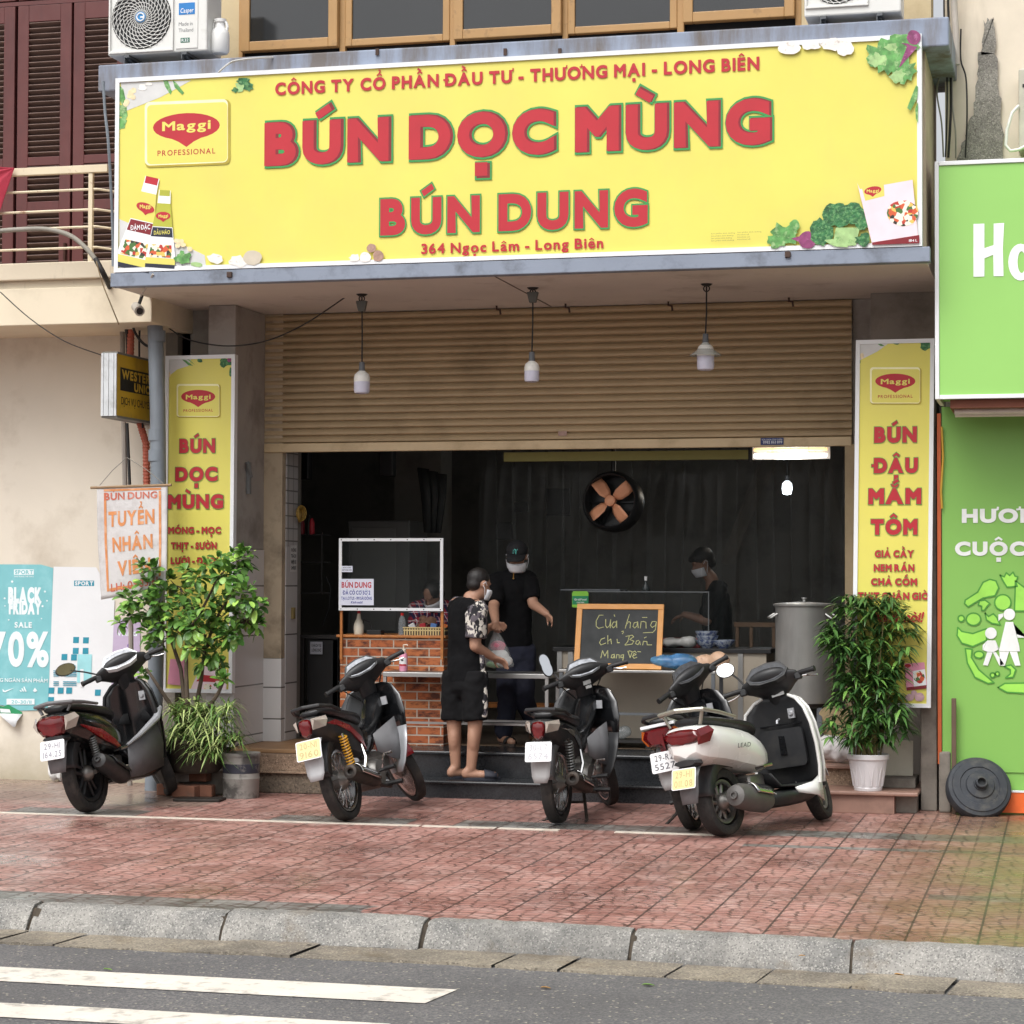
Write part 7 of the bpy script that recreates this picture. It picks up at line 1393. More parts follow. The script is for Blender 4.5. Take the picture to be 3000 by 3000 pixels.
b = MB(); b.ball(B_(1450, 1946), .07, .05, .03); b.build('green_food_pack', M('food_green', rgb(150, 196, 140), .6, var=.2, sc=30), bg_, 50)
# ---------------------------------------------------------------- seated person in a plaid shirt behind the screen
YPL = 18.35
def L_(px, py, dy=0): return P(px, py, YPL+dy)
pp_ = thing('person', 'person in a red plaid shirt bent forward behind the brick counter', 'person', (-5.2, YPL, zf))
hd3 = L_(1268, 1742, -.1); ch3 = L_(1262, 1800, .06); sL, sR = L_(1308, 1782, .05), L_(1222, 1784, .0); eL, eR = L_(1305, 1838, -.10), L_(1216, 1836, -.12); wL3, wR3 = L_(1262, 1815, -.26), L_(1240, 1812, -.24)
b = MB(); b.cap(ch3+V((0, .05, -.45)), ch3, .14, .14, 14, .75, (0, 1, 0)); b.cap(sL, sR, .055, .055); b.cap(ch3, hd3-V((0, -.02, .06)), .08, .055); limb(b, [sL, eL, wL3], [.052, .043, .03]); limb(b, [sR, eR, wR3], [.052, .043, .03]); hand(b, wR3, (.6, -.3, -.2), (.1, .3, -.9), .17, .8, 1); hand(b, wL3, (-.6, -.4, -.2), (.1, .3, -.9), .17, .8, -1)
for sx in (-.1, .1): limb(b, [ch3+V((sx, .05, -.50)), ch3+V((sx*1.3, -.34, -.52)), ch3+V((sx*1.3, -.32, -.92))], [.085, .06, .04])
at, mx = head(b, hd3, (-.25, -.75, -.65)); soft(b, 'body', SKIND, pp_, .01)
b = MB(); b.ball(at(-.02, 0, .03), .102, .085, .092, mx=mx); b.ball(at(-.06, 0, -.03), .06, .075, .07, mx=mx); soft(b, 'hair', HAIR, pp_, .011); mask_part(at, mx, pp_)
b = MB(); b.cap(ch3+V((0, .05, -.42)), ch3, .165, .165, 14, .8, (0, 1, 0)); b.cap(sL, sR, .078, .078); limb(b, [sL, eL, eL.lerp(wL3, .6)], [.075, .065, .055]); limb(b, [sR, eR, eR.lerp(wR3, .6)], [.075, .065, .055]); soft(b, 'plaid_shirt', PLAID, pp_, .012, 3)
# ---------------------------------------------------------------- cook at the back, in profile
YK = 19.3
def K_(px, py, dy=0): return P(px, py, YK+dy)
pk = thing('person', 'person with short black hair and a white mask working in the dark back', 'person', (-2.9, YK, zf))
hd4 = K_(2058, 1648); ch4 = K_(2098, 1770, .05); sL, sR = K_(2105, 1725, .17), K_(2100, 1728, -.15); eL, eR = K_(2060, 1815, .15), K_(2070, 1820, -.22); wL3, wR3 = K_(2010, 1800, .1), K_(2005, 1800, -.2); h4 = K_(2105, 1900)
b = MB(); b.cap(h4, ch4, .13, .145, 14, .75, (1, 0, 0)); b.cap(sL, sR, .058, .058); b.cap(ch4, K_(2085, 1695), .10, .055); b.cap(K_(2085, 1695), hd4-V((0, 0, .05)), .055, .055); limb(b, [sL, eL, wL3], [.054, .044, .03]); limb(b, [sR, eR, wR3], [.054, .044, .03]); hand(b, wR3, (-.8, .1, -.3), (0, .2, -1), .18, .7, 1); hand(b, wL3, (-.8, -.1, -.3), (0, .2, -1), .18, .7, -1)
for sx in (-.09, .09): limb(b, [h4+V((0, sx, 0)), V((h4.x, YK+sx, .85)), V((h4.x+.02, YK+sx, zf+.06)), V((h4.x-.16, YK+sx, zf+.035))], [.09, .06, .045, .03])
at, mx = head(b, hd4, (-.82, -.42, -.38)); soft(b, 'body', SKIND, pk, .01)
b = MB(); b.ball(at(-.02, 0, .045), .104, .086, .092, mx=mx); b.ball(at(-.065, 0, -.02), .055, .07, .06, mx=mx); b.cap(at(.06, -.04, .07), at(.075, .04, .06), .03, .03); soft(b, 'hair', HAIR, pk, .011); mask_part(at, mx, pk)
b = MB(); b.cap(h4+V((0, 0, -.05)), ch4, .155, .168, 14, .8, (1, 0, 0)); b.cap(sL, sR, .08, .08); limb(b, [sL, sL.lerp(eL, .75)], [.078, .068]); limb(b, [sR, sR.lerp(eR, .75)], [.078, .068]); soft(b, 'shirt', TSH, pk, .012, 3)
b = MB(); b.cap(h4, h4+V((0, 0, -.05)), .15, .15, 14, .85, (1, 0, 0))
for sx in (-.09, .09): limb(b, [h4+V((0, sx, 0)), V((h4.x, YK+sx, .85)), V((h4.x+.02, YK+sx, zf+.1))], [.11, .085, .07])
soft(b, 'trousers', SHO, pk, .013, 3)
# ================================================================ things inside and in front of the opening
def boxat(b, px0, px1, py0, py1, Y, d): 
    q0, q1 = P(px0, py1, Y), P(px1, py0, Y); b.box(q0.x, q1.x, Y, Y+d, q0.z, q1.z)
WOOD = M('varnished_wood', rgb(176, 112, 56), .5, var=.15, sc=8, dirt=rgb(120, 70, 34), dsc=10); BRK = brick_mat('brick_tile', rgb(164, 88, 50), rgb(184, 112, 66), rgb(176, 166, 152), .20, .070, .0055, 'x', rgb(84, 44, 30)); BLKM = M('black_plastic', rgb(24, 24, 26), .45, var=.15); CLEAR = M('clear_plastic', rgb(60, 64, 64), .08, alpha=.10)
def lathe_thing(name, label, cat, c, parts, group=None):
    t = thing(name, label, cat, c, group)
    for nm, prof, m in parts: b = MB(); b.lathe(prof, c, n=24); b.build(nm, m, t, 45)
    return t
# brick counter with its wooden framed screen
YB = 17.25
bc_ = thing('brick_counter', 'serving counter faced with orange brick tiles and a wooden top, left in the opening', 'counter', (-5.4, YB, zf))
x0, x1, zt_ = P(997, 1900, YB).x, P(1300, 1900, YB).x, P(1100, 1868, YB).z
b = MB(); b.box(x0, x1, YB, YB+.55, zf, zt_); b.build('brick_facing', BRK, bc_); b = MB(); b.box(x0-.03, x1+.02, YB-.02, YB+.57, zt_+.001, zt_+.022); b.build('counter_top', WOOD, bc_, bevel=.004)
sn = thing('counter_screen', 'white framed clear screen on wooden posts standing above the brick counter', 'screen', (-5.4, YB, zt_)); YSN = YB-.035
for px0, px1 in ((995, 1003), (1290, 1299)): b = MB(); boxat(b, px0, px1, 1780, 1932, YSN, .02); b.build('post', WOOD, sn, bevel=.002)
X0, X1, Z0, Z1 = P(994, 1790, YSN).x, P(1299, 1790, YSN).x, P(1100, 1789, YSN).z, P(1100, 1577, YSN).z; f_ = .024
b = MB(); b.box(X0, X1, YSN-.018, YSN-.002, Z1-f_, Z1); b.box(X0, X1, YSN-.018, YSN-.002, Z0, Z0+f_); b.box(X0, X0+f_, YSN-.018, YSN-.002, Z0+f_, Z1-f_); b.box(X1-f_, X1, YSN-.018, YSN-.002, Z0+f_, Z1-f_); fr_ = b.build('frame', WHITEAL, sn)
b = MB()
for i in range(7):
    for z in (Z0+f_/2, Z1-f_/2): b.cyl((X0+.02+(X1-X0-.04)*i/6, YSN-.018, z), (X0+.02+(X1-X0-.04)*i/6, YSN-.02, z), .005, n=8)
b.build('screw', BLKM, fr_); b = MB(); b.box(X0+f_, X1-f_, YSN-.011, YSN-.009, Z0+f_, Z1-f_); b.build('clear_panel', M('screen_film', rgb(50, 54, 54), .08, alpha=.14), sn)
no = thing('paper_notice', 'white paper notice with red and blue writing taped to the counter screen', 'notice', P(1045, 1740, YSN)); D = Dec(YSN-.02, no)
D.shape([(995, 1696), (1095, 1696), (1095, 1773), (995, 1773)], M('notice_white', rgb(214, 218, 232), .7, var=.02), 'sheet'); D.text('BÚN DUNG', 1001, 1722, 1088, 17, RED, r=.05); NBL = M('notice_blue', rgb(44, 60, 150), .6)
D.text('ĐÃ CÓ CƠ SỞ 2', 1005, 1742, 1085, 12, NBL, r=.04); D.text('TẠI: LOTUS - 190 SÀI ĐỒNG', 1000, 1757, 1090, 9, NBL, r=.03); D.text('Kính mời!', 1028, 1768, 1062, 7, NBL, r=.02, shear=.2)
n2 = thing('paper_notice', 'tiny white paper label taped at the left edge of the counter screen', 'notice', P(1016, 1670, YSN)); D = Dec(YSN-.02, n2); D.shape([(1001, 1658), (1033, 1658), (1033, 1676), (1001, 1676)], M('notice_white', (0, 0, 0)), 'sheet'); D.text('BÚN DUNG', 1005, 1665, 1029, 4, BLKM, r=.02); D.text('HOTLINE 0983', 1003, 1672, 1031, 4, BLKM, r=.02)
def onc(px, Y=YB+.1): return V((P(px, 1860, Y).x, Y, zt_+.0225))
lathe_thing('sauce_bottle', 'white squeeze bottle with a red tip on the left of the brick counter', 'bottle', onc(1051), [('body', [(.036, 0), (.04, .01), (.042, .07), (.034, .10), (.02, .125), (.016, .15), (.012, .17)], M('bottle_cream', rgb(210, 206, 190), .45, var=.08)), ('tip', [(.014, .171), (.012, .19), (.004, .20)], RED)])
lathe_thing('water_bottle', 'clear plastic bottle with a red cap on the brick counter', 'bottle', onc(1178), [('body', [(.03, 0), (.032, .01), (.031, .10), (.026, .13), (.012, .155)], M('pet_clear', rgb(180, 188, 192), .1, alpha=.35)), ('cap', [(.014, .156), (.014, .178)], M('cap_red', rgb(200, 40, 36), .4))])
c = onc(1100); b = MB(); b.box(c.x-.06, c.x+.06, c.y-.05, c.y+.05, c.z, c.z+.035); b.tube([(c.x-.03, c.y, c.z+.035), (c.x-.05, c.y, c.z+.1), (c.x-.1, c.y, c.z+.12), (c.x-.12, c.y, c.z+.06)], .006, 6); tag(b.build('payment_device', BLKM, None, bevel=.004), 'small black device with a cable on the brick counter', 'device')
c = onc(1250); bk = thing('basket', 'dark woven basket of sachets on the right of the brick counter', 'basket', c); WIC = brick_mat('dark_wicker', rgb(44, 32, 28), rgb(56, 42, 34), rgb(190, 170, 120), .022, .055, .006, 'x', off=0)
x0, x1 = P(1190, 1850, c.y).x, P(1312, 1850, c.y).x; b = MB(); b.box(x0, x1, c.y-.08, c.y-.072, c.z, c.z+.062); b.box(x0, x1, c.y+.072, c.y+.08, c.z, c.z+.062); b.box(x0, x0+.008, c.y-.0718, c.y+.0718, c.z, c.z+.062); b.box(x1-.008, x1, c.y-.0718, c.y+.0718, c.z, c.z+.062); b.box(x0+.009, x1-.009, c.y-.071, c.y+.071, c.z, c.z+.006); b.build('body', WIC, bk)
b = MB(); b.box(x0-.004, x1+.004, c.y-.085, c.y-.081, c.z+.056, c.z+.066); b.build('rim', M('rim_straw', rgb(190, 170, 120), .7), bk)
for i, m in enumerate((PLW, RED, M('sachet_blue', rgb(90, 130, 190), .5), TLO)): b = MB(); b.obox((x0+.06+i*.085, c.y, c.z+.05), (.05, .03, .09), Matrix.Rotation(.3*(i-1.5), 3, 'Y')); b.build('sachet', m, bk, bevel=.004)
# steel table frame in front of the counter, hand soap on it
YT = 17.0; st_ = thing('steel_table', 'narrow steel tube table standing before the brick counter', 'table', (-4.6, YT, zf)); x0, x1, z1 = P(1121, 1976, YT).x, P(1607, 1979, YT).x, P(1121, 1969, YT).z
b = MB(); b.box(x0, x1, YT, YT+.03, z1-.036, z1); b.box(x0, x1, YT+.38, YT+.41, z1-.036, z1); b.box(x0, x0+.03, YT+.031, YT+.379, z1-.036, z1); b.box(x1-.03, x1, YT+.031, YT+.379, z1-.036, z1); b.build('top_frame', STEEL, st_, bevel=.003); b = MB(); b.box(x0+.002, x1-.002, YT+.002, YT+.408, z1+.0005, z1+.004); b.build('table_top', M('sheet_steel', rgb(150, 150, 148), .4, .9, var=.1), st_)
for x in (x0+.016, x1-.016):
    for y in (YT+.015, YT+.395): b = MB(); b.box(x-.013, x+.013, y-.013, y+.013, zf+.001, z1-.037); b.build('leg', STEEL, st_)
z = P(1300, 2119, YT).z; b = MB(); b.box(x0+.03, x1-.03, YT+.008, YT+.022, z-.009, z+.009); b.box(x0+.03, x1-.03, YT+.388, YT+.402, z-.009, z+.009); b.box(x0+.008, x0+.022, YT+.03, YT+.38, z-.009, z+.009); b.build('lower_rail', STEEL, st_)
c = V((P(1182, 1960, YT+.1).x, YT+.1, z1+.0045)); hs_t = lathe_thing('soap_bottle', 'pink hand soap pump bottle on the steel table', 'bottle', c, [('body', [(.03, 0), (.034, .008), (.034, .125), (.026, .145)], M('soap_pink', rgb(222, 150, 176), .2, var=.06, coat=.4)), ('pump', [(.015, .146), (.017, .155), (.017, .175), (.006, .18), (.006, .21), (.008, .212)], M('pump_cream', rgb(226, 214, 196), .4))])
b = MB(); b.tube([c+V((0, 0, .212)), c+V((.03, -.005, .214)), c+V((.036, -.006, .206))], .005, 6); b.build('nozzle', M('pump_cream', (0, 0, 0)), hs_t); b = MB(); b.loft([[c+V((.0345*math.sin(a), -.0345*math.cos(a), z)) for a in [R(-60+120*i/8) for i in range(9)]] for z in (.05, .11)], False, False); lb_ = b.build('label', PLW, hs_t, 60); b = MB(); b.loft([[c+V((.035*math.sin(a), -.035*math.cos(a), z)) for a in [R(-55+110*i/8) for i in range(9)]] for z in (.045, .058)], False, False); b.build('label_print', RED, lb_, 60); b = MB(); b.poly([(c.x+.01*math.cos(2*PI*i/12), c.z+.09+.007*math.sin(2*PI*i/12)) for i in range(12)], facing(c.y-.036)); b.build('label_print', NAVY, lb_)
# cream counter with dark top, steel shelf, chalkboard
YCN = 17.72; cc = thing('cream_counter', 'long cream tiled serving counter with a dark top behind the chalkboard', 'counter', (-3, YCN, zf)); x0, x1, z1 = P(1632, 1905, YCN).x, P(2245, 1905, YCN).x, P(2000, 1912, YCN).z
b = MB(); b.box(x0, x1, YCN, YCN+.5, zf, z1); b.build('body', M('counter_cream', rgb(168, 158, 142), .5, var=.05, sc=2), cc); b = MB(); b.box(x0-.03, x1+.04, YCN-.03, YCN+.55, z1+.001, z1+.035); b.build('counter_top', BLKM, cc, bevel=.003)
for px in (1640, 1672, 2170): b = MB(); x = P(px, 2000, YCN).x; b.box(x-.02, x+.02, YCN-.015, YCN-.001, zf, z1-.002); b.build('metal_strip', STEEL, cc)
ZCT = z1+.036
YSH = 17.1; sh2 = thing('steel_shelf', 'steel topped stand holding the chalkboard and shopping bags', 'table', (-3.4, YSH, zf)); x0, x1, z1 = P(1636, 1968, YSH).x, P(2096, 1973, YSH).x, P(1850, 1964, YSH).z
b = MB(); b.box(x0, x1, YSH, YSH+.45, z1-.02, z1); b.build('top', STEEL, sh2, bevel=.003)
for x in (x0+.02, x1-.02):
    for y in (YSH+.02, YSH+.43): b = MB(); b.box(x-.014, x+.014, y-.014, y+.014, zf+.001, z1-.021); b.build('leg', IRONG, sh2)
b = MB(); b.box(x0+.04, x1-.04, YSH+.012, YSH+.028, .62, .64); b.build('rail', IRONG, sh2)
ZSH = z1+.0005
bd = thing('chalkboard', 'wooden framed chalkboard with yellow handwriting leaning on the steel shelf', 'chalkboard', P(1810, 1960, YSH+.12))
bl, br_, tl_ = P(1681, 1957, YSH+.12), P(1938, 1961, YSH+.12), P(1692, 1770, YSH+.30); tr_ = P(1949, 1780, YSH+.30); bl.z = br_.z = ZSH+.001
o_ = bl; rx = (br_-bl); ux = (tl_-bl); Wd, Hd = rx.length, ux.length; fm = frame(o_, rx, ux)
b = MB(); t_ = .045
for q in ([(0, 0), (Wd, 0), (Wd, t_), (0, t_)], [(0, Hd-t_), (Wd, Hd-t_), (Wd, Hd), (0, Hd)], [(0, t_), (t_, t_), (t_, Hd-t_), (0, Hd-t_)], [(Wd-t_, t_), (Wd, t_), (Wd, Hd-t_), (Wd-t_, Hd-t_)]): b.prism(q, fm, -.01, .014)
b.build('frame', M('pine_frame', rgb(206, 144, 72), .5, var=.1, sc=8), bd, bevel=.003)
b = MB(); b.prism([(t_-.002, t_-.002), (Wd-t_+.002, t_-.002), (Wd-t_+.002, Hd-t_+.002), (t_-.002, Hd-t_+.002)], fm, -.008, .004); b.build('board', M('slate', rgb(44, 47, 48), .7, var=.12, dirt=rgb(66, 68, 68), dsc=4), bd)
def bp(px, py): return ((px-1681)/257*Wd-.0*(py-1960), (1958-py)/186*Hd)
def zz(x, y): return (1500+x/2.577, 1700+y/2.577)
strokes = [[(668, 268), (640, 268), (618, 310), (620, 350), (640, 366), (676, 356)], [(690, 300), (692, 345), (704, 362), (722, 345), (728, 300), (728, 362)], [(752, 264), (758, 276)], [(770, 318), (750, 318), (738, 345), (750, 362), (770, 345), (774, 310), (778, 360)],
 [(868, 262), (852, 320), (842, 364)], [(846, 340), (866, 314), (880, 320), (878, 362)], [(930, 318), (908, 322), (900, 350), (914, 362), (930, 345), (934, 314), (940, 360)], [(968, 283), (1002, 282)], [(956, 362), (960, 314), (976, 312), (996, 318), (1000, 362)], [(1070, 312), (1044, 312), (1032, 340), (1046, 356), (1070, 340), (1076, 314), (1070, 372), (1050, 394)], [(980, 396), (1046, 392)],
 [(690, 436), (664, 446), (652, 472), (664, 488), (700, 474)], [(712, 418), (716, 480)], [(716, 460), (736, 444), (744, 480)], [(784, 444), (788, 472), (804, 470)], [(816, 388), (828, 384), (830, 396), (822, 404)],
 [(876, 420), (866, 462), (846, 486)], [(850, 424), (896, 414), (910, 426), (880, 446), (912, 458), (900, 480), (850, 488)], [(950, 452), (932, 456), (926, 476), (944, 484), (956, 460), (962, 484)], [(990, 434), (1004, 426)], [(980, 486), (984, 458), (1010, 460), (1014, 484), (1048, 484)],
 [(668, 584), (678, 530), (698, 570), (718, 528), (722, 584)], [(770, 556), (752, 560), (746, 580), (762, 584), (770, 562), (774, 584)], [(786, 584), (788, 558), (806, 560), (808, 584)], [(838, 558), (820, 562), (820, 580), (836, 580), (840, 558), (836, 600)], [(870, 532), (890, 580), (904, 536), (880, 528), (876, 545)], [(912, 566), (934, 556), (918, 548), (908, 570), (920, 584), (940, 576)], [(908, 540), (922, 530), (936, 544)], [(944, 534), (968, 536)]]
b = MB()
for s_ in strokes:
    pts = [bp(*zz(*p)) for p in s_]
    for i in range(len(pts)-1):
        a, c = V((*pts[i], 0)), V((*pts[i+1], 0)); d_ = c-a
        if d_.length < 1e-6: continue
        d_.normalize(); n_ = V((-d_.y, d_.x, 0))*.003; a -= d_*.002; c += d_*.002; e = .0046+.0004*(i % 3); b.add([fm(*p.xy, e) for p in (a+n_, a-n_, c-n_, c+n_)], [(0, 1, 2, 3)])
b.build('chalk_lettering', M('chalk_yellow', rgb(172, 172, 120), .9, var=.3, sc=90), bd)
# glass case, tag, bottle, bowls, bags on the counter
gc = thing('glass_case', 'clear glass food case on the cream counter behind the chalkboard', 'display case', P(1880, 1890, YCN+.1)); x0, x1 = P(1702, 1800, YCN+.05).x, P(2076, 1800, YCN+.05).x; z1 = P(1900, 1734, YCN+.05).z
for i, (a, c, y0, y1, z0_, z1_) in enumerate(((x0, x1, YCN+.05, YCN+.054, ZCT, z1), (x0, x0+.004, YCN+.055, YCN+.45, ZCT, z1), (x1-.004, x1, YCN+.055, YCN+.45, ZCT, z1), (x0, x1, YCN+.05, YCN+.45, z1+.001, z1+.005))): b = MB(); b.box(a, c, y0, y1, z0_, z1_); b.build('glass_sheet', CLEAR, gc)
b = MB()
for x, y in ((x0, YCN+.05), (x1, YCN+.05)): b.box(x-.004, x+.004, y-.004, y-.0005, ZCT, z1+.005)
b.box(x0+.005, x1-.005, YCN+.046, YCN+.0495, z1-.004, z1+.005); b.build('edge_trim', M('edge_grey', rgb(96, 100, 102), .4), gc)
b = MB(); q = P(1740, 1722, YCN+.2); b.box(q.x-.26, q.x+.24, YCN+.1, YCN+.4, z1+.006, z1+.02); tag(b.build('grey_tray', IRONG, None, bevel=.003), 'flat grey tray on top of the glass case', 'tray')
gt = thing('delivery_sign', 'small green delivery service sign beside the chalkboard', 'sign', P(1700, 1780, YCN)); D = Dec(YCN+.03, gt); D.shape([(1676, 1738), (1679, 1732), (1720, 1732), (1724, 1738), (1724, 1781), (1676, 1779)], M('tag_light_green', rgb(130, 196, 60), .5), 'plate'); D.shape([(1677, 1746), (1724, 1746), (1724, 1772), (1677, 1771)], M('tag_green', rgb(20, 130, 84), .5), 'green_band'); D.text('GrabFood', 1683, 1759, 1718, 6, PLW, r=.03); D.text('PARTNER', 1690, 1767, 1712, 4, PLW, r=.01)
lathe_thing('glass_bottle', 'dark glass bottle with a white top on the glass case', 'bottle', V((P(1892, 1770, YCN+.25).x, YCN+.25, z1+.006)), [('body', [(.03, 0), (.034, .01), (.03, .03), (.012, .07), (.01, .085)], M('glass_dark', rgb(60, 66, 66), .1, alpha=.7)), ('cap', [(.012, .086), (.013, .12)], PLW)])
BOWL = M('bowl_blue_white', rgb(168, 178, 192), .25, var=.05, dirt=rgb(70, 86, 130), dsc=42, dlo=.48, dhi=.54, dstr=.9)
for i, (px, z_, lab) in enumerate(((2068, 0, 'bottom blue patterned bowl of the stack on the counter'), (2068, .035, 'middle blue patterned bowl of the stack on the counter'), (2066, .07, 'top blue patterned bowl of the stack on the counter'), (2116, 0, 'single blue patterned bowl beside the bowl stack'))): b = MB(); b.lathe([(.04, 0), (.045, .008), (.075, .03), (.092, .06), (.095, .068), (.09, .067), (.07, .034), (.03, .014)], (P(px, 1890, YCN+.0).x, YCN+.07, ZCT+z_), n=28); tag(b.build('bowl', BOWL, None, 50), lab, 'bowl', 'blue patterned bowls on the counter')
b = MB(); q = P(2000, 1880, YCN+.2); b.box(q.x-.18, q.x+.16, YCN+.1, YCN+.35, ZCT, ZCT+.075); tag(b.build('red_tray', M('tray_red', rgb(150, 36, 40), .4), None, bevel=.008), 'red plastic tray on the counter behind the bags', 'tray')
def lump(name, label, cat, c, r, m, seed, n=3, kind='bag', alpha=None):
    q = random.Random(seed); b = MB()
    for i in range(n): b.ball(V(c)+V((q.uniform(-.6, .6)*r[0], q.uniform(-.3, .3)*r[1], q.uniform(-.1, .3)*r[2])), r[0]*q.uniform(.5, .8), r[1]*q.uniform(.6, .9), r[2]*q.uniform(.6, .9), 12, 8)
    zmin = min(v[2] for v in b.v); b.v = [(x, y, z-zmin+c[2]) for x, y, z in b.v]; o = soft(b, name, m, None, .012, 2)
    tx = bpy.data.textures.new('crumple', 'CLOUDS'); tx.noise_scale = .05; dm = o.modifiers.new('crumple', 'DISPLACE'); dm.texture = tx; dm.strength = .022; dm.mid_level = .45; return tag(o, label, cat)
lump('white_bag', 'crumpled pale plastic bag on the counter beside the bowls', 'bag', (P(1990, 1880, YCN).x, YCN+.08, ZCT), (.14, .07, .055), M('bag_pale', rgb(190, 190, 186), .35, var=.1), 3); lump('blue_bag', 'blue plastic bag of green vegetables on the steel shelf', 'bag', (P(1975, 1945, YSH).x, YSH+.16, ZSH), (.18, .08, .075), M('bag_blue', rgb(70, 116, 160), .35, var=.3, sc=7, dirt=rgb(120, 160, 110), dsc=5), 5, 4); lump('beige_bag', 'pinkish beige bag beside the blue plastic bag', 'bag', (P(2068, 1945, YSH).x, YSH+.18, ZSH), (.13, .08, .09), M('bag_beige', rgb(206, 170, 142), .5, var=.12, sc=8, dirt=rgb(120, 60, 46), dsc=10, dlo=.64, dhi=.7), 8)
# big steel stock pot on a stand
YPT = 17.12; r_ = (P(2440, 1900, YPT).x-P(2272, 1900, YPT).x)/2; cx = P(2356, 1900, YPT).x; z0_, z1_ = P(2356, 2058, YPT).z, P(2356, 1775, YPT).z; H = z1_-z0_
pt_ = thing('stock_pot', 'tall dented steel stock pot with a lid on a stand, right in the opening', 'pot', (cx, YPT, z0_)); PST = M('pot_steel', rgb(168, 168, 165), .42, .55, var=.12, sc=3, dirt=rgb(96, 94, 90), dsc=3, streak=True, dstr=.6)
b = MB(); b.lathe([(r_*.97, 0), (r_, .02), (r_, H-.02), (r_*1.03, H)], (cx, YPT, z0_), n=48); b.build('body', PST, pt_, 40); b = MB(); b.lathe([(r_*1.07, H+.001), (r_*1.08, H+.014), (r_*.9, H+.022), (.05, H+.03)], (cx, YPT, z0_), n=48); ld = b.build('lid', PST, pt_, 40); b = MB(); b.lathe([(.012, H+.031), (.012, H+.05), (.02, H+.055), (.02, H+.065)], (cx, YPT, z0_), n=12); b.build('lid_knob', PST, ld, 40)
for s_, a in ((-1, R(200)), (1, R(-25))): d_ = V((math.cos(a), math.sin(a), 0)); e_ = V((-d_.y, d_.x, 0)); p_ = V((cx, YPT, z1_-.06))+d_*r_; b = MB(); b.tube([p_-e_*.05, p_-e_*.05+d_*.05-V((0, 0, .03)), p_+e_*.05+d_*.05-V((0, 0, .03)), p_+e_*.05], .008, 6); b.build('handle', PST, pt_)
b = MB(); b.lathe([(r_*.9, -.03), (r_*.95, -.001)], (cx, YPT, z0_), n=24); sd2 = thing('pot_stand', 'dark metal stand under the tall steel stock pot', 'stand', (cx, YPT, zf)); b.build('burner_ring', IRON, sd2, 40)
for a in (45, 135, 225, 315): x, y = cx+r_*.85*math.cos(R(a)), YPT+r_*.85*math.sin(R(a)); b = MB(); b.box(x-.02, x+.02, y-.02, y+.02, .336, z0_-.031); b.build('leg', IRONG, sd2)
wr_ = thing('wooden_rack', 'dark wooden rack behind the steel stock pot', 'rack', (-2.6, 18.2, ZCT))
for px in (2155, 2196, 2262): b = MB(); boxat(b, px, px+9, 1826, 1905, 18.2, .03); b.build('post', M('old_wood', rgb(92, 72, 54), .7, var=.15), wr_)
b = MB(); boxat(b, 2150, 2275, 1824, 1836, 18.19, .008); b.build('rail', M('old_wood', (0, 0, 0)), wr_)
# drum fan, lamp, bulb, strip curtain, sign edge
YF = 18.1; cf_ = P(1785, 1466, YF); rf = (P(1866, 1466, YF).x-P(1703, 1466, YF).x)/2; ax_ = V((-.14, -1, .1)).normalized(); mq = ax_.to_track_quat('Z', 'Y').to_matrix()
fn = thing('drum_fan', 'black drum fan with four orange blades hanging inside the shop', 'fan', cf_); FB = M('fan_black', rgb(34, 36, 38), .4, var=.15)
b = MB(); b.lathe([(rf*.93, -.16), (rf*1.06, -.17), (rf*1.08, -.05), (rf*1.0, .0), (rf*.96, .01), (rf*.92, .0), (rf*.92, -.16)], cf_, mq, 48); b.build('drum', FB, fn, 40)
OB = M('fan_orange', rgb(240, 170, 130), .45, var=.08)
for i in range(4):
    a = PI/2*i+.62; b = MB(); rows = []; e1 = V((math.cos(a), math.sin(a), 0)); e2 = V((-math.sin(a), math.cos(a), 0))
    for s_, w_, sk in ((.20, .10, 0), (.38, .19, .01), (.65, .215, .02), (.90, .20, .05)): rows.append([cf_+mq @ (e1*rf*s_+e2*rf*(t*w_+sk)+V((0, 0, -.035+.022*t))) for t in (-1, -.5, 0, .5, 1)])
    b.loft(rows, False, False); b.build('blade', OB, fn, 60, solid=.005)
b = MB(); b.lathe([(.045, -.05), (.045, -.01), (.02, .005)], cf_, mq, 20); b.build('hub', OB, fn, 40); b = MB()
for i in range(6): a = PI/3*i; b.tube([cf_+mq @ V((.05*math.cos(a), .05*math.sin(a), -.12)), cf_+mq @ V((rf*.93*math.cos(a), rf*.93*math.sin(a), -.12))], .006, 5)
b.build('guard_grille', FB, fn); b = MB(); b.cyl(cf_+V((.02, .08, rf)), V((cf_.x+.02, cf_.y+.08, 3.7)), .02, n=10); b.build('hanging_rod', FB, fn)
def em(name, col, s_): return M(name, col, .5, emit=(col, s_))
tl2 = thing('tube_light', 'lit white tube light fixture at the top right inside the shop', 'lamp', P(2320, 1335, 20.0)); q0, q1 = P(2205, 1340, 20.0), P(2432, 1330, 20.0); b = MB(); b.box(q0.x, q1.x, 19.99, 20.05, q0.z-.02, q0.z+.10); b.build('housing', WHITEAL, tl2)
b = MB(); b.cyl((q0.x+.02, 19.94, q0.z+.01), (q1.x-.02, 19.94, q0.z+.01), .02, n=12); b.build('tube', em('tube_glow', (1, .95, .88), 2.6), tl2, 40); b = MB(); b.cyl((q0.x+.02, 19.94, q0.z+.065), (q1.x-.02, 19.94, q0.z+.065), .014, n=12); b.build('tube', em('tube_glow_warm', (1, .62, .26), 1.6), tl2, 40)
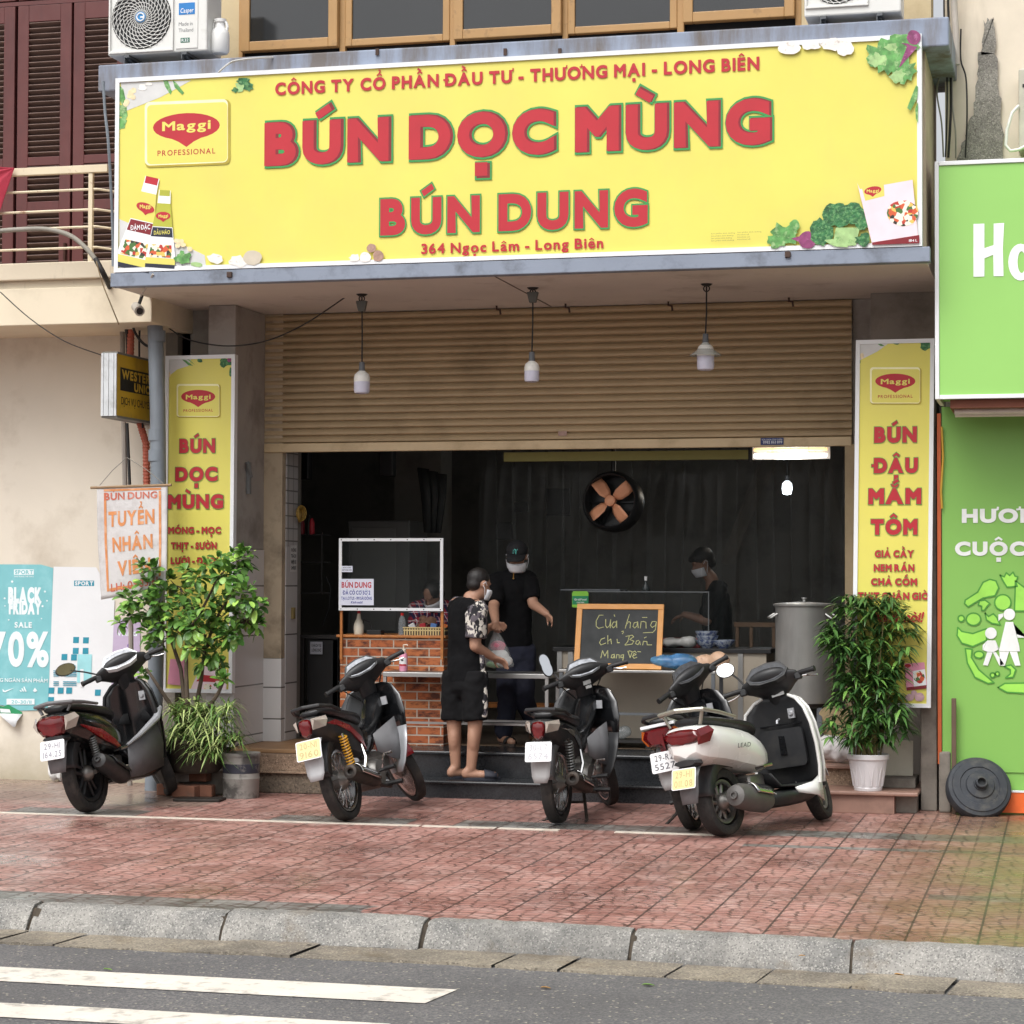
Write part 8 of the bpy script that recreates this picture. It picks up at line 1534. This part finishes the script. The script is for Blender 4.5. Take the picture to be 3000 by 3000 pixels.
c = P(2306, 1432, 21.5); lb2 = thing('lit_bulb', 'glowing white bulb in the dark kitchen at the back', 'bulb', c); b = MB(); b.lathe([(.001, -.06), (.04, -.05), (.05, 0), (.045, .05), (.02, .075)], c, n=18); b.build('diffuser', em('bulb_glow', (.86, .95, 1), 5), lb2, 50); b = MB(); b.cyl(c+V((0, 0, .076)), c+V((0, 0, .13)), .018, n=10); b.tube([c+V((0, 0, .13)), V((c.x, c.y, 3.7))], .005, 5); b.build('cord', CABLE, lb2)
for nm, at_, en, cl_ in (('bulb_light', c+V((0, -.08, -.02)), 5, (.85, .93, 1)), ('tube_light_glow', (q0+q1)/2+V((0, -.12, -.06)), 6, (1, .92, .8))):
    ld_ = bpy.data.lights.new(nm, 'POINT'); ld_.energy = en; ld_.color = cl_; ld_.shadow_soft_size = .05; lo_ = bpy.data.objects.new(nm, ld_); lo_.location = at_; COL.objects.link(lo_)
b = MB(); boxat(b, 1476, 2192, 1318, 1352, 17.75, .06); sg2 = thing('inner_sign_board', 'olive yellow board edge hanging just inside under the shutter', 'sign', P(1800, 1350, 17.75)); b.build('panel', M('olive_board', rgb(150, 146, 84), .6, var=.06), sg2); b = MB(); boxat(b, 2192, 2199, 1310, 1352, 17.74, .08); b.build('end_frame', ACDK, sg2)
SC_ = M('strip_curtain_film', rgb(70, 76, 76), .1, var=.2, alpha=.16, spec=.8)
x = P(1400, 1400, 18.6).x; xe = P(2480, 1400, 18.6).x; i = 0; ct = thing('strip_curtain', 'clear plastic strip curtain hanging across the back of the dining room', 'curtain', (-3.5, 18.6, 3.2))
q = random.Random(5)
while x < xe:
    w_ = .17; b = MB(); rows = []; top = 3.35; bot = .9+q.uniform(-.1, .25); sw = q.uniform(-.05, .05)
    for k in range(9): z = top+(bot-top)*k/8; rows.append([V((x+j*w_/4+sw*(k/8)**2, 18.6+.02*(i % 2)+.018*math.sin(j*1.3+k*.6+i), z)) for j in range(5)])
    b.loft(rows, False, False); b.build('plastic_strip', SC_, ct, 60); x += .15; i += 1
DRP = M('drape_film', rgb(110, 106, 98), .2, var=.2, alpha=.25)
for px0, px1, tx in ((2275, 2130, 2200), (2395, 2470, 2440)):
    b = MB(); rows = []
    for k in range(9): t = k/8; rows.append([P(px0+(j-3)*9*(1-t*.3)+(px1-px0)*t**.8, 1322+330*t, 18.3)+V((0, .03*math.sin(j*2.1), 0)) for j in range(7)])
    b.loft(rows, False, False); tag(b.build('drawn_curtain', DRP, None, 60), 'gathered clear plastic drape tied to the %s near the tube light' % ('left' if px1 < px0 else 'right'), 'curtain', 'gathered drapes by the tube light')
# left of the opening: shelf, coil, cabinet, stove table, wall items
SHB = M('dark_metal', rgb(40, 38, 37), .5, var=.15)
sf = thing('wall_shelf', 'dark metal wall shelf on the left inside wall, above a small table', 'shelf', P(915, 1700, 18.4)); 
for py in (1565, 1645, 1735): b = MB(); q0, q1 = P(872, py, 18.4), P(944, py, 18.4); b.box(q0.x, q1.x, 18.4, 18.62, q0.z-.012, q0.z); b.build('shelf_board', SHB, sf)
for px in (872, 941): b = MB(); q0, q1 = P(px, 1738, 18.39), P(px+4, 1560, 18.39); b.box(q0.x, q1.x, 18.38, 18.399, q0.z, q1.z); b.build('upright', SHB, sf)
for i, (px, m, lab) in enumerate(((884, DRED, 'dark red bottle at the left end of the wall shelf'), (905, IRON, 'brown bottle with a red cap on the wall shelf'), (913, RED, 'small red jar on the wall shelf'))): b = MB(); p_ = P(px, 1563, 18.5); b.lathe([(.025, 0), (.028, .02), (.026, .1), (.012, .14), (.012, .17-.04*(i == 2))], (p_.x, 18.5, P(900, 1565, 18.4).z+.001), n=14); tag(b.build('bottle', m, None, 45), lab, 'bottle', 'bottles on the wall shelf')
b = MB(); q = P(856, 1512, 18.15); mxc = Matrix.Rotation(PI/2, 3, 'X')
for k in range(6): b.torus((XB+.04+.004*k, YE-.06, q.z+.004*k-.01), .055+.004*(k % 3), .0055, Matrix.Rotation(PI/2, 3, 'Y') @ Matrix.Rotation(.14*k-.35, 3, 'X'), 24, 6)
tag(b.build('coiled_hose', M('hose_yellow', rgb(150, 120, 50), .6), None, 60), 'coiled yellow hose hung on the tiled inner jamb', 'hose')
b = MB(); boxat(b, 1018, 1200, 1525, 1860, 19.6, .6); fg = thing('fridge', 'tall grey cabinet behind the counter screen', 'cabinet', P(1100, 1860, 19.6)); b.build('body', M('fridge_grey', rgb(96, 96, 94), .45, var=.05), fg, bevel=.01); b = MB(); boxat(b, 1028, 1160, 1545, 1850, 19.58, .018); b.build('door', M('fridge_door', rgb(106, 106, 103), .4, var=.05), fg, bevel=.01)
for px0, px1, py0, py1, nm in ((875, 903, 1290, 1405, 'near the left jamb'), (1110, 1150, 1290, 1395, 'above the counter screen')): b = MB(); boxat(b, px0, px1, py0, py1, 19.0, .12); tag(b.build('hanging_box', BLKM, None, bevel=.01), 'black speaker box hanging %s' % nm, 'speaker', 'black speakers inside')
b = MB(); q = P(1260, 1300, 18.75)
for k, (dx, w_) in enumerate(((0, .05), (.09, .06), (.17, .05))): b.loft([[P(1230+k*26, 1370+k*8, 18.8)+V((-.02, 0, 0)), P(1256+k*26, 1374+k*8, 18.8)], [P(1235+k*20, 1450, 18.85), P(1262+k*22, 1452, 18.8)], [P(1244+k*14, 1560, 18.85), P(1262+k*14, 1562, 18.8)]], False, False)
tag(b.build('folded_parasol', M('parasol_dark', rgb(36, 40, 40), .7), None, 60, solid=.02), 'dark folded cloth hanging behind the counter screen', 'cloth')
for px0, px1, py0, py1, lab in ((1505, 1545, 1470, 1500, 'small dark picture frame on the back wall'), (1600, 1668, 1430, 1510, 'tilted dark picture on the back wall near the fan'), (1452, 1500, 1530, 1580, 'low dark picture frame on the back wall')): b = MB(); boxat(b, px0, px1, py0, py1, 21.0, .04); tag(b.build('wall_picture', M('picture_dark', rgb(26, 25, 25), .4), None, bevel=.004), lab, 'picture', 'pictures at the back')
tb = thing('side_table', 'low dark table by the left wall inside, with a paper notice on it', 'table', P(920, 1900, 18.2)); b = MB(); q0, q1 = P(872, 1860, 18.0), P(990, 1860, 18.0); b.box(q0.x, q1.x, 18.0, 18.5, q0.z-.03, q0.z); b.build('table_top', SHB, tb)
for x in (q0.x+.03, q1.x-.03): b = MB(); b.box(x-.02, x+.02, 18.02, 18.06, zf+.001, q0.z-.031); b.build('leg', SHB, tb)
b = MB(); boxat(b, 900, 990, 1875, 2100, 18.02, .3); b.build('cabinet', BLKM, tb); D = Dec(17.995, tb); D.shape([(909, 1880), (945, 1880), (945, 1917), (909, 1916)], M('notice_grey', rgb(150, 152, 160), .8), 'notice_sheet'); D.text('KHÁCH VUI', 913, 1895, 941, 9, BLKM, r=.05); D.text('LÒNG CHỜ', 913, 1909, 941, 9, BLKM, r=.05)
b = MB(); b.tube([P(955, 1690, 18.9), P(968, 1720, 18.9), P(964, 1780, 18.9), P(946, 1830, 18.9)], .006, 5); tag(b.build('wall_wire', CABLE, None, 60), 'dangling black wire on the left inside wall', 'wire')
gp = thing('floor_grate', 'dark slatted pallet on the floor under the cream counter', 'pallet', P(1850, 2190, 17.45)); b = MB(); q0, q1 = P(1780, 2190, 17.4), P(1905, 2190, 17.4)
for k in range(5): b.box(q0.x, q1.x, 17.42+.06*k, 17.455+.06*k, zf+.045, zf+.065)
b.build('slat', SHB, gp); b = MB(); b.box(q0.x, q0.x+.04, 17.42, 17.7, zf+.002, zf+.044); b.box(q1.x-.04, q1.x, 17.42, 17.7, zf+.002, zf+.044); b.build('bearer_frame', SHB, gp)
lump('clear_bag', 'crumpled clear plastic bag on the dark pallet under the counter', 'bag', (P(1835, 2170, 17.5).x, 17.5, zf+.066), (.09, .05, .06), M('bag_clear', rgb(150, 156, 158), .2, alpha=.5), 12)
bx2 = thing('bench', 'dark low bench inside behind the steel table', 'bench', (-4.3, 18.6, zf)); b = MB(); q0, q1 = P(1300, 2060, 18.5), P(1600, 2060, 18.5); b.box(q0.x, q1.x, 18.5, 18.8, q0.z-.03, q0.z); b.build('seat', WOOD, bx2)
for x in (q0.x+.05, q1.x-.05): b = MB(); b.box(x-.02, x+.02, 18.55, 18.75, zf+.001, q0.z-.031); b.build('leg', SHB, bx2)
# ================================================================ plants, pots and small things on the pavement
def leafmat(name, c1, c2, c3):
    m, g, b = mat0(name); oi = g.n('ShaderNodeNewGeometry'); rv = oi.outputs['Random Per Island']; c = g.mix(g.ramp(rv, 0, .6), c1, c2); c = g.mix(g.ramp(rv, .78, 1.0), c, c3)
    g.put(b.inputs['Base Color'], c); b.inputs['Roughness'].default_value = .38; b.inputs['Transmission Weight'].default_value = 0; b.inputs['Subsurface Weight'].default_value = 0; return m
LF1 = leafmat('round_leaf', rgb(54, 92, 42), rgb(96, 140, 58), rgb(164, 202, 96)); LF2 = leafmat('lance_leaf', rgb(46, 78, 40), rgb(74, 112, 54), rgb(122, 166, 76)); BARK = M('bark', rgb(84, 72, 60), .9, var=.2, sc=12, bump=.4)
def leaf(b, base, d, up_, L, w_, fold_=.18, droop=.2, shape=(0, .55, .95, 1.0, .7, .0)):
    d = V(d).normalized(); s = d.cross(V(up_)); s = s.normalized() if s.length > 1e-4 else V((1, 0, 0)); n = s.cross(d); n_ = len(shape); vs = []
    for i, k in enumerate(shape):
        t = i/(n_-1); c = V(base)+d*L*t-V((0, 0, 1))*droop*L*t*t; vs += [c-s*w_*k/2+n*fold_*w_*k*.5, c, c+s*w_*k/2+n*fold_*w_*k*.5]
    b.add(vs, [f for i in range(n_-1) for f in ((3*i, 3*i+1, 3*i+4, 3*i+3), (3*i+1, 3*i+2, 3*i+5, 3*i+4))])
q = random.Random(21); YTR = 16.0
tr = thing('round_leaved_shrub', 'shrub with crooked stems and round glossy green leaves in front of the left yellow sign', 'shrub', P(560, 2240, YTR))
stems = MB(); fol = MB()
def T_(px, py, dy=0): return P(px, py, YTR+dy)
base = T_(560, 2215); ends = []
mains = [[base, T_(545, 2090), T_(530, 1960, .1), T_(500, 1870, .1), T_(455, 1790), T_(430, 1740)], [base, T_(550, 2080, -.1), T_(545, 1960, -.05), T_(548, 1860), T_(540, 1780, .05), T_(528, 1720, .1)], [base, T_(570, 2090, .1), T_(590, 1990, .05), T_(600, 1900, -.05), T_(640, 1800), T_(690, 1720)], [base, T_(580, 2120, -.1), T_(640, 2030, -.05), T_(660, 1985), T_(640, 1950, .1)], [base, T_(530, 2110), T_(470, 2020, -.1), T_(430, 1960, -.05)], [T_(600, 1900, -.05), T_(655, 1850, .1), T_(720, 1820, .1), T_(745, 1790)], [T_(548, 1860), T_(590, 1790, -.1), T_(640, 1690, -.05), T_(690, 1640), T_(712, 1625)]]
for i, m in enumerate(mains): n = len(m); stems.tube(m, [.024-.0045*k if i < 5 else .014-.003*k for k in range(n)] if n < 6 else [.024, .02, .016, .013, .010, .006], 7)
clus = [(375, 1755, 26), (400, 1700, 26), (440, 1715, 38), (470, 1755, 46), (430, 1790, 40), (385, 1800, 20), (480, 1820, 40), (440, 1845, 26), (520, 1800, 40), (545, 1740, 36), (500, 1700, 22), (450, 1665, 14), (418, 1660, 10), (560, 1830, 36), (600, 1770, 44), (640, 1720, 46), (660, 1680, 30), (700, 1640, 36), (718, 1625, 22), (690, 1690, 30), (715, 1740, 40), (745, 1770, 24), (735, 1810, 26), (700, 1790, 44), (660, 1800, 46), (640, 1850, 36), (600, 1850, 36), (680, 1850, 30), (750, 1830, 14), (675, 1875, 12), (580, 1690, 16), (545, 1672, 10), (610, 1660, 14), (640, 1640, 12), (560, 1890, 20), (625, 1910, 24), (640, 1950, 16), (590, 1930, 18), (460, 1880, 18), (350, 1825, 8), (520, 1850, 20), (415, 1975, 10), (650, 1990, 8)]
for px, py, rp in clus:
    c = T_(px, py, q.uniform(-.22, .18)); rr = rp/400
    k = int(7+rp*1.15)
    if rp > 12: j = min(mains, key=lambda mm: min((x-c).length for x in mm)); p_ = min(j, key=lambda x: (x-c).length); stems.tube([p_, p_.lerp(c, .5)+V((0, 0, -.015)), c], [.007, .005, .003], 5)
    for _ in range(k):
        v = V((q.gauss(0, 1), q.gauss(0, 1), q.gauss(0, 1))).normalized()*rr*q.uniform(.35, 1.05); d = (v.normalized()*.7+V((q.uniform(-.5, .5), q.uniform(-.7, .2), q.uniform(-.3, .7)))); leaf(fol, c+v, d, (q.uniform(-.3, .3), -.4, 1), q.uniform(.04, .10), q.uniform(.03, .062), .25, .25, (0.1, .6, .95, 1.0, .85, .3))
stems.build('stem', BARK, tr, 50); fol.build('foliage', LF1, tr, 60)
# spider plants and their planter
c0 = T_(560, 2262); plr = thing('round_planter', 'big dark round planter under the shrub, standing on bricks', 'planter', c0); zp = P(560, 2265, YTR).z; b = MB(); b.lathe([(.17, 0), (.20, .03), (.235, .22), (.25, .235), (.25, .26), (.225, .255), (.21, .21), (.02, .20)], (c0.x, YTR+.1, zp), n=28); b.build('pot', M('planter_dark', rgb(66, 58, 50), .85, var=.2, dirt=rgb(104, 92, 76), dsc=5), plr, 45)
sp = thing('spider_plant', 'bushy spider plant with pale striped arching leaves below the shrub', 'plant', T_(580, 2150)); m, g, b_ = mat0('striped_leaf'); rv = g.n('ShaderNodeNewGeometry').outputs['Random Per Island']; g.put(b_.inputs['Base Color'], g.mix(g.ramp(rv, .45, .55), rgb(92, 128, 58), rgb(172, 188, 118))); b_.inputs['Roughness'].default_value = .5
fol = MB()
def blade(c, d, L, w_, droop):
    d = V(d).normalized(); s = d.cross(V((0, 0, 1))); s = s.normalized() if s.length > 1e-3 else V((1, 0, 0)); vs = []
    for i in range(6): t = i/5; p_ = V(c)+d*L*t-V((0, 0, 1))*droop*L*t*t; k = w_*(1-t)**.6; vs += [p_-s*k/2, p_+s*k/2]
    return vs
for px, py, rp in ((520, 2080, 30), (560, 2075, 40), (610, 2085, 44), (650, 2100, 36), (540, 2130, 40), (590, 2140, 50), (640, 2150, 44), (575, 2190, 34), (620, 2200, 30), (510, 2150, 26), (670, 2070, 20), (690, 2160, 16)):
    for _ in range(int(rp*3.2)):
        c = T_(px+q.uniform(-rp, rp)*.6, py+q.uniform(-rp, rp)*.6, q.uniform(-.2, .12)); a = q.uniform(0, 2*PI); vs = blade(c, (math.cos(a), math.sin(a)-.3, q.uniform(-.1, 1.1)), q.uniform(.1, .22), q.uniform(.011, .02), q.uniform(.4, 1.0)); s = V(vs[1])-V(vs[0]); 
        fol.add(vs, [(2*i, 2*i+1, 2*i+3, 2*i+2) for i in range(5)])
fol.build('foliage', m, sp, 60)
bt = thing('low_shrub', 'thin trailing plant with narrow leaves just above the metal bucket', 'plant', T_(690, 2180)); fol = MB(); stems = MB()
for px, py in ((680, 2100), (690, 2140), (696, 2165), (676, 2160), (700, 2180), (684, 2190)):
    c = T_(px, py, .1); stems.tube([T_(672, 2200, .1), c], .003, 4)
    for _ in range(14): a = q.uniform(0, 2*PI); leaf(fol, c+V((q.uniform(-.035, .035), q.uniform(-.03, .03), q.uniform(-.04, .04))), (math.cos(a), math.sin(a), q.uniform(-.2, .6)), (0, 0, 1), .05, .016)
fol.build('foliage', LF2, bt, 60); stems.build('stem', BARK, bt)
BR1 = M('loose_brick', rgb(124, 84, 66), .9, var=.2, sc=8, dirt=rgb(90, 82, 72), dsc=6)
for i, (x, y, z, rz, lab) in enumerate(((500, 16.05, .05, .1, 'chipped brick under the left side of the planter'), (545, 15.95, .05, -.15, 'flat brick lying in front of the planter bricks'), (590, 16.02, .05, .05, 'brick lying at the right of the planter bricks'), (520, 16.12, .15, .2, 'grey stone block on the planter bricks'), (578, 16.14, .155, -.1, 'reddish brick set upright beneath the planter'))):
    x_ = P(x, 2320, y).x; b = MB(); b.obox((x_, y, z), (.2, .1, .09), Matrix.Rotation(rz, 3, 'Z')); tag(b.build('brick', BR1 if i != 3 else GREYPL, None, bevel=.01), lab, 'brick', 'bricks under the planter')
b = MB(); x0, x1 = P(505, 2330, 16.1).x, P(640, 2330, 16.1).x; b.box(x0, x1, 16.2, 16.42, 0.0, zp-.002); tag(b.build('concrete_block', DARKPL, None, bevel=.015), 'rough dark concrete block supporting the planter', 'block')
q0 = G(585, 2346); b = MB(); b.obox((q0.x, q0.y, .012), (.36, .2, .018), Matrix.Rotation(.1, 3, 'Z')); tag(b.build('metal_plate', IRON, None, bevel=.003), 'thin dark slab lying on the pavement in front of the planter', 'slab')
# battered metal bucket
cb_ = G(706, 2336); bu = thing('metal_bucket', 'battered grey paint bucket with a lid in front of the tiled pillar', 'bucket', cb_); hb_ = .345; r_ = .142
BUM = M('bucket_metal', rgb(150, 148, 142), .7, var=.15, sc=6, dirt=rgb(60, 58, 56), dsc=5, dlo=.48, dhi=.62, dstr=.85); b = MB(); b.lathe([(r_*.95, 0), (r_*.97, .01), (r_*.99, .14), (r_*1.02, .15), (r_*.99, .16), (r_, hb_-.03)], cb_, n=36); b.build('body', BUM, bu, 45)
b = MB(); b.lathe([(r_*.985, .19), (r_*1.004, .192), (r_*1.004, .262), (r_*.985, .264)], cb_, n=36); b.build('dark_band', M('bucket_band', rgb(56, 58, 70), .7, var=.3, sc=9, dirt=rgb(130, 128, 122), dsc=7, dlo=.5, dhi=.58), bu, 45); b = MB(); b.lathe([(r_*1.03, hb_-.029), (r_*1.05, hb_-.015), (r_*1.03, hb_), (r_*.9, hb_-.008), (.01, hb_-.004)], cb_, n=36); b.build('lid', BUM, bu, 45)
# white pot with the bamboo-like plant
YPW = 16.30; cw = V((P(2543, 2300, YPW).x, YPW, ZPL)); hp_ = P(2543, 2208, YPW).z-ZPL; r1, r0 = (P(2604, 2215, YPW).x-P(2481, 2215, YPW).x)/2, (P(2584, 2310, YPW).x-P(2503, 2310, YPW).x)/2
wp = thing('white_flower_pot', 'white fluted plastic flower pot on the right hand ledge', 'flower pot', cw); PWT = M('pot_white', rgb(222, 220, 222), .4, var=.03); b = MB(); b.lathe([(r0, 0.001), (r0*1.04, .02), (r0*1.0, .026), (r1*.93, hp_-.04), (r1, hp_-.036), (r1*1.01, hp_-.006), (r1*.97, hp_), (r1*.88, hp_-.01), (r1*.8, hp_-.05), (.01, hp_-.05)], cw, n=40); b.build('body', PWT, wp, 40)
b = MB()
for i in range(12):
    a0 = 2*PI*i/12; pts = []
    for k in range(9): t = k/8; a = a0+(t-.5)*.42; h = hp_*(.12+.62*(1-abs(2*t-1)**2.6)); r_ = r0+(r1*.93-r0)*h/hp_+.0015; pts.append(cw+V((r_*math.cos(a), r_*math.sin(a), h)))
    b.tube(pts, .004, 5)
b.build('relief_pattern', PWT, wp)
bp_ = thing('bamboo_like_plant', 'tall bushy plant with pointed drooping leaves in the white pot, before the right yellow sign', 'plant', cw+V((0, 0, hp_-.05))); fol = MB(); stems = MB(); zt0 = cw.z+hp_-.055
for i in range(24):
    a = q.uniform(0, 2*PI); rb_ = q.uniform(.02, .11); top = P(q.uniform(2465, 2620), q.uniform(1760, 2050), YPW+q.uniform(-.15, .1)); p0 = V((cw.x+rb_*math.cos(a), cw.y+rb_*math.sin(a), zt0)); stems.tube([p0, p0.lerp(top, .5)+V((q.uniform(-.02, .02), 0, 0)), top], [.007, .006, .003], 5)
def width(py): return 68+45*min(1, (py-1730)/120)+20*math.sin((py-1730)/60) if py < 2160 else 60
for _ in range(520):
    py = q.uniform(1745, 2175); px = 2545-(py-1900)*.02+q.uniform(-1, 1)*width(py); c = P(px, py, YPW+q.uniform(-.22, .18)); out = V((px-2545, 0, 0))*.006+V((0, q.uniform(-.9, .4), 0))
    for j in range(q.randint(4, 7)): a = q.uniform(0, 2*PI); d = out*.5+V((math.cos(a), math.sin(a)*.8, q.uniform(-.5, .55))); leaf(fol, c, d, (0, 0, 1), q.uniform(.085, .14), q.uniform(.02, .033), .2, .45, (.15, .8, 1.0, .75, .4, 0))
fol.build('foliage', LF2, bp_, 60); stems.build('cane', M('cane', rgb(122, 112, 74), .7, var=.2), bp_)
# odds and ends on the right
b = MB(); q0 = P(2595, 2200, 16.75); fm2 = frame((P(2588, 2296, 16.70).x, 16.70, ZPL+.075), (1, 0, 0), (0, .12, 1)); wq = P(2675, 2200, 16.7).x-P(2588, 2200, 16.7).x; b.prism([(0, 0), (wq, 0), (wq, .26), (0, .27)], fm2, -.012, 0); tag(b.build('spare_tile', M('spare_tile_cream', rgb(196, 190, 172), .5, var=.06, dirt=rgb(150, 140, 116), dsc=5), None, bevel=.003), 'square cream tile leaning behind the white flower pot', 'tile')
b = MB(); b.box(P(2585, 2310, 16.5).x, P(2682, 2310, 16.5).x, 16.5, 16.9, ZPL+.001, ZPL+.073); tag(b.build('stone_slab', DARKPL, None, bevel=.008), 'grey stone slab on the ledge under the leaning tile', 'slab')
dc_ = P(2870, 2316, 16.28)+V((0, 0, .03)); nd = V((.22, -.86, .46)).normalized(); md_ = nd.to_track_quat('Z', 'Y').to_matrix(); rd_ = .232; ps = thing('parasol_base', 'round black rubber parasol base leaning by the green shop front', 'parasol base', dc_); RUB = M('base_rubber', rgb(44, 48, 54), .7, var=.2, sc=7, dirt=rgb(104, 100, 90), dsc=6, dlo=.5, dhi=.72, dstr=.55, bump=.25)
b = MB(); b.lathe([(rd_*.9, -.11), (rd_*.99, -.09), (rd_, -.02), (rd_*.96, .0), (rd_*.86, .008), (rd_*.84, .016), (rd_*.62, .022), (rd_*.6, .014), (rd_*.45, .02), (rd_*.42, .032), (rd_*.22, .04), (rd_*.2, .05), (.01, .05)], dc_, md_, 48); b.build('disc', RUB, ps, 35); b = MB(); b.lathe([(.042, .051), (.042, .085), (.036, .09), (.03, .09), (.028, .052)], dc_, md_, 20); b.build('socket', RUB, ps, 40); b = MB(); b.lathe([(.0275, .0515), (.0275, .0535)], dc_, md_, 16); b.build('socket_hole', ACDK, ps)
b = MB(); b.box(P(2786, 2100, 16.3).x, P(2800, 2100, 16.3).x, 16.36, 16.395, .0, P(2790, 2046, 16.36).z); tag(b.build('wooden_stick', M('stick_brown', rgb(96, 78, 64), .8, var=.15), None, bevel=.004), 'brown wooden batten standing upright against the green shop front', 'batten')
lump('crumpled_tissue', 'crumpled white tissue on the pavement in front of the parasol base', 'tissue', (*G(2893, 2392).xy, .001), (.045, .03, .035), M('tissue', rgb(226, 226, 230), .9), 31)
lump('crumpled_tissue', 'small white paper scrap beside the metal bucket', 'tissue', (*G(665, 2326).xy, .001), (.03, .02, .025), M('tissue', (0, 0, 0)), 32); lump('crumpled_tissue', 'small white paper scrap by the planter bricks', 'tissue', (*G(612, 2322).xy, .001), (.03, .02, .02), M('tissue', (0, 0, 0)), 33)
ZU = P(2450, 2240, 16.62).z; lump('cloth_bundle', 'rolled bundle of white cloth on the ledge left of the white pot', 'cloth', (P(2448, 2200, 16.72).x, 16.76, ZU+.001), (.15, .1, .12), M('cloth_white', rgb(206, 202, 202), .9, var=.06, dirt=rgb(150, 146, 146), dsc=9, bump=.3), 34, 5)
b = MB(); hc = P(2452, 2122, 16.95); b.lathe([(.16, 0), (.15, .012), (.10, .035), (.045, .07), (.005, .085)], hc, Matrix.Rotation(R(-62), 3, 'X') @ Matrix.Rotation(R(20), 3, 'Y'), 28); tag(b.build('straw_hat', M('straw', rgb(196, 176, 136), .8, var=.1, bump=.2, bsc=90), None, 50), 'pale straw hat propped behind the bundle of white cloth', 'hat')
lump('white_sack', 'white sack on the ground behind the rear wheel of the leftmost scooter', 'sack', (*G(170, 2290).xy, .0), (.07, .06, .13), M('sack_white', rgb(214, 214, 212), .8), 36, 4)
# fallen leaves
LFD = M('dead_leaf', rgb(186, 140, 78), .7, var=.2, sc=20); LFG = M('fresh_leaf', rgb(120, 160, 74), .6, var=.2)
for px, py, z, m, L, lab in ((1600, 2896, -.13, LFD, .05, 'tan dead leaf on the asphalt below the kerb'), (2636, 2857, -.118, LFD, .05, 'tan dead leaf in the gutter at the right'), (318, 2842, -.126, LFG, .05, 'pale green leaf beside the upper road stripe'), (1900, 2888, -.13, LFG, .06, 'pale green scrap of leaf on the asphalt'), (690, 2752, -.118, LFD, .05, 'brown dead leaf by the kerb joint'), (905, 2772, -.118, BLKM, .025, 'small black pebble in the gutter'), (2350, 2790, -.06, LFD, .03, 'brown dead leaf stuck on the kerb face')):
    if z == -.06: p_ = V((P(px, py, KY(-.9)-.17).x, KY(-.9)-.172, -.06))
    else: p_ = G(px, py, z)
    b = MB(); leaf(b, p_+V((-L/2, 0, .004)), (1, q.uniform(-.4, .4), .1), (0, .2, 1), L, L*.55, .3, .1, (.1, .7, 1, .9, .5, 0)); tag(b.build('fallen_leaf' if m is not BLKM else 'pebble', m, None, 60, solid=.002), lab, 'leaf' if m is not BLKM else 'pebble')
